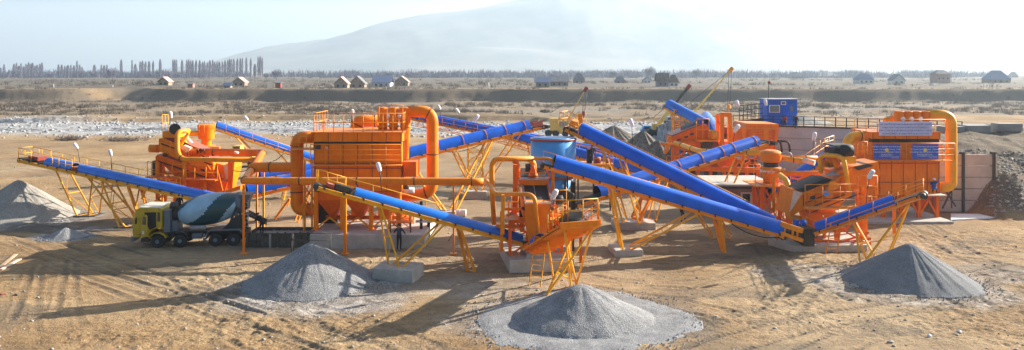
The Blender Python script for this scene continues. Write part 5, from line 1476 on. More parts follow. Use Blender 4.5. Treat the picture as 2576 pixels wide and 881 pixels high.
# ================================================================ TANK
tk = thing('storage_tank', 'light blue cylindrical steel tank with red rims standing behind the crossing conveyors', 'tank', (A(1392, 500, 58).x, 60, 0))
Yt = 60.0; xc = A(1392, 0, Yt).x; rt_ = 57 / F * Yt
zt_ = A(0, 351, Yt).z; zr = A(0, 440, Yt).z
part(tk, 'shell', M['tank'], lambda mb: mb.lathe((xc, Yt, zr), (0, 0, 1), [(0, rt_), (zt_ - zr, rt_)], 40))
part(tk, 'rim', M['red'], lambda mb: (mb.lathe((xc, Yt, zt_ - .02), (0, 0, 1), [(0, rt_ + .05), (.14, rt_ + .05)], 40)))
part(tk, 'rim', M['red'], lambda mb: (mb.lathe((xc, Yt, zr - .14), (0, 0, 1), [(0, rt_ + .05), (.16, rt_ + .05)], 40)))
part(tk, 'lid', M['tank'], lambda mb: mb.lathe((xc, Yt, zt_ + .12), (0, 0, 1), [(0, rt_ - .06), (.05, rt_ * .5), (.09, .05)], 32))
part(tk, 'cone', M['tank'], lambda mb: mb.lathe((xc, Yt, 1.9), (0, 0, 1), [(0, .35), (zr - .14 - 1.9, rt_ * .97)], 32))
for i in range(5):
    a = 2 * PI * (i + .15) / 5
    x_, y_ = xc + math.cos(a) * rt_ * .96, Yt + math.sin(a) * rt_ * .96
    part(tk, 'leg', M['dark'], lambda mb: mb.bar((x_, y_, 0), (x_, y_, zr), .18))
part(tk, 'drip_skirt', M['white'], lambda mb: [mb.prism([AK(kc, x, 360, Yt - rt_ * .62), AK(kc, x + 22, 360, Yt - rt_ * .62), AK(kc, x + 11, 310, Yt - rt_ * .62)], (0, .03, 0)) for x in (835, 862)])

# people sized platform with a man: belt station right of the tank
st = thing('transfer_station', 'dark electric cabinet and small machines on a ledge right of the tank', 'machinery', (A(1480, 460, 68).x, 68, 0))
part(st, 'cabinet', M['black'], lambda mb: ext(mb, c2, [(376, 470), (404, 470), (404, 568), (376, 568)], 68.3, .8))
part(st, 'cabinet', M['dark'], lambda mb: ext(mb, c2, [(488, 492), (502, 492), (502, 560), (488, 560)], 69.5, .5))
part(st, 'deck', M['ochre'], lambda mb: mb.box(AK(c2, 300, 0, 68).x, 67.6, AK(c2, 0, 592, 68).z, AK(c2, 560, 0, 68).x, 70, AK(c2, 0, 572, 68).z))
part(st, 'pump', M['red'], lambda mb: (mb.cyl(AK(c2, 430, 550, 68.4), AK(c2, 470, 550, 68.4), .35, 12), mb.cyl(AK(c2, 510, 560, 68.6), AK(c2, 530, 560, 68.6), .3, 12)))
for x in (310, 420, 540):
    part(st, 'leg', M['dark'], lambda mb: mb.bar((AK(c2, x, 0, 68.4).x, 68.4, 0), AK(c2, x, 590, 68.4), .14))
rail_run(st, [AK(c2, 420, 575, 67.7), AK(c2, 560, 575, 67.7)], 1.0, 1.0, .03, 'ochre')

# ================================================================ PRIMARY CRUSHER STATION
pc = thing('primary_crusher', 'large orange primary crusher and hopper building at the ramp wall, far right middle', 'crusher', (A(1820, 455, 84).x, 84, 0))
Yp = 82.0
def AN(x, y, Y): return AK(kn, x, y, Y)
part(pc, 'screen_box', M['orange_b'], lambda mb: ext(mb, kn, [(120, 295), (445, 165), (520, 165), (560, 250), (560, 360), (120, 370)], Yp, 3.0))
part(pc, 'top_edge', M['red'], lambda mb: ext(mb, kn, [(118, 292), (445, 160), (448, 170), (120, 303)], Yp - .08, 3.2))
part(pc, 'shutter_plate', M['blue'], lambda mb: ext(mb, kn, [(446, 85), (500, 160), (448, 178)], Yp + .5, 1.5))
for x, y in ((200, 345), (285, 312), (350, 280)):
    part(pc, 'access_hatch', M['seam'], lambda mb: ext(mb, kn, [(x - 22, y - 10), (x + 20, y - 22), (x + 20, y), (x - 22, y + 12)], Yp - .06, .05))
part(pc, 'side_leg', M['orange'], lambda mb: ext(mb, kn, [(85, 300), (120, 300), (120, 370), (60, 500), (30, 500)], Yp, .6))
for x, y0, y1, w in ((180, 370, 570, .3), (440, 370, 560, .34), (845, 540, 808, .3), (935, 520, 700, .3), (660, 540, 700, .3), (130, 370, 620, .35)):
    part(pc, 'post', M['orange_b'], lambda mb: mb.bar(AN(x, y1, Yp + .2), AN(x, y0, Yp + .2), w))
part(pc, 'walkway', M['orange'], lambda mb: mb.box(AN(398, 0, 81).x, 80.6, AN(0, 358, 81).z, AN(640, 0, 81).x, 82, AN(0, 340, 81).z))
rail_run(pc, [AN(400, 340, 80.8), AN(545, 340, 80.8)], 2.3, .7, .045, 'ochre', 1)
part(pc, 'gear_case', M['ochre'], lambda mb: (mb.cyl(AN(565, 290, 81.3), AN(630, 290, 81.3), .6, 20), mb.box(AN(560, 0, 81).x, 81, AN(0, 340, 81).z, AN(660, 0, 81).x, 82.4, AN(0, 240, 81).z)))
# gantry
for x in (640, 692, 782): part(pc, 'gantry_post', M['orange'], lambda mb: mb.bar(AN(x, 440, Yp - .3 + (x == 640) * 1.6), AN(x, 40 if x > 640 else 55, Yp - .3 + (x == 640) * 1.6), .42 if x > 640 else .35))
part(pc, 'gantry_beam', M['orange'], lambda mb: (mb.bar(AN(685, 48, Yp - .3), AN(795, 48, Yp - .3), .4), mb.bar(AN(640, 62, Yp + 1.3), AN(690, 48, Yp - .3), .3)))
part(pc, 'hoist', M['ochre'], lambda mb: mb.box(AN(715, 0, Yp).x, Yp - .4, AN(0, 75, Yp).z, AN(755, 0, Yp).x, Yp, AN(0, 55, Yp).z))
part(pc, 'hopper_back', M['red'], lambda mb: ext(mb, kn, [(700, 200), (760, 200), (760, 270), (700, 270)], Yp + 4, .3))
# receiving bunker
Yb_ = 90.0
part(pc, 'bunker', M['orange'], lambda mb: (ext(mb, kn, [(975, 152), (1345, 160), (1345, 250), (1300, 480), (830, 460), (800, 380), (820, 212), (960, 212)], Yb_, 5.0)))
part(pc, 'bunker_rail', M['ochre'], lambda mb: (mb.bar(AN(790, 210, Yb_ - .2), AN(1345, 215, Yb_ - .2), .16), [mb.bar(AN(x, 210, Yb_ - .15), AN(x, 330, Yb_ - .15), .5, .2) for x in (940, 1195)], [mb.bar(AN(830, y, Yb_ - .08), AN(1300, y, Yb_ - .08), .1) for y in (240, 270, 300)]))
part(pc, 'crusher_jaw', M['orange_b'], lambda mb: ext(mb, kn, [(560, 360), (830, 360), (830, 640), (540, 660), (500, 540)], Yp + .6, 2.8))
part(pc, 'flywheel', M['red'], lambda mb: (mb.cyl(AN(560, 430, Yp - .2), AN(560, 430, Yp + .2), .85, 30)))
part(pc, 'flywheel_rim', M['dark'], lambda mb: (mb.lathe(AN(560, 430, Yp - .25), (0, -1, 0), [(-.25, 1.0), (-.02, 1.0), (0, .85), (-.02, .85)], 30)))
part(pc, 'base_frame', M['orange_b'], lambda mb: (mb.bar(AN(60, 655, Yp), AN(1130, 690, Yp), .55), mb.bar(AN(940, 520, Yp), AN(1120, 630, Yp), .3), mb.bar(AN(1110, 530, Yp), AN(950, 640, Yp), .3), mb.bar(AN(830, 500, Yp), AN(1140, 510, Yp), .3), mb.bar(AN(200, 600, Yp + 1), AN(700, 600, Yp + 1), .35)))
for x in (80, 240, 420, 560, 720, 980, 1110):
    part(pc, 'foot_post', M['orange_b'], lambda mb: mb.bar((AN(x, 0, Yp + .3).x, Yp + .3, 0), AN(x, 640, Yp + .3), .32))
part(pc, 'machinery', M['dark'], lambda mb: (mb.box(AN(540, 0, Yp + 1).x, Yp + 1, .2, AN(640, 0, Yp + 1).x, Yp + 3, 2.6), mb.box(AN(860, 0, Yp + 1).x, Yp + 2, 0, AN(1130, 0, Yp + 1).x, Yp + 5, 2.9), mb.box(AN(200, 0, Yp + 1).x, Yp + 1.5, 0, AN(400, 0, Yp + 1).x, Yp + 4, 2.2)))
part(pc, 'tank_drum', M['tank'], lambda mb: mb.cyl(AN(195, 530, Yp + 1), AN(290, 530, Yp + 1), .75, 20))
part(pc, 'lower_pipe', M['orange_b'], lambda mb: mb.cyl(AN(230, 385, Yp - .4), AN(430, 385, Yp - .4), .28, 14))
duct(pc, 'pipe', [AN(-10, 390, Yp - 3), AN(130, 385, Yp - 2.6)], .14, 'orange', .4, 40, 12)
duct(pc, 'pipe', [AN(150, 378, Yp - 2), AN(215, 395, Yp - 3), AN(440, 470, Yp - 9), AN(560, 475, 72), AN(1150, 490, 64.5)], .24, 'yellow', 1.0, 3.2, 18)

# ================================================================ CONE CRUSHER (right)
cc = thing('cone_crusher', 'round orange cone crusher on a stand left of the right screen, with ducts on top', 'crusher', (A(1938, 500, 62).x, 62, 0))
def AR(x, y, Y): return AK(kr, x, y, Y)
x_ = AR(158, 0, 62).x
zz = lambda y, Y=62: AR(0, y, Y).z
part(cc, 'bowl', M['orange'], lambda mb: mb.lathe((x_, 62, zz(150)), (0, 0, 1), [(0, .82), (.12, .87), (zz(72) - zz(150), .84), (zz(60) - zz(150), .7), (zz(52) - zz(150), .45)], 28))
part(cc, 'neck', M['dark'], lambda mb: mb.cyl((x_, 62, zz(192)), (x_, 62, zz(148)), .6, 20))
part(cc, 'shell', M['orange'], lambda mb: mb.lathe((x_, 62, zz(330)), (0, 0, 1), [(0, .6), (1.0, .7), (zz(215) - zz(330) , .86), (zz(190) - zz(330), .84)], 26))
part(cc, 'collar', M['white'], lambda mb: mb.lathe((x_, 62, zz(236)), (0, 0, 1), [(0, .88), (.2, .88)], 26))
for i in range(6):
    a = 2 * PI * i / 6 + .3
    part(cc, 'spring', M['yellow'], lambda mb: mb.cyl((x_ + math.cos(a) * .8, 62 + math.sin(a) * .8, zz(245)), (x_ + math.cos(a) * .8, 62 + math.sin(a) * .8, zz(190)), .07, 8))
frame_tower(cc, x_ - 1.1, x_ + 1.1, 60.9, 63.0, 0, zz(330), 'orange_b', .25, 1, True)
part(cc, 'platform', M['ochre'], lambda mb: mb.box(x_ - 1.9, 60.2, zz(332), x_ + 1.5, 63.6, zz(324)))
rail_run(cc, [(x_ - 1.9, 60.25, zz(324)), (x_ - 1.2, 60.25, zz(324)), (x_ + 1.0, 60.25, zz(324))], .85, .5, .03, 'ochre')
duct(cc, 'pipe', [AR(235, 112, 62), AR(330, 135, 61.6), AR(440, 140, 61.2)], .22, 'yellow', .5, 2.2, 16)
duct(cc, 'pipe', [AR(310, 118, 62.5), AR(540, 118, 62.5)], .19, 'ochre', .5, 2.8, 14)
part(cc, 'pipe', M['chalk'], lambda mb: mb.cyl(AR(420, 135, 61), AR(520, 160, 60.4), .22, 16))
part(cc, 'hose', M['steel'], lambda mb: mb.tube(fillet([AR(240, 85, 61.6), AR(320, 75, 61.6), AR(330, 115, 61.6)], .35), .08, 10))
duct(cc, 'pipe', [AR(225, 250, 60.2), AR(420, 248, 60), AR(560, 250, 59.5), AR(640, 262, 58.8)], .24, 'orange', .5, 40, 16)
duct(cc, 'pipe', [AR(182, 560, 59.4), AR(182, 280, 59.4), AR(232, 262, 59.4)], .14, 'ochre', .5, 40, 14)
duct(cc, 'pipe', [AR(232, 258, 59.0), AR(298, 310, 57.6), AR(298, 600, 56.6), AR(400, 618, 55.6)], .21, 'yellow', .55, 40, 16)
ladder(cc, (AR(225, 0, 58.6).x, 58.6, 0), AR(240, 400, 58.8), (1, 0, 0), .6, 'ochre', .45)

# ================================================================ RIGHT SCREEN
sr = thing('vibrating_screen', 'large inclined orange screen at the right, fed by both long conveyors', 'screen', (A(2070, 600, 56).x, 56, 0))
Yr = 55.4
part(sr, 'screen_box', M['orange'], lambda mb: ext(mb, kr, [(345, 380), (425, 405), (690, 300), (826, 205), (900, 250), (900, 330), (826, 378), (430, 540), (330, 600), (312, 590)], Yr, 2.7))
part(sr, 'deck', M['black'], lambda mb: ext(mb, kr, [(378, 382), (600, 290), (668, 298), (425, 400)], Yr - .02, 2.2))
part(sr, 'end_plate', M['chalk'], lambda mb: mb.prism([AR(345, 385, Yr - .03), AR(418, 408, Yr - .03), AR(318, 560, Yr - .03), AR(312, 565, Yr - .03)], (0, .02, 0)))
part(sr, 'lower_box', M['ochre'], lambda mb: (ext(mb, kr, [(430, 545), (826, 385), (826, 420), (700, 530), (440, 535)], Yr - .25, .9), ext(mb, kr, [(440, 545), (700, 535), (640, 640), (470, 640)], Yr + .4, 1.6)))
part(sr, 'side_rib', M['seam'], lambda mb: (ext(mb, kr, [(508, 515), (760, 418), (775, 422), (520, 520)], Yr - .3, .04), ext(mb, kr, [(440, 490), (640, 410), (640, 416), (440, 497)], Yr - .05, .04), [ext(mb, kr, [(x, 560 - (x - 430) * .42 - 140), (x + 6, 560 - (x - 430) * .42 - 142), (x + 6, 520 - (x - 430) * .40), (x, 524 - (x - 430) * .40)], Yr - .05, .04) for x in (424,)]))
part(sr, 'access_hatch', M['dark'], lambda mb: (ext(mb, kr, [(480, 440), (520, 425), (526, 455), (486, 468)], Yr - .06, .05), ext(mb, kr, [(680, 355), (720, 340), (722, 375), (684, 388)], Yr - .06, .05)))
part(sr, 'vibrator', M['ochre'], lambda mb: (mb.cyl(AR(618, 385, Yr - .5), AR(720, 345, Yr - .5), .2, 14), mb.cyl(AR(670, 340, Yr - .1), AR(670, 340, Yr - .7), .3, 18), mb.box(AR(590, 0, Yr).x, Yr - .5, AR(0, 440, Yr).z, AR(650, 0, Yr).x, Yr - .05, AR(0, 395, Yr).z)))
part(sr, 'bearing', M['tank'], lambda mb: mb.cyl(AR(612, 410, Yr - .7), AR(612, 410, Yr - .1), .22, 14))
part(sr, 'feed_hopper', M['orange'], lambda mb: (ext(mb, kr, [(700, 235), (826, 190), (1040, 150), (1060, 240), (1040, 330), (826, 380), (720, 300)], Yr + .3, 2.3)))
part(sr, 'feed_tray', M['dark'], lambda mb: ext(mb, kr, [(840, 195), (960, 165), (1000, 185), (880, 220)], Yr + .2, 1.8))
part(sr, 'drive_motor', M['black'], lambda mb: (mb.box(AK(c5, 625, 0, 56).x, 56, AK(c5, 0, 142, 56).z, AK(c5, 742, 0, 56).x, 57.8, AK(c5, 0, 98, 56).z), mb.cyl(AK(c5, 672, 105, 55.6), AK(c5, 735, 105, 55.6), .42, 18), mb.box(AK(c5, 620, 0, 56).x, 55.9, AK(c5, 0, 82, 56).z, AK(c5, 748, 0, 56).x, 57.9, AK(c5, 0, 74, 56).z)))
part(sr, 'motor_base', M['yellow'], lambda mb: (ext(mb, c5, [(690, 145), (760, 145), (760, 190), (700, 190)], 55.8, 1.8)))
part(sr, 'fan', M['ochre'], lambda mb: [mb.bar(AK(c5, 600, 205, 57), AK(c5, 600 + 60 * math.cos(t * PI / 7 + .3), 205 - 55 * math.sin(t * PI / 7 + .3), 57), .12, .25) for t in range(7)])
duct(sr, 'pipe', [AK(c5, 540, 245, 57), AK(c5, 530, 135, 57), AK(c5, 680, 142, 55.4), AK(c5, 718, 370, 54.6)], .17, 'yellow', .6, 40, 14)
duct(sr, 'pipe', [AK(c5, 520, 180, 57.4), AK(c5, 560, 125, 57.2), AK(c5, 620, 150, 56.8), AK(c5, 640, 220, 56.2)], .2, 'orange', .5, 40, 14)
part(sr, 'cover_plate', M['steel'], lambda mb: (mb.prism([AK(c5, 565, 262, 55.3), AK(c5, 620, 235, 56.5), AK(c5, 672, 240, 56.5), AK(c5, 650, 262, 55.3)], (0, 0, .06)), mb.prism([AK(c5, 690, 228, 55.6), AK(c5, 768, 196, 56.5), AK(c5, 780, 202, 56.5), AK(c5, 715, 236, 55.6)], (0, 0, .06))))
part(sr, 'walkway', M['ochre'], lambda mb: (mb.bar(AK(c5, 440, 468, 54.3), AK(c5, 830, 462, 54.3), .9, .08),))
rail_run(sr, [AK(c5, 440, 466, 53.9), AK(c5, 770, 462, 53.9)], 1.7, 1.3, .03, 'ochre', 2)
rail_run(sr, [AK(c5, 770, 460, 53.9), AK(c5, 890, 460, 54.2), AK(c5, 885, 455, 56)], 2.3, .8, .045, 'ochre', 2)
rail_run(sr, [AK(c5, 505, 130, 58), AK(c5, 620, 90, 59)], 1.0, .5, .03, 'yellow', 2)
for i, (x, y0, y1, Y, w) in enumerate(((800, 330, 640, 54.6, .3), (770, 360, 640, 57, .28), (820, 350, 620, 55.5, .2), (470, 520, 640, 54.6, .25), (560, 540, 690, 55, .2), (640, 500, 690, 54.3, .3), (320, 560, 690, 54.6, .2), (505, 590, 690, 54.2, .2), (265, 590, 665, 54.4, .14), (345, 380, 600, 57.8, .2), (1000, 440, 540, 57, .2))):
    part(sr, 'post', M['orange_b'] if i % 2 else M['orange'], lambda mb: mb.bar((AK(c5, x, 0, Y).x, Y, .35), AK(c5, x, y0, Y), w))
part(sr, 'base_frame', M['orange_b'], lambda mb: (mb.bar(AK(c5, 480, 672, 53.8), AK(c5, 850, 690, 53.8), .22), mb.bar(AK(c5, 480, 650, 56), AK(c5, 850, 660, 56), .22), mb.bar(AK(c5, 640, 560, 55), AK(c5, 800, 500, 55), .2), mb.bar(AK(c5, 500, 600, 54.6), AK(c5, 700, 600, 54.6), .2), mb.bar(AK(c5, 740, 540, 54.6), AK(c5, 800, 640, 54.6), .14), mb.bar(AK(c5, 640, 690, 54.2), AK(c5, 790, 640, 54.2), .12)))
part(sr, 'discharge_chute', M['orange_b'], lambda mb: (mb.hull8([AK(c5, 500, 600, 54.4), AK(c5, 640, 600, 54.4), AK(c5, 640, 600, 56.4), AK(c5, 500, 600, 56.4)], [AK(c5, 440, 500, 54.4), AK(c5, 720, 500, 54.4), AK(c5, 720, 500, 57), AK(c5, 440, 500, 57)])))
# transfer gap between long conveyors and the stock conveyor
part(sr, 'transfer_chute', M['dark'], lambda mb: (mb.box(AR(405, 0, 53).x, 52.4, .5, AR(490, 0, 53).x, 54.2, AR(0, 690, 53).z), mb.box(AR(250, 0, 52.4).x, 52.0, AR(0, 740, 52).z, AR(420, 0, 52.4).x, 53.2, AR(0, 715, 52).z)))
part(sr, 'tail_frame', M['ochre'], lambda mb: (mb.bar(AR(235, 660, 51.9), AR(420, 720, 51.7), .22, .35), mb.bar(AR(235, 735, 51.7), AR(420, 800, 51.6), .2, .25), [mb.bar(AR(x, 800, 51.8), AR(x + 12, 690, 51.8), .12) for x in (262, 330, 370)], mb.bar(AR(440, 600, 52), AR(600, 668, 52), .04), mb.bar(AR(560, 660, 52.4), AR(690, 575, 52.4), .08)))
part(sr, 'blue_pump', M['blue'], lambda mb: (mb.box(AR(358, 0, 53.6).x, 53.4, AR(0, 680, 53.6).z, AR(382, 0, 53.6).x, 54, AR(0, 630, 53.6).z), mb.cyl(AR(408, 650, 52.6), AR(440, 650, 52.6), .22, 12)))
# concrete foundation
a = G(1930, 615); b = G(2010, 636)
o = MB(); o.prism([G(1932, 617), G(1996, 636), G(2182, 634), G(2176, 600), G(1940, 603)], (0, 0, .5))
o = o.build('foundation_slab', M['concrete'], bevel=.03); tag(o, 'long low concrete foundation under the right screen', 'slab')

# ================================================================ BRICK HUT
hb_ = thing('brick_hut', 'small red brick hut with flat concrete roof behind the long conveyors', 'building', (A(1865, 530, 66).x, 68, 0))
xa, xb = AK(c3, 985, 0, 66).x, AK(c5, 228, 0, 66).x
zr_ = AK(c3, 0, 362, 66).z
wx0, wx1 = AK(c3, 1146, 0, 66).x, AK(c3, 1206, 0, 66).x; wz0, wz1 = AK(c3, 0, 462, 66).z, AK(c3, 0, 394, 66).z
def hut(mb):
    mb.box(xa, 66, 0, wx0, 66.3, zr_); mb.box(wx1, 66, 0, xb, 66.3, zr_)
    mb.box(wx0, 66, 0, wx1, 66.3, wz0); mb.box(wx0, 66, wz1, wx1, 66.3, zr_)
    mb.box(xa, 66.3, 0, xa + .3, 71, zr_); mb.box(xb - .3, 66.3, 0, xb, 71, zr_); mb.box(xa + .3, 70.7, 0, xb - .3, 71, zr_)
part(hb_, 'wall', M['brick'], hut)
part(hb_, 'roof', M['concrete'], lambda mb: mb.box(xa - .5, 65.6, zr_ + .26, xb + .3, 71.4, zr_ + .42))
part(hb_, 'roof_edge', M['dark'], lambda mb: mb.box(xa - .45, 65.65, zr_, xb + .25, 71.3, zr_ + .26))
w_ = part(hb_, 'window', M['panel'], lambda mb: (mb.box(wx0 - .1, 65.93, wz0 - .1, wx0 + .05, 66.1, wz1 + .1), mb.box(wx1 - .05, 65.93, wz0 - .1, wx1 + .1, 66.1, wz1 + .1), mb.box(wx0 + .05, 65.93, wz1 - .04, wx1 - .05, 66.1, wz1 + .1), mb.box(wx0 + .05, 65.93, wz0 - .1, wx1 - .05, 66.1, wz0 + .04)))
part(w_, 'pane', M['glass'], lambda mb: mb.box(wx0 + .06, 66.12, wz0 + .05, wx1 - .06, 66.14, wz1 - .05))

# ================================================================ RAMP WALL, CABIN, PANEL WALL
pts = [(29.8, 98.4), (35.2, 97.0), (40, 94.8), (45.1, 92.3), (50.0, 88.0), (53, 86)]
rw = thing('retaining_wall', 'curved grey concrete retaining wall holding up the feed ramp', 'wall', (38, 95, 0))
def wl_(mb):
    for (x0, y0), (x1, y1) in zip(pts[:-1], pts[1:]):
        d = V3((x1 - x0, y1 - y0, 0)).normalized(); n = V3((-d.y, d.x, 0)) * .6
        mb.prism([(x0, y0, 0), (x1, y1, 0), (x1 + n.x, y1 + n.y, 0), (x0 + n.x, y0 + n.y, 0)], (0, 0, 5.75))
part(rw, 'wall', M['concrete_p'], wl_)
part(rw, 'joint', M['dark'], lambda mb: [mb.bar((x0, y0 - .02, z), (x1, y1 - .02, z), .03, .04) for (x0, y0), (x1, y1) in zip(pts[:-1], pts[1:]) for z in (1.4, 2.8, 4.3)])
part(rw, 'coping', M['dark'], lambda mb: [mb.bar((x0, y0 + .1, 5.85), (x1, y1 + .1, 5.85), .5, .2) for (x0, y0), (x1, y1) in zip(pts[:-1], pts[1:])])
for i, (x, y) in enumerate(((962, 480), (1015, 490))):
    part(rw, 'hose', M['black'], lambda mb: mb.tube(fillet([AK(c4, x - 60, 480 + i * 10, 94 - i), AK(c4, x, 492, 94 - i), AK(c4, x + 8, 560, 93 - i)], .6), .13, 8))
fr = thing('fence', 'black steel railing along the edge of the raised ramp', 'fence', (40, 95, 5.75))
def frl(mb):
    for (x0, y0), (x1, y1) in zip(pts[:-1], pts[1:]):
        for z in (6.15, 6.7, 7.15): mb.bar((x0, y0 + .15, z), (x1, y1 + .15, z), .06)
part(fr, 'rail', M['black'], frl)
L_ = plen([V3((x, y, 0)) for x, y in pts])
for i in range(22):
    p, d = along([V3((x, y, 0)) for x, y in pts], i * L_ / 21)
    part(fr, 'post', M['black'], lambda mb: mb.bar((p.x, p.y + .15, 5.75), (p.x, p.y + .15, 7.18), .09))
f2 = thing('fence', 'dark slatted railing on the rising ramp left of the blue cabin', 'fence', (A(1895, 300, 100).x, 100, 6))
a, b = AK(c4, 690, 352, 101), AK(c4, 870, 335, 101)
rail_run(f2, [a, b], 2.0, .55, .05, 'black', 2)
part(f2, 'base_plate', M['dark'], lambda mb: mb.prism([a + V3((0, 0, -.9)), AK(c4, 985, 345, 101) + V3((0, 0, -1.2)), AK(c4, 985, 345, 101), b, AK(c4, 760, 350, 101), a + V3((0, 0, 0))], (0, .4, 0)))

cb = thing('control_cabin', 'blue corrugated control cabin with two front windows on the ramp', 'cabin', (A(1960, 300, 99).x, 100, 5.7))
Yk = 99.0
xa, xb = AK(c4, 876, 0, Yk).x, AK(c4, 1008, 0, Yk).x; z0_, z1_ = 5.65, AK(c4, 0, 218, Yk).z
part(cb, 'wall', M['cabin'], lambda mb: (mb.box(xa, Yk, z0_, xb, Yk + 3.2, z1_), [mb.box(xa + (xb - xa) * i / 12 - .04, Yk - .05, z0_, xa + (xb - xa) * i / 12 + .04, Yk - .002, z1_) for i in range(13)]))
part(cb, 'roof', M['steel'], lambda mb: mb.box(xa - .1, Yk - .12, z1_ + .002, xb + 1.75, Yk + 3.3, z1_ + .12))
part(cb, 'porch', M['cabin'], lambda mb: mb.box(xb + .002, Yk + .5, z0_, xb + 1.5, Yk + 3.2, z1_))
for (u0, u1, v0, v1) in ((885, 955, 253, 302), (962, 996, 228, 252)):
    w_ = part(cb, 'window', M['white'], lambda mb: mb.box(AK(c4, u0, 0, Yk).x, Yk - .1, AK(c4, 0, v1, Yk).z, AK(c4, u1, 0, Yk).x, Yk - .055, AK(c4, 0, v0, Yk).z))
    part(w_, 'pane', M['glassl'], lambda mb: mb.box(AK(c4, u0 + 5, 0, Yk).x, Yk - .12, AK(c4, 0, v1 - 4, Yk).z, AK(c4, u1 - 5, 0, Yk).x, Yk - .102, AK(c4, 0, v0 + 4, Yk).z))
dr = part(cb, 'door', M['cabin'], lambda mb: mb.box(AK(c4, 1012, 0, Yk - .6).x, Yk - .8, z0_ + .05, AK(c4, 1047, 0, Yk - .6).x, Yk - .72, AK(c4, 0, 248, Yk).z))
part(dr, 'door_window', M['glassl'], lambda mb: mb.box(AK(c4, 1022, 0, Yk - .6).x, Yk - .84, AK(c4, 0, 290, Yk).z, AK(c4, 1040, 0, Yk - .6).x, Yk - .802, AK(c4, 0, 258, Yk).z))
an = thing('antenna_mast', 'tall thin dark mast standing behind the left corner of the blue cabin', 'mast', (AK(c4, 882, 0, 103).x, 103, 5.6))
part(an, 'mast', M['dark'], lambda mb: mb.tube([(AK(c4, 882, 0, 103).x, 103, 5.6), AK(c4, 884, 108, 103)], .07, 6))
part(an, 'ball', M['red'], lambda mb: mb.lathe(AK(c4, 886, 115, 103), (0, 0, 1), [(0, .05), (.15, .22), (.35, .22), (.5, .05)], 10))

pw = thing('panel_wall', 'tall wall of pinkish concrete panels between dark posts at the earth bank', 'wall', (A(2440, 530, 68).x, 68, 0))
Yw = 68.0
xs_ = [AK(c6, x, 0, Yw).x for x in (500, 647, 803)]
zt_ = AK(c6, 0, 274, Yw).z
for j in range(2):
    for i in range(5):
        part(pw, 'panel', M['panel'], lambda mb: mb.box(xs_[j] + .12, Yw, i * zt_ / 5 + .03, xs_[j + 1] - .12, Yw + .25, (i + 1) * zt_ / 5 - .03))
for x in (647, 803):
    X_ = AK(c6, x, 0, Yw).x
    part(pw, 'post', M['dark'], lambda mb: mb.box(X_ - .12, Yw - .12, 0, X_ + .12, Yw + .4, zt_ + .2))
part(pw, 'end_stop', M['chalk'], lambda mb: mb.box(xs_[2] + .13, Yw + .02, zt_ * .3, xs_[2] + .36, Yw + .3, zt_ - .1))
part(pw, 'strut', M['dark'], lambda mb: (mb.bar(AK(c6, 545, 548, 66.5), AK(c6, 590, 450, 67.9), .12), mb.bar(AK(c6, 590, 545, 66.5), AK(c6, 590, 450, 67.9), .12), mb.bar(AK(c6, 560, 450, 67.7), AK(c6, 640, 452, 67.7), .14), mb.bar(AK(c6, 560, 460, 67.7), AK(c6, 612, 540, 66.8), .1)))
# wall behind the filter continues to the left, hidden mostly
# concrete blocks on top of the bank
for i, (x0, x1, y0, y1, lab) in enumerate((
    (620, 704, 100, 130, 'far grey block on the bank top, leftmost of the rear row'), (704, 774, 106, 138, 'far grey block on the bank top, second of the rear row'),
    (778, 850, 112, 140, 'far grey block on the bank top, third of the rear row'), (850, 928, 124, 142, 'low far block at the right end of the rear row'),
    (650, 770, 142, 172, 'front grey block on the bank top beside the duct bend'), (808, 930, 136, 168, 'long pale front block at the right end of the bank top'),
    (530, 640, 138, 170, 'front block on the bank top hidden partly by the big duct'))):
    Yk2 = 93 if i < 4 else 82.5
    a = AK(c6, x0, y0, Yk2); b = AK(c6, x1, y1, Yk2)
    mb = MB(); w2 = (b.x - a.x) / 2; mb.box(-w2, -.7, 0, w2, .7, max(a.z - b.z, .9)); o = mb.build('concrete_block', M['concrete_d'], bevel=.05)
    o.location = ((a.x + b.x) / 2, Yk2, zland((a.x + b.x) / 2, Yk2) - .12); o.rotation_euler.z = random.uniform(-.08, .08); tag(o, lab, 'block', 'concrete blocks along the top of the earth bank')

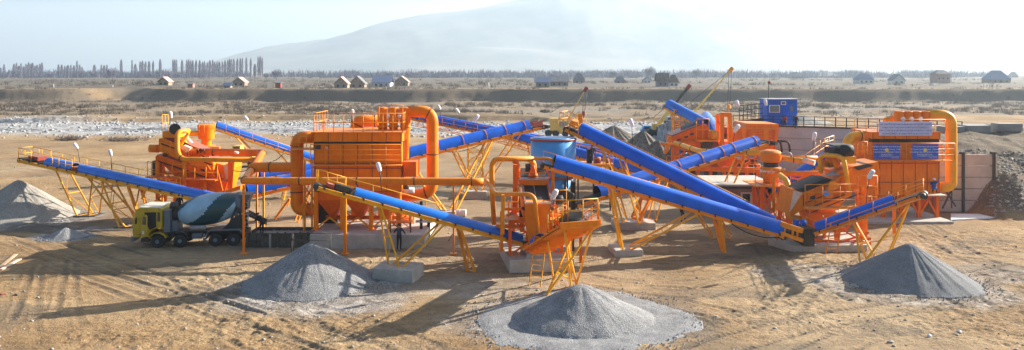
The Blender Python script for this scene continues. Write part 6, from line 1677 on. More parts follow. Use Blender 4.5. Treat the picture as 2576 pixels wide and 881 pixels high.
# ================================================================ PILES
def pile(name, label, k, ax, ay, Yc_, rx, ry, mat, bell=False, flat=None, grooves=0.0, seed=1, z0=0.0, tip=.12):
    ap = A(ax, ay, Yc_) if k is None else AK(k, ax, ay, Yc_)
    h = ap.z - z0
    nr, nt_ = 70, 220
    th = np.linspace(0, 2 * PI, nt_); s = np.linspace(0, 1, nr) ** .9
    S, T_ = np.meshgrid(s, th, indexing='ij')
    E = 1.0 if flat is None else flat[0]
    wob = 1 + (.10 if flat is None else .10 + .16 * sstep(.6, .9, S)) * (fbm(np.cos(T_) * 1.3 + seed, np.sin(T_) * 1.3, seed, 4) - .5) * 2
    Q = S * E
    X = Q * rx * np.cos(T_) * wob; Y = Q * ry * np.sin(T_) * wob
    if flat is not None: X = X * (1 + (flat[2] - 1) * sstep(.9, 1.2, Q)); 
    prof = np.interp(Q, [0, .03, .08, .86, .96, 1.0, 9], [1, .985, .95, .13, .03, .0, .0])
    if bell: prof = np.interp(Q, [0, .08, .18, .4, .6, .8, .93, 1.0, 9], [1, .985, .92, .70, .47, .25, .11, .03, 0])
    prof = np.where(Q < 1, prof, 0)
    Z = h * prof
    sp = fbm(np.cos(T_) * 5 + seed, np.sin(T_) * 5, seed + 5, 4) - .5
    Z = Z + grooves * h * sp * np.sin(PI * np.clip(Q, 0, 1)) 
    Z = Z + .06 * (fbm(X * 2.2, Y * 2.2, seed + 9, 4) - .5) * np.clip(Q * 4, 0, 1)
    if flat is not None:
        Z = Z + (flat[1] * sstep(E, E * .86, Q) * (0.55 + .9 * fbm(X * .8, Y * .8, seed + 3, 4))) * sstep(.55, .95, Q)
    Z = np.where(Q > E * .985, -.15, Z)
    o = grid_mesh(name, X, Y, Z, mat)
    o.location = (ap.x, Yc_, z0)
    tag(o, label, 'gravel pile')
    # loose stones round the foot, part of the pile
    n = 500; a = rng.random(n) * 2 * PI; q = (.93 + .25 * rng.random(n) ** 2) * E
    v = []; f = []
    for i in range(n):
        x, y = math.cos(a[i]) * q[i] * rx, math.sin(a[i]) * q[i] * ry
        if flat is not None: x *= flat[2]
        r0 = .02 + .05 * rng.random(); b = len(v)
        v += [(x - r0, y, 0), (x + r0, y, 0), (x, y - r0, 0), (x, y + r0, 0), (x, y, r0 * 1.6)]
        f += [(b, b + 2, b + 4), (b + 2, b + 1, b + 4), (b + 1, b + 3, b + 4), (b + 3, b, b + 4)]
    me = bpy.data.meshes.new('scattered_stones'); me.from_pydata(v, [], f); me.materials.append(mat)
    c = bpy.data.objects.new('scattered_stones', me); COL.objects.link(c); c.parent = o; c.location = (0, 0, .03)
    c['kind'] = 'stuff'
    return o
pile('gravel_pile', 'grey gravel pile in the middle foreground under the bright blue conveyor head', None, 782, 609, 45.3, 4.2, 4.0, M['gravel'], grooves=.06, seed=3)
pile('gravel_pile', 'dark grey gravel pile with wide flat apron at the bottom middle', None, 1462, 718, 38.6, 3.55, 3.2, M['gravel'], bell=True, flat=(1.55, .07, 1.06), grooves=.06, seed=6)
pile('gravel_pile', 'sharp pointed gravel pile at the right foreground', None, 2289, 612, 45.6, 4.2, 3.9, M['fines'], grooves=.05, seed=9)
pile('gravel_pile', 'tall fine gravel pile cut by the left edge of the picture', None, 46, 453, 66.2, 5.0, 4.4, M['sandpile'], grooves=.12, seed=12)
pile('gravel_pile', 'small low heap of pale stones left of the yellow cab', None, 165, 573, 57.6, 1.75, 1.5, M['gravel'], grooves=.08, seed=15)
pile('earth_mound', 'dark earth mound behind the upper long conveyor, left of two', None, 1543, 316, 128, 6.2, 5, M['dirtpile'], grooves=.2, seed=18)
pile('earth_mound', 'steep dark earth mound left of the primary crusher, right of two', None, 1618, 328, 112, 4.8, 4.5, M['dirtpile'], grooves=.2, seed=21)
pile('earth_mound', 'low grey earth mound between the brick hut and primary crusher', None, 1655, 352, 104, 4.4, 4, M['dirtpile'], grooves=.2, seed=24)
pile('sand_pile', 'sand pile on the ramp behind the man in the red cap', b4, 425, 572, 106, 4.0, 3, M['sandpile'], grooves=.05, seed=27, z0=5.6)

# ================================================================ LAMPS
def lamp(label, k, hx, hy, bx, by, Y, lean=0.3, s=1.0, col='white'):
    s *= .86
    h = A(hx, hy, Y) if k is None else AK(k, hx, hy, Y); b = A(bx, by, Y) if k is None else AK(k, bx, by, Y)
    o = thing('yard_lamp', label, 'lamp', b, 0, 'white hooded yard lamps')
    mid = b.lerp(h, .6) + V3(((b.x - h.x) * .25, 0, 0))
    part(o, 'pole', M['dark'], lambda mb: mb.tube([b, mid, h], .03, 6))
    d = V3((lean, -.25, 1)).normalized()
    c = h
    part(o, 'lamp_head', M[col], lambda mb: mb.lathe(c - d * .30 * s, d, [(0, .05), (.05, .13 * s), (.3 * s, .17 * s), (.42 * s, .15 * s), (.45 * s, .19 * s), (.68 * s, .15 * s), (.74 * s, .05)], 10))
    return o
lamp('white lamp nearest the railed head of the far left conveyor', k1, 592, 152, 618, 275, 67.5, -.6)
lamp('white lamp halfway along the far left conveyor', k1, 858, 205, 866, 335, 65.5, -.15)
lamp('faint white lamp above the left screen motor', b1, 1500, 575, 1492, 660, 69, 0, 1.1)
lamp('white lamp on the upper left conveyor against the river stones', b1, 2168, 605, 2198, 690, 89, -.7, 1.2)
lamp('white lamp rising behind the roof railing of the left dust filter', b2, 1040, 705, 1032, 780, 61, .1)
lamp('white lamp peeping out right of the tall duct elbow', b2, 1806, 655, 1815, 740, 92, -.5, 1.2)
lamp('white lamp on the farthest conveyor, between elbow and crossing', b2, 1968, 685, 1988, 775, 93, -.8, 1.3)
lamp('white lamp on the conveyor that rises behind the left filter', k5, 848, 110, 822, 215, 74, .8, 1.3)
lamp('big white lamp on the bright blue foreground conveyor', k4, 870, 405, 885, 545, 46.5, -.25)
lamp('big white lamp on a black pole in front of the central screen', kc, 678, 505, 612, 881, 45.8, .5, 1.15)
lamp('white lamp right of the tank above the lower long conveyor', c2, 397, 398, 412, 500, 66, -.05, 1.3)
lamp('white lamp at the middle of the upper long conveyor railing', c2, 692, 285, 698, 440, 63, -.45, 1.3)
lamp('white lamp left of the slatted railing on the ramp', c4, 678, 245, 692, 350, 98, -.4, 1.5)
lamp('white lamp touching the left edge of the blue cabin', c4, 863, 240, 878, 300, 98, -.3, 1.5)
lamp('white lamp in front of the orange receiving bunker', c4, 668, 412, 650, 495, 80, .6, 1.6)
lamp('white lamp before the grey ramp wall', c4, 1182, 465, 1172, 640, 66, .1, 1.3)
lamp('big white lamp above the right stock conveyor', c5, 850, 262, 822, 470, 50.3, .45, 1.15)

# ================================================================ SMALL THINGS
# formwork under the mixer chute
fw = thing('formwork_box', 'dark wooden casting form under the chute behind the mixer truck', 'formwork', (A(690, 610, 54.6).x, 54.6, 0))
xa, xb = A(618, 0, 54.2).x, A(780, 0, 54.2).x
part(fw, 'front_board', M['wood'], lambda mb: mb.box(xa, 54.2, 0, xb, 54.28, 1.05))
part(fw, 'back_board', M['wood'], lambda mb: mb.box(xa, 56.6, 0, xb, 56.68, 1.0))
part(fw, 'end_board', M['wood'], lambda mb: mb.box(xa, 54.281, 0, xa + .08, 56.599, 1.0))
part(fw, 'concrete_fill', M['concrete_d'], lambda mb: mb.box(xa + .09, 54.29, 0, xb - .02, 56.59, .75))
for i in range(9):
    x = xa + .15 + i * (xb - xa - .3) / 8
    part(fw, 'stud', M['concrete_d'] if i in (3, 6) else M['wood'], lambda mb: mb.box(x - .07, 54.1, 0, x + .07, 54.197, 1.15 if i % 3 else 1.0))
for i in range(8): part(fw, 'tie_bar', M['steel'], lambda mb: mb.bar((xa + .4 + i * .55, 54.3, .95), (xa + .4 + i * .55, 54.3, 1.3), .03))
# tubular frame
tf = thing('pipe_frame', 'black tubular gate frame standing behind the middle gravel pile', 'frame', (A(783, 640, 52).x, 51.5, 0))
a, b, c, d = AK(k4, 357, 797, 51.5), AK(k4, 580, 797, 51.5), AK(k4, 346, 838, 50.6), AK(k4, 578, 840, 50.6)
part(tf, 'top_tube', M['dark'], lambda mb: (mb.tube([a, b], .035, 6), mb.tube([c, d], .03, 6), mb.tube([a, c], .03, 6), mb.tube([b, d], .03, 6)))
for p in (a, b, c, d): part(tf, 'post', M['black'], lambda mb: mb.tube([p, (p.x, p.y, 0)], .04, 6))
# thin rods by the pads, planks, scraps
pk = [((0, 672), (40, 640)), ((2, 678), (50, 652))]
for i, (p, q) in enumerate(pk):
    a, b = G(*p, .06), G(*q, .06)
    mb = MB(); mb.bar(a, b, .22, .06); o = mb.build('plank', M['plank'] if i == 0 else M['chalk']); tag(o, ('reddish plank lying on the sand at the left edge', 'pale plank lying beside the reddish one at the left edge')[i], 'plank')
for (x, y, s, lab, mt) in ((2413, 836, .2, 'crumpled white scrap at the lower right', 'white'), (2337, 846, .15, 'small white scrap left of the crumpled one', 'white'), (2240, 862, .25, 'grey scrap lying at the bottom right of the yard', 'concrete_d'), (6, 742, .3, 'red rag at the left edge of the sand', 'red'), (40, 745, .22, 'dark clod beside the red rag', 'black')):
    p = G(x, y)
    mb = MB(); n = 9; vs = [(s * random.uniform(.5, 1) * math.cos(6.283 * i / n), s * .6 * random.uniform(.5, 1) * math.sin(6.283 * i / n), random.uniform(0, .1)) for i in range(n)] + [(0, 0, .14)]
    mb.add(vs + [(v[0], v[1], -.02) for v in vs[:n]], [(i, (i + 1) % n, n) for i in range(n)] + [(i, n + 1 + i, n + 1 + (i + 1) % n, (i + 1) % n) for i in range(n)])
    o = mb.build('scrap', M[mt]); o.location = p; tag(o, lab, 'scrap')
# thin cables strung on the yard
for i, (p, q) in enumerate((((190, 668), (5, 640)),)):
    pass
pit = MB(); a = G(1135, 640); pit.tube([G(1141, 585, 1.2), G(1128, 606, 0)], .03, 6)
o = pit.build('prop_bar', M['dark']); tag(o, 'thin dark prop leaning at the right duct post', 'prop')
wb = thing('work_bench', 'small orange work bench behind the man at the left filter slab', 'bench', (AK(k6, 590, 420, 54.3).x, 54.2, 0))
xx = AK(k6, 590, 420, 54.3).x
part(wb, 'bench_top', M['orange_b'], lambda mb: mb.box(xx - .8, 54.4, 1.75, xx + .9, 55.1, 1.82))
for dx in (-.7, .8): part(wb, 'leg', M['dark'], lambda mb: mb.bar((xx + dx, 54.7, 1.0), (xx + dx, 54.7, 1.75), .08))
mc = thing('drill_stand', 'dark machine stand at the right end of the left filter slab', 'machine', (AK(k6, 725, 400, 56).x, 56, 1.0))
xx = AK(k6, 722, 400, 56).x
part(mc, 'column', M['dark'], lambda mb: (mb.bar((xx, 56, 1.0), (xx, 56, 3.1), .2), mb.box(xx - .35, 55.7, 2.1, xx + .2, 56.2, 2.5)))
part(mc, 'table', M['steel'], lambda mb: mb.box(xx - .4, 55.6, 1.55, xx + .9, 56.3, 1.62))

# ================================================================ CRANES
def mobile_crane(label, k, boom, cab, Y, kindc='truck', mat='crane', hook=None, tipmat='red'):
    (x0, y0), (x1, y1) = boom
    a = AK(k, x0, y0, Y); b = AK(k, x1, y1, Y)
    bx = AK(k, cab[0], cab[2], Y).x; ex = AK(k, cab[1], cab[2], Y).x; zc_ = AK(k, 0, cab[2], Y).z; zg = zland(bx, Y)
    o = thing('truck_crane', label, 'crane', ((bx + ex) / 2, Y, zg))
    def lat(mb):
        d = (b - a); n = 22; L = d.length
        for oy in (-.35, .35):
            for oz in (-.35, .35):
                mb.bar(a + V3((oz * .7, oy, oz)), b + V3((0, oy * .4, 0)), .14)
        for i in range(n):
            f0, f1 = i / n, (i + 1) / n; s0 = 1 - f0; s1 = 1 - f1
            mb.bar(a.lerp(b, f0) + V3((-.25 * s0, -.35 * (1 - .6 * f0), -.35 * s0 if i % 2 else .35 * s0)), a.lerp(b, f1) + V3((.25 * s1, -.35 * (1 - .6 * f1), .35 * s1 if i % 2 else -.35 * s1)), .08)
    part(o, 'boom', M[mat], lat if kindc != 'tele' else (lambda mb: (mb.bar(a, a.lerp(b, .55), .75), )))
    if kindc == 'tele':
        part(o, 'boom_extension', M['dark'], lambda mb: mb.bar(a.lerp(b, .52), b, .5))
    part(o, 'boom_tip', M[tipmat], lambda mb: mb.bar(b - (b - a).normalized() * .4, b + (b - a).normalized() * .7, .7))
    if hook:
        hk = AK(k, hook[0], hook[1], Y)
        part(o, 'hoist_rope', M['dark'], lambda mb: (mb.tube([b + V3((.3, 0, 0)), hk + V3((.2, 0, .5))], .06, 5), mb.tube([b + V3((-.3, 0, 0)), hk + V3((-.2, 0, .5))], .06, 5)))
        part(o, 'hook_block', M[tipmat], lambda mb: mb.lathe(hk, (0, 0, 1), [(-.9, .08), (-.4, .12), (-.3, .45), (.5, .35), (.6, .1)], 10))
    part(o, 'stay_rope', M['dark'], lambda mb: mb.tube([b, V3((bx if b.x > a.x else ex, Y, zc_ + 2.0))], .05, 5))
    part(o, 'upper_body', M[mat], lambda mb: (mb.box(bx, Y - 1.2, zc_ - 2.1, ex, Y + 1.2, zc_), mb.box(bx, Y - 1.0, zc_, bx + (ex - bx) * .45, Y + 1.0, zc_ + 1.0)))
    part(o, 'cab', M[mat], lambda mb: mb.box(ex - 1.8, Y - 1.3, zc_ - 2.0, ex - .1, Y + .2, zc_ + .6))
    part(o, 'cab_window', M['glassl'], lambda mb: mb.box(ex - 1.6, Y - 1.36, zc_ - .8, ex - .3, Y - 1.305, zc_ + .35))
    part(o, 'chassis', M['dark'], lambda mb: mb.box(bx - 1.0, Y - 1.2, zg + .7, ex + 1.5, Y + 1.2, max(zc_ - 2.1, zg + 1.2)))
    for i in range(4):
        x = bx - .4 + (ex + .9 - bx + .4) * (i + (.3 if i > 1 else 0)) / 3.3
        part(o, 'wheel', M['black'], lambda mb: mb.cyl((x, Y - 1.4, zg + .65), (x, Y + 1.4, zg + .65), .65, 16))
    return o
mobile_crane('yellow truck crane with raised lattice boom behind the caged conveyor head', b3, ((560, 655), (738, 352)), (430, 585, 642), 148, hook=(726, 560))
mobile_crane('yellow mobile crane with dark telescopic boom left of the lattice tower', b3, ((1330, 720), (1642, 328)), (1330, 1420, 688), 150, 'tele')
mobile_crane('tallest yellow crawler crane with long lattice boom and hanging hook', b3, ((1690, 552), (2015, 178)), (1540, 1640, 640), 155, hook=(2000, 500), tipmat='ochre')
def far_vehicle(k, x0, x1, yt, yb, Y, mat, label, name='parked_van'):
    a = AK(k, x0, yt, Y); b = AK(k, x1, yb, Y); w = b.x - a.x; zg = zland(a.x, Y); h = max(a.z - zg, 1.6)
    o = thing(name, label, 'van', ((a.x + b.x) / 2, Y, zg))
    part(o, 'body', M[mat], lambda mb: mb.prism([(a.x, Y, zg + .4), (b.x, Y, zg + .4), (b.x, Y, zg + h), (a.x + w * .25, Y, zg + h), (a.x + w * .1, Y, zg + h * .6), (a.x, Y, zg + h * .55)], (0, 1.9, 0)))
    part(o, 'window', M['glass'], lambda mb: mb.box(a.x + w * .25, Y - .03, zg + h * .6, a.x + w * .85, Y - .003, zg + h * .85))
    for t in (.2, .8): part(o, 'wheel', M['black'], lambda mb: mb.cyl((a.x + w * t, Y - .05, zg + .38), (a.x + w * t, Y + 1.95, zg + .38), .38, 14))
far_vehicle(b3, 1235, 1320, 665, 700, 152, 'tank', 'pale blue van parked left of the mobile crane')
far_vehicle(b3, 1455, 1500, 640, 705, 146, 'steel', 'grey van behind the slim lattice tower')
far_vehicle(b3, 1540, 1610, 660, 705, 147, 'white', 'white van right of the slim lattice tower')

# ================================================================ MIXER TRUCK
tr = thing('mixer_truck', 'yellow cab concrete mixer truck with striped blue and green drum, open door', 'truck', (-27.85, 53.65, 0), math.atan2(1.0, 7.75))
def tp_(name, mat, fn, parent=tr, **kw): 
    mb = MB(); fn(mb); return mb.build(name, mat, parent, local=True, **kw)
W2 = 2.45
cab_out = [(0.06, .85), (0.0, 1.25), (0.02, 2.0), (.30, 2.92), (.5, 3.02), (1.98, 2.96), (2.03, 2.85), (2.03, 1.42), (1.75, 1.5), (1.35, 1.38), (1.15, 1.1), (1.1, .85)]
tp_('cab', M['truckyel'], lambda mb: mb.prism([(u, 0, z) for u, z in cab_out], (0, W2, 0)), bevel=.05)
tp_('cab_roof', M['roofpale'], lambda mb: mb.prism([(.2, .04, 2.99), (.5, .04, 3.06), (1.98, .04, 3.0), (1.98, .04, 2.97), (.5, .04, 3.03)], (0, W2 - .08, 0)))
tp_('windscreen', M['glassl'], lambda mb: mb.prism([(0.02 - .03, .15, 2.05), (.02 - .005, .15, 2.05), (.285, .15, 2.85), (.255, .15, 2.85)], (0, W2 - .3, 0)))
tp_('doorway_shade', M['black'], lambda mb: mb.prism([(1.28, -.012, 1.42), (1.28, -.012, 2.68), (.85, -.012, 2.68), (.85, -.012, 2.1), (1.2, -.012, 1.4), (1.5, -.012, 1.5), (1.66, -.012, 1.6), (1.66, -.012, 2.68), (1.28, -.012, 2.68)][1:8], (0, .008, 0)))  # black sheet painted in for the shade inside the open cab
dd = tp_('door', M['truckyel'], lambda mb: mb.prism([(.72, -.35, .95), (1.05, -.55, 1.0), (1.22, -.62, 1.45), (1.22, -.62, 2.52), (1.12, -.58, 2.6), (.80, -.38, 2.6), (.74, -.36, 2.0)], (0.03, .05, 0)))
tp_('door_window', M['glass'], lambda mb: mb.prism([(.84, -.435, 1.88), (1.15, -.60, 1.88), (1.15, -.60, 2.45), (.87, -.44, 2.45)], (0.003, -.006, 0)), dd)
tp_('door_sign', M['white'], lambda mb: mb.prism([(.84, -.435, 1.18), (1.0, -.535, 1.18), (1.0, -.535, 1.42), (.84, -.435, 1.42)], (0.003, -.006, 0)), dd)
tp_('side_window', M['glass'], lambda mb: mb.box(1.74, -.012, 1.98, 1.94, -.004, 2.66))
tp_('grille', M['truckdark'], lambda mb: (mb.box(-.05, .3, 1.25, -.004, W2 - .3, 1.72), [mb.box(-.07, .32, 1.28 + i * .08, -.051, W2 - .32, 1.31 + i * .08) for i in range(6)]))
tp_('bumper', M['grime'], lambda mb: mb.box(-.14, -.02, .55, .12, W2 + .02, .92), bevel=.04)
for y in (.3, W2 - .3): tp_('headlight', M['white'], lambda mb: mb.cyl((-.13, y, .72), (-.17, y, .72), .1, 14))
tp_('indicator', M['red'], lambda mb: mb.box(.45, -.03, 1.03, .6, -.004, 1.1))
tp_('mirror', M['black'], lambda mb: (mb.box(.3, -.32, 1.9, .36, -.12, 2.3), mb.bar((.33, -.05, 2.35), (.33, -.2, 2.3), .03)))
tp_('step', M['truckdark'], lambda mb: mb.box(.62, -.05, .5, 1.15, .3, .8))
tp_('chassis', M['truckdark'], lambda mb: (mb.box(.4, .7, .75, 7.9, 1.0, 1.1), mb.box(.4, 1.45, .75, 7.9, 1.75, 1.1), mb.box(2.1, .3, 1.08, 7.7, 2.15, 1.16)))
for i, (u, zc_) in enumerate(((1.72, 1), (3.3, 1), (5.82, 1), (7.1, 1))):
    for y0, y1 in ((.02, .34), (W2 - .34, W2 - .02)):
        w_ = tp_('wheel', M['black'], lambda mb: mb.lathe((u, y0, .49), (0, 1, 0), [(0, .30), (.0, .42), (.05, .48), (.27, .48), (.32, .42), (.32, .3)], 26))
        yy = y0 - .012 if y0 < 1 else y1 + .012
        tp_('rim', M['grime'], lambda mb: mb.lathe((u, yy, .49), (0, 1 if y0 < 1 else -1, 0), [(.0, .08), (.01, .14), (.05, .26), (.03, .29)], 20), w_)
for u, mt in ((1.72, 'truckyel'), (3.3, 'truckdark')):
    tp_('mudguard', M[mt], lambda mb: [mb.prism([(u + .62 * math.cos(t0), .0, .5 + .62 * math.sin(t0)), (u + .62 * math.cos(t1), .0, .5 + .62 * math.sin(t1)), (u + .67 * math.cos(t1), .0, .5 + .67 * math.sin(t1)), (u + .67 * math.cos(t0), .0, .5 + .67 * math.sin(t0))], (0, W2, 0)) for t0, t1 in [(PI * (.12 + .09 * i), PI * (.12 + .09 * (i + 1))) for i in range(9)]])
tp_('mudguard', M['grime'], lambda mb: [mb.bar(p, q, W2, .05, (0, 0, 1)) for p, q in (((5.12, W2 / 2, .55), (5.25, W2 / 2, 1.12)), ((5.25, W2 / 2, 1.12), (5.5, W2 / 2, 1.2)), ((5.5, W2 / 2, 1.2), (7.55, W2 / 2, 1.2)), ((7.55, W2 / 2, 1.2), (7.7, W2 / 2, 1.0)))])
tp_('fuel_tank', M['grime'], lambda mb: (mb.box(4.15, .05, .62, 4.85, .6, 1.0), mb.cyl((4.95, .1, .85), (5.1, .1, .85), .14, 12), mb.cyl((4.95, .1, .55), (5.1, .1, .55), .12, 12)), bevel=.03)
tp_('water_tank', M['steel'], lambda mb: (mb.cyl((4.05, .2, 1.42), (5.05, .2, 1.42), .17, 16)))
tp_('tool_locker', M['grime'], lambda mb: (mb.box(2.12, .2, 1.15, 2.55, 1.9, 2.75), mb.box(2.6, .5, 1.1, 3.0, 1.9, 1.9)))
tp_('gear_case', M['dark'], lambda mb: (mb.cyl((2.35, 1.2, 2.35), (2.95, 1.2, 2.45), .5, 18), mb.cyl((2.5, .6, 3.05), (3.0, .6, 3.05), .26, 14), mb.bar((2.5, 1.2, 1.2), (2.9, 1.2, 2.4), .3)))
ax0 = V3((2.95, W2 / 2, 2.22)); ax1 = V3((7.45, W2 / 2, 3.05)); axd = (ax1 - ax0)
Ld = axd.length
def drumf(mb):
    prof = [(0, .35), (.06, .62), (.35, .82), (1.0, 1.06), (1.8, 1.17), (2.5, 1.18), (3.2, 1.08), (3.9, .9), (4.35, .76)]
    fine = []
    for (t0, r0), (t1, r1) in zip(prof[:-1], prof[1:]):
        for i in range(5): fine.append((t0 + (t1 - t0) * i / 5, r0 + (r1 - r0) * i / 5))
    fine.append(prof[-1])
    seg = 72
    def mt(i, k):
        t = fine[i][0] / 4.35
        kk = abs(t - .45)
        a = k / seg + (0.33 * t if t < .45 else .33 * .45 + .62 * (t - .45))
        return int(a * 4 + .35) % 2
    mb.lathe(ax0, axd, fine, seg, mats=mt)
tp_('drum', [M['drum_l'], M['drum_d']], drumf)
tp_('drum_hatch', M['drum_l'], lambda mb: mb.lathe(ax0 + axd.normalized() * 1.75 + V3((0, -1.13, .38)), (0, -.94, .34), [(0, .26), (.05, .26), (.06, .2)], 18))
tp_('drum_ring', M['grime'], lambda mb: mb.lathe(ax0 + axd.normalized() * 4.3, axd, [(0, .80), (.12, .84), (.35, .80), (.45, .62)], 30))
tp_('drum_mouth', M['dark'], lambda mb: mb.lathe(ax0 + axd.normalized() * 4.7, axd, [(0, .62), (.35, .55)], 24))
tp_('charge_hopper', M['grime'], lambda mb: mb.hull8([(7.45, .75, 3.1), (8.0, .75, 3.1), (8.0, 1.7, 3.1), (7.45, 1.7, 3.1)], [(7.3, .5, 3.75), (8.25, .5, 3.75), (8.25, 1.95, 3.75), (7.3, 1.95, 3.75)]))
tp_('rear_frame', M['truckdark'], lambda mb: (mb.bar((6.6, .5, 1.2), (7.3, .5, 3.0), .16), mb.bar((6.6, 1.95, 1.2), (7.3, 1.95, 3.0), .16), mb.bar((7.7, .5, 1.1), (7.35, .5, 3.0), .14), mb.bar((7.7, 1.95, 1.1), (7.35, 1.95, 3.0), .14), mb.prism([(6.2, .45, 1.2), (7.75, .45, 1.2), (7.75, .45, 1.9), (7.3, .45, 2.3)], (0, .1, 0)), mb.box(7.5, .5, 2.05, 8.1, 1.9, 2.2)))
tp_('ladder', M['steel'], lambda mb: (mb.bar((7.75, .35, 1.3), (7.75, .35, 3.4), .05), mb.bar((8.1, .35, 1.3), (8.1, .35, 3.4), .05), [mb.bar((7.75, .35, 1.4 + .3 * i), (8.1, .35, 1.4 + .3 * i), .035) for i in range(7)]))
tp_('discharge_chute', M['dark'], lambda mb: (mb.prism([(7.9, .9, 2.1), (7.9, 1.5, 2.1), (7.9, 1.6, 2.4), (7.9, 1.42, 2.16), (7.9, .98, 2.16), (7.9, .85, 2.3)], (1.3, .3, -.8))))
tp_('rear_light', M['red'], lambda mb: mb.box(7.9, .2, .75, 7.95, .6, .9))
tp_('tail_bar', M['truckdark'], lambda mb: (mb.box(7.75, .15, .7, 7.9, 2.3, .95), mb.bar((7.4, .3, 1.0), (8.0, .4, .5), .08)))

# ================================================================ PEOPLE
J0 = {'pel': (0, 0, .96), 'spi': (0, .01, 1.12), 'che': (0, .0, 1.32), 'nec': (0, .02, 1.48), 'hed': (0, .0, 1.60), 'top': (0, .01, 1.72), 'nos': (0, -.10, 1.62),
      'shL': (.18, .01, 1.42), 'elL': (.25, .02, 1.15), 'wrL': (.27, -.03, .90), 'haL': (.275, -.05, .82),
      'shR': (-.18, .01, 1.42), 'elR': (-.25, .02, 1.15), 'wrR': (-.27, -.03, .90), 'haR': (-.275, -.05, .82),
      'hiL': (.09, 0, .90), 'knL': (.10, -.02, .50), 'anL': (.11, .02, .09), 'toL': (.12, -.14, .05),
      'hiR': (-.09, 0, .90), 'knR': (-.10, -.02, .50), 'anR': (-.11, .02, .09), 'toR': (-.12, -.14, .05)}
RAD = {'pel': .15, 'spi': .14, 'che': .165, 'nec': .062, 'hed': .098, 'top': .07, 'nos': .022, 'sh': .085, 'el': .052, 'wr': .036, 'ha': .038, 'hi': .10, 'kn': .068, 'an': .05, 'to': .045}
ED = [('pel', 'spi'), ('spi', 'che'), ('che', 'nec'), ('nec', 'hed'), ('hed', 'top'), ('hed', 'nos')]
for s_ in 'LR': ED += [('che', 'sh' + s_), ('sh' + s_, 'el' + s_), ('el' + s_, 'wr' + s_), ('wr' + s_, 'ha' + s_), ('pel', 'hi' + s_), ('hi' + s_, 'kn' + s_), ('kn' + s_, 'an' + s_), ('an' + s_, 'to' + s_)]
def person(label, loc, rz, h=1.75, pose=None, jacket='cl_navy', pants='cl_black', cap=None, hair='black', shoes='black'):
    J = dict(J0); J.update(pose or {})
    names = list(J.keys()); idx = {n: i for i, n in enumerate(names)}
    vs = [V3(J[n]) for n in names]; ed = [(idx[a], idx[b]) for a, b in ED]; rad = [RAD.get(n, RAD.get(n[:2], .05)) for n in names]; cls = []
    for n in names:
        c = 2 if n in ('hed', 'top', 'nos', 'nec') or n[:2] in ('ha',) else (1 if n[:2] in ('hi', 'kn') or n == 'pel' else (3 if n[:2] in ('an', 'to') else 0))
        cls.append(c)
    for s_ in 'LR':
        w, hd = V3(J['wr' + s_]), V3(J['ha' + s_]); d = (hd - w).normalized()
        side = d.cross(V3((1, 0, .3))).normalized(); pal = d.cross(side).normalized()
        for i, (off, ln) in enumerate(((-.026, .065), (-.009, .08), (.009, .075), (.026, .055))):
            b = hd + side * off + d * .03
            vs += [b, b + d * ln * .55 + pal * .012, b + d * ln * .9 + pal * .035]; k = len(vs) - 3
            rad += [.010, .009, .008]; cls += [2, 2, 2]; ed += [(idx['ha' + s_], k), (k, k + 1), (k + 1, k + 2)]
        b = hd + side * -.035 - d * .02
        vs += [b, b - side * .03 + d * .035 + pal * .015]; k = len(vs) - 2
        rad += [.012, .010]; cls += [2, 2]; ed += [(idx['ha' + s_], k), (k, k + 1)]
    me = bpy.data.meshes.new('tmp'); me.from_pydata([tuple(v) for v in vs], ed, [])
    t = bpy.data.objects.new('tmp', me); COL.objects.link(t)
    sk = t.modifiers.new('s', 'SKIN'); t.modifiers.new('u', 'SUBSURF').levels = 1
    sv = me.skin_vertices[0].data
    for i, r in enumerate(rad): sv[i].radius = (r, r)
    sv[0].use_root = True
    for n in ('che', 'spi', 'pel'): sv[idx[n]].radius = (RAD[n] * 1.12, RAD[n] * .78)
    dg = bpy.context.evaluated_depsgraph_get(); dg.update()
    m2 = bpy.data.meshes.new_from_object(t.evaluated_get(dg)); bpy.data.objects.remove(t, do_unlink=True)
    m2.name = 'person'; m2.materials.clear()
    for m in (jacket, pants, 'skin', shoes): m2.materials.append(M[m])
    P_ = np.array([tuple(v) for v in vs]); C_ = np.array(cls); Rr = np.array(rad)
    for p in m2.polygons:
        c = np.array(p.center); j = int(np.argmin(np.linalg.norm(P_ - c, axis=1) - Rr)); p.material_index = int(C_[j]); p.use_smooth = True
    o = bpy.data.objects.new('person', m2); COL.objects.link(o)
    o.location = loc; o.rotation_euler.z = rz; s = h / 1.79; o.scale = (s, s, s)
    tag(o, label, 'person')
    up_ = (V3(J['top']) - V3(J['hed'])).normalized(); tp = V3(J['hed'])
    mb = MB(); mb.lathe(tp + up_ * .02, up_, [(0, .118), (.05, .122), (.10, .105), (.135, .07), (.155, .02)], 14)
    if cap: 
        f = V3((0, -1, 0)); mb.prism([tp + up_ * .03 + V3((-.07, -.09, 0)), tp + up_ * .03 + V3((.07, -.09, 0)), tp + up_ * .02 + V3((.05, -.19, 0)), tp + up_ * .02 + V3((-.05, -.19, 0))], up_ * .012)
    mb.build('cap' if cap else 'hair', M[cap or hair], o, local=True)
    return o
g1 = G(1004, 629)
person('man in dark blue jacket seen from behind at the left filter slab', (g1.x, g1.y, 0), PI, 1.95, {'elL': (.33, -.08, 1.2), 'wrL': (.38, -.28, 1.12), 'haL': (.39, -.36, 1.1), 'elR': (-.33, -.06, 1.18), 'wrR': (-.36, -.26, 1.05), 'haR': (-.36, -.34, 1.03), 'hed': (.0, -.04, 1.6), 'top': (0, -.07, 1.72)}, 'cl_navy', 'cl_black')
g1 = G(1078, 602)
person('man in black clothes standing right of the left filter slab', (g1.x, g1.y, 0), -1.2, 1.9, {}, 'cl_black', 'cl_black')
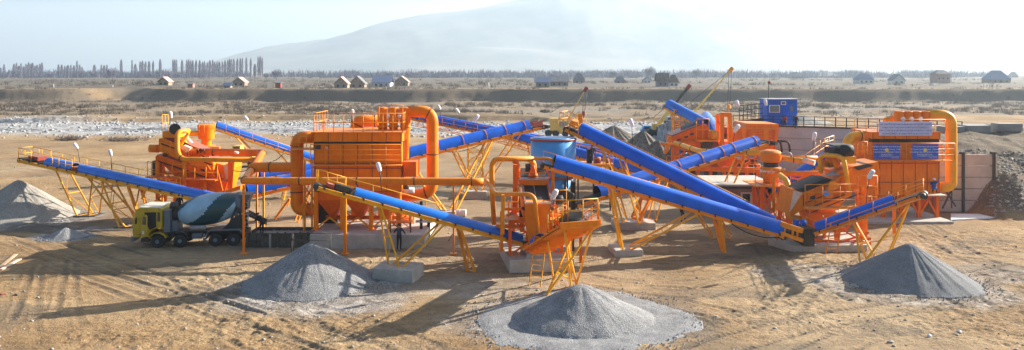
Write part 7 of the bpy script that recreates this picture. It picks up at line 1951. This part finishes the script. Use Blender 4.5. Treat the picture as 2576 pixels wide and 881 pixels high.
bend = {'spi': (0, -.06, 1.1), 'che': (0, -.22, 1.26), 'nec': (0, -.36, 1.36), 'hed': (0, -.46, 1.42), 'top': (0, -.56, 1.49), 'nos': (0, -.52, 1.36), 'shL': (.18, -.30, 1.32), 'shR': (-.18, -.30, 1.32),
        'elL': (.24, -.42, 1.08), 'wrL': (.14, -.60, .98), 'haL': (.08, -.66, .95), 'elR': (-.24, -.42, 1.08), 'wrR': (-.14, -.62, .96), 'haR': (-.08, -.68, .93), 'knL': (.14, -.1, .5), 'anL': (.16, .0, .09), 'toL': (.17, -.16, .05)}
g1 = AK(k2, 1045, 872, 55.3)
person('dark clothed worker bending over the casting form with a rake', (g1.x, 55.4, .78), -1.9, 1.72, {**bend, 'hed': (0, -.38, 1.47), 'top': (0, -.46, 1.56), 'nos': (0, -.46, 1.43)}, 'cl_black', 'cl_black')
rk = MB(); rk.tube([AK(k2, 1096, 790, 55.1), AK(k2, 1080, 872, 55.2)], .025, 6); o = rk.build('rake', M['plank']); tag(o, 'thin rake handle held by the bending worker', 'rake')
g1 = G(1717, 560)
person('man in black walking in the shade under the lower long conveyor', (g1.x, g1.y, 0), .6, 1.85, {'knL': (.1, -.16, .52), 'anL': (.1, -.2, .1), 'toL': (.1, -.34, .07)}, 'cl_black', 'cl_black')
g1 = AK(c2, 416, 560, 67.9)
person('dark figure standing on the ledge right of the tank', (g1.x, 67.9, AK(c2, 0, 572, 68).z), .2, 1.8, {}, 'cl_black', 'cl_grey')
g1 = AK(c4, 1104, 405, 93.2)
person('man in dark jacket and red cap standing on the ramp by the railing', (g1.x, 95.2, 5.62), -.3, 1.85, {}, 'cl_black', 'cl_black', 'cl_red')
sit = {'pel': (0, 0, .55), 'spi': (0, .0, .72), 'che': (0, -.03, .92), 'nec': (0, -.03, 1.08), 'hed': (0, -.05, 1.2), 'top': (0, -.05, 1.32), 'nos': (0, -.15, 1.22), 'shL': (.18, -.02, 1.02), 'shR': (-.18, -.02, 1.02),
       'elL': (.25, -.1, .80), 'wrL': (.24, -.32, .82), 'haL': (.24, -.4, .83), 'elR': (-.3, -.2, 1.12), 'wrR': (-.32, -.42, 1.28), 'haR': (-.33, -.49, 1.31),
       'hiL': (.09, -.02, .52), 'knL': (.14, -.42, .58), 'anL': (.14, -.34, .18), 'toL': (.14, -.48, .12), 'hiR': (-.09, -.02, .52), 'knR': (-.14, -.42, .58), 'anR': (-.14, -.34, .18), 'toR': (-.14, -.48, .12)}
g1 = AK(c6, 503, 480, 63.8)
person('crouching worker in blue overalls and white helmet on the platform of the right filter', (g1.x, 63.9, AK(c6, 0, 482, 63.6).z), 2.4, 1.9, {k: (v[0], v[1], v[2] - .0) for k, v in {**sit}.items()}, 'cl_blue', 'cl_blue', 'white')
for i, (x, y, rz) in enumerate(((968, 380, 1.2), (994, 372, -1.0))):
    g1 = AK(c4, x, y, 97.6)
    person(('person in red jacket leaning at the foot of the blue cabin, left of two', 'person in red jacket beside the cabin door, right of two')[i], (g1.x, 97.7, 5.62), rz, 1.7, bend if i == 0 else {}, 'cl_red', 'cl_black')
person('dark figure standing on the mixer truck behind the cab', (-27.85 + 2.75, 55.2, 2.2), .4, 1.6, {}, 'cl_black', 'cl_black')
# ================================================================ DENSER STEELWORK
# left screen: stairs, decks and cross members
rail_run(sl, [AK(k2, 262, 300, Ys - .3), AK(k2, 480, 380, Ys - .3)], .9, .8, .03, 'ochre', 1)
rail_run(sl, [AK(k2, 560, 150, 69.0), AK(k2, 680, 150, 69.0)], .9, .5, .03, 'ochre', 1)
rail_run(sl, [AK(k2, 500, 318, Ys - .2), AK(k2, 660, 385, Ys - .2)], .8, .7, .03, 'yellow', 1)
for (x0, y0, x1, y1) in ((238, 495, 285, 600), (285, 495, 238, 600), (448, 520, 380, 620), (605, 520, 560, 620), (268, 420, 340, 500), (620, 400, 700, 520), (700, 440, 740, 600)):
    part(sl, 'brace', M['orange_b'], lambda mb: mb.bar(AK(k2, x0, y0, Ys - .3), AK(k2, x1, y1, Ys - .3), .13))
for x in (238, 290, 380, 600):
    part(sl, 'foot_post', M['orange_b'], lambda mb: mb.bar((AK(k2, x, 0, Ys + .3).x, Ys + .3, 0), AK(k2, x, 520, Ys + .3), .26))
ladder(sl, (AK(k2, 330, 0, 63.6).x, 63.0, 0), AK(k2, 360, 500, 64), (1, 0, 0), .6, 'yellow', .35)
ladder(sl, AK(k2, 480, 300, Ys + .8), AK(k2, 462, 170, Ys + 1.2), (1, 0, 0), .4, 'yellow', .3)
part(sl, 'hopper_frame', M['ochre'], lambda mb: (mb.bar(AK(k2, 560, 265, 69.2), AK(k2, 720, 268, 69.2), .25), mb.bar(AK(k2, 575, 268, 69.2), AK(k2, 575, 330, 69.2), .2), mb.bar(AK(k2, 660, 268, 69.2), AK(k2, 660, 330, 69.2), .2)))
part(sl, 'valve', M['chalk'], lambda mb: (mb.cyl(AK(k2, 848, 312, 64), AK(k2, 852, 296, 64), .2, 10)))
# left screen feed conveyor tail guard and C1 undercarriage
part(cv1, 'gear_frame', M['ochre'], lambda mb: [mb.bar(AK(k1, x, y0, 61.6), AK(k1, x2, y1, 61.6), .13) for x, y0, x2, y1 in ((1235, 520, 1235, 600), (1262, 520, 1262, 600), (1235, 560, 1262, 590), (1180, 600, 1260, 530), (1100, 560, 1135, 480))])
# left filter: hoses, cabinet, stair
part(bl, 'platform', M['ochre'], lambda mb: mb.box(AK(k4, 338, 0, 56).x, 55.4, AK(k4, 0, 294, 56).z, AK(k4, 480, 0, 56).x, 56.6, AK(k4, 0, 289, 56).z))
rail_run(bl, [AK(k4, 345, 289, 55.5), AK(k4, 478, 289, 55.5)], .9, .5, .03, 'ochre', 1)
part(bl, 'brace', M['ochre'], lambda mb: (mb.bar(AK(k4, 425, 520, 56.5), AK(k4, 478, 590, 56.5), .1), mb.bar(AK(k4, 478, 520, 56.5), AK(k4, 425, 590, 56.5), .1), mb.bar(AK(k4, 425, 590, 56.5), AK(k4, 478, 660, 56.5), .1), mb.bar(AK(k4, 478, 590, 56.5), AK(k4, 425, 660, 56.5), .1)))
for x in (425, 468): part(bl, 'post', M['ochre'], lambda mb: mb.bar((AK(k4, x, 0, 56.5).x, 56.5, 0 if x < 430 else 1), AK(k4, x, 360, 56.5), .12))
part(bl, 'long_stay', M['ochre'], lambda mb: mb.bar(AK(k4, 245, 712, 60.5), AK(k4, 335, 590, 60.5), .18))
rail_run(bl, [(AK(k4, 870, 0, 57).x, 57.0, AK(k4, 0, 200, 57).z), (AK(k4, 1012, 0, 57).x, 57.0, AK(k4, 0, 200, 57).z)], 2.2, .55, .03, 'ochre', 1)
part(bl, 'duct_clamp', M['seam'], lambda mb: mb.box(AK(k4, 340, 0, 56.3).x, 56.3, AK(k4, 0, 298, 56.3).z, AK(k4, 372, 0, 56.3).x, 56.45, AK(k4, 0, 290, 56.3).z))

# central tower: dense rails and struts
for (x0, y0, x1, y1, Y) in ((235, 560, 235, 720, 48.2), (300, 745, 380, 860, 48.9), (365, 860, 420, 740, 48.9), (560, 900, 640, 800, 48.3), (640, 610, 690, 700, 48.3), (700, 780, 640, 860, 48.4), (330, 420, 300, 560, 50.5), (600, 240, 640, 340, 52.4), (345, 240, 345, 330, 52.4)):
    part(sm, 'strut', M['orange'], lambda mb: mb.bar(AC(x0, y0, Y), AC(x1, y1, Y), .11))
rail_run(sm, [AC(338, 330, 51.0), AC(640, 332, 51.0)], .35, .8, .03, 'orange', 0)
rail_run(sm, [AC(640, 745, 47.4), AC(800, 742, 47.4)], .9, .5, .03, 'ochre', 1)
part(sm, 'grating', M['ochre'], lambda mb: mb.box(AC(640, 0, 47.4).x, 47.3, AC(0, 750, 47.4).z, AC(800, 0, 47.4).x, 48.3, AC(0, 743, 47.4).z))
part(sm, 'spring_set', M['dark'], lambda mb: [mb.cyl(AC(x, y, 48.0), AC(x, y - 22, 48.0), .1, 8) for x, y in ((378, 640), (668, 640))] + [mb.bar(AC(370, 645, 48), AC(676, 645, 48), .08)])
rail_run(cvE, [PE(.1, -.62, .0), PE(.8, -.62, .0)], .5, .9, .03, 'orange', 0)
ladder(cvE, A(1296, 632, 48.2), A(1300, 690, 48.0), (1, 0, 0), .45, 'orange', .3)
# under floor of the wide discharge conveyor
part(cvE, 'under_plate', M['orange'], lambda mb: [mb.bar(PE(i / 10, -.75, -.5), PE(i / 10, .75, -.5), .12, .18) for i in range(1, 11)])

# right screen
for (x0, y0, x1, y1, Y) in ((500, 540, 640, 620, 54.5), (640, 540, 500, 620, 54.5), (700, 500, 800, 600, 54.4), (800, 470, 700, 600, 54.4), (430, 600, 480, 690, 53.9), (700, 620, 840, 700, 53.6), (840, 620, 720, 700, 53.6), (780, 360, 880, 460, 54.2), (470, 470, 470, 540, 53.9), (360, 280, 560, 330, 59), (360, 330, 560, 280, 59), (420, 260, 420, 340, 59), (500, 260, 500, 340, 59)):
    part(sr, 'brace', M['orange_b'], lambda mb: mb.bar(AK(c5, x0, y0, Y), AK(c5, x1, y1, Y), .12))
rail_run(sr, [AK(c5, 740, 560, 53.7), AK(c5, 830, 560, 53.7)], 1.2, .6, .03, 'orange', 1)
rail_run(sr, [AK(c5, 770, 130, 57.5), AK(c5, 830, 130, 57.5)], 1.0, .5, .03, 'ochre', 2)
part(sr, 'spring_set', M['dark'], lambda mb: [mb.cyl(AK(c5, x, y, 54.6), AK(c5, x, y - 16, 54.6), .12, 8) for x, y in ((470, 500), (795, 372))] + [mb.bar(AK(c5, 470, 500, 54.6), AK(c5, 795, 372, 54.6), .06)])
part(sr, 'arched_guard', M['yellow'], lambda mb: mb.tube(fillet([AR(628, 400, Yr - .3), AR(650, 345, Yr - .3), AR(715, 335, Yr - .3), AR(728, 378, Yr - .3)], .4), .04, 6))
for i in range(5):
    part(sr, 'side_stiffener', M['orange_b'], lambda mb: ext(mb, kr, [(455 + 70 * i, 405 - 30 * i), (463 + 70 * i, 402 - 30 * i), (463 + 70 * i, 520 - 33 * i), (455 + 70 * i, 524 - 33 * i)], Yr - .09, .09))
part(sr, 'rollers', M['dark'], lambda mb: mb.cyl(AR(250, 705, 52), AR(400, 770, 52), .13, 8))

# primary crusher: cross members and platform rails
for (x0, y0, x1, y1) in ((130, 390, 440, 560), (440, 390, 130, 560), (840, 540, 930, 640), (930, 540, 840, 640), (560, 560, 700, 650), (640, 120, 690, 200), (820, 230, 820, 450), (1000, 220, 1000, 470), (1290, 220, 1290, 480)):
    part(pc, 'brace', M['orange_b'], lambda mb: mb.bar(AN(x0, y0, Yp - .1 if x0 < 950 else 89.7), AN(x1, y1, Yp - .1 if x0 < 950 else 89.7), .18))
rail_run(pc, [AN(985, 740, 79), AN(1130, 738, 79)], 1.1, .7, .04, 'ochre', 1)
rail_run(pc, [AN(60, 640, 80), AN(440, 650, 80)], 1.1, 1.0, .04, 'orange', 1)
part(pc, 'stone_load', M['gravel'], lambda mb: [mb.lathe(AN(x, 172 - (x - 250) * .42 + 30, Yp + 1.4), (0, 0, 1), [(-.3, .3), (0, .34), (.2, .2), (.3, .05)], 7) for x in range(250, 440, 16)])
# cone crusher extras
rail_run(cc, [(AR(90, 0, 60.4).x, 60.4, zz(250)), (AR(230, 0, 60.4).x, 60.4, zz(250))], .7, .4, .03, 'ochre', 1)
part(cc, 'drive_guard', M['ochre'], lambda mb: mb.cyl(AR(200, 230, 60.8), AR(270, 225, 60.8), .2, 12))

# slack cables and hoses about the plant, each its own thing
def cable(label, a, b, sag=.6, r=.025, mat='black', name='cable'):
    a = V3(a); b = V3(b)
    pts_ = [a.lerp(b, t / 12) - V3((0, 0, sag * 4 * (t / 12) * (1 - t / 12))) for t in range(13)]
    mb = MB(); mb.tube(pts_, r, 5); o = mb.build(name, M[mat]); return tag(o, label, 'cable')
cable('black cable slanting between left filter duct and the upper left conveyor', AK(k4, 232, 366, 66), AK(k4, 296, 322, 66), .1, .035)
cable('black cable reaching from the left screen end chute to the joint duct', AK(k2, 830, 442, 62), AK(k2, 930, 440, 61), .1, .035)
cable('black hose sagging along the underside of the lower long conveyor', P8(.02, -.7, -.2), P8(.22, -.7, -.25), .35, .04)
cable('thin rope from the foreground conveyor railing to the crossing legs', AK(k4, 980, 545, 60), AK(k4, 1300, 660, 62), .5, .02)
cable('black cable hanging below the conveyor rising right of the left filter', P4(.62, -.8, -.3), P4(.80, -.8, -.35), .5, .03)
# spilled stone under the transfer points
for i, (x, y, s, lab) in enumerate(((1316, 652, .8, 'small spill of stone under the tail of the bright blue foreground conveyor'), (2035, 618, .9, 'small spill of stone at the transfer chute of the right screen'), (1460, 540, .8, 'small spill of stone below the tail of the strapped conveyor'))):
    g_ = G(x, y, .1)
    pile('spilled_stone', lab, None, *(lambda c: (x, y - 14 * s))(0), g_.y, s * 1.1, s * .8, M['gravel'], grooves=.1, seed=40 + i, z0=0)
# far wheel loader bucket, drum and pallet by the hut
dm = thing('oil_drum', 'white drum lying by the legs right of the left filter', 'drum', G(1158, 578))
g_ = A(1159, 571, 63)
part(dm, 'barrel', M['white_p'], lambda mb: mb.lathe((g_.x - .45, 63, .35), (1, 0, 0), [(0, .3), (.02, .33), (.3, .33), (.33, .35), (.36, .33), (.85, .33), (.9, .3)], 18))
dm.location = (g_.x, 63, 0)
# ================================================================ LIGHT, AIR, CAMERA
SUN_EL, SHX, SHY = R(23.0), -0.905, -0.425
def build_light():
    w = bpy.data.worlds.new('World'); SC.world = w; w.use_nodes = True
    nt = w.node_tree; nt.nodes.clear()
    out = nt.nodes.new('ShaderNodeOutputWorld'); bg = nt.nodes.new('ShaderNodeBackground')
    sky = nt.nodes.new('ShaderNodeTexSky'); sky.sky_type = 'NISHITA'; sky.sun_disc = False
    az = math.atan2(-SHX, -SHY)          # compass angle of the sun from +Y toward +X
    sky.sun_elevation = SUN_EL; sky.sun_rotation = az
    sky.air_density = 1.0; sky.dust_density = 2.2; sky.ozone_density = 2.0
    nt.links.new(sky.outputs[0], bg.inputs[0]); bg.inputs[1].default_value = 0.05
    nt.links.new(bg.outputs[0], out.inputs[0])
    L = bpy.data.lights.new('sun', 'SUN'); L.energy = 5.0; L.angle = R(.5); L.color = (1, .90, .76)
    lo = bpy.data.objects.new('sun', L); COL.objects.link(lo)
    d = V3((SHX * math.cos(SUN_EL), SHY * math.cos(SUN_EL), -math.sin(SUN_EL)))
    lo.rotation_euler = d.to_track_quat('-Z', 'Y').to_euler(); lo.location = (60, 60, 60)
    # air
    mb = MB(); mb.box(-6900, -150, -25, 6900, 7600, 660)
    m = bpy.data.materials.new('air'); m.use_nodes = True; n = m.node_tree; n.nodes.clear()
    mo = n.nodes.new('ShaderNodeOutputMaterial'); pv = n.nodes.new('ShaderNodeVolumePrincipled')
    pv.inputs['Color'].default_value = (0.68, 0.84, 1.0, 1); pv.inputs['Density'].default_value = HAZE
    pv.inputs['Anisotropy'].default_value = 0.35
    n.links.new(pv.outputs[0], mo.inputs['Volume'])
    h = mb.build('haze', m); tag(h, kind='stuff'); h['label'] = 'thin pale haze lying over the valley'
    cam = bpy.data.cameras.new('camera'); co = bpy.data.objects.new('camera', cam); COL.objects.link(co)
    co.location = (0, 0, H); co.rotation_euler = (R(90), 0, 0)
    cam.sensor_width = 36; cam.lens = 36 * F / 2576.0
    cam.shift_y = -(440.5 - HZ) / 2576.0; cam.clip_end = 50000; cam.clip_start = .5
    SC.camera = co
    SC.view_settings.view_transform = 'Standard'; SC.view_settings.look = 'None'
    SC.view_settings.exposure = EXPO; SC.view_settings.gamma = 1
    try:
        SC.cycles.use_denoising = True
        SC.cycles.max_bounces = 6; SC.cycles.volume_bounces = 1; SC.cycles.diffuse_bounces = 3
    except Exception: pass
HAZE = 0.00021; EXPO = 1.74
build_light()
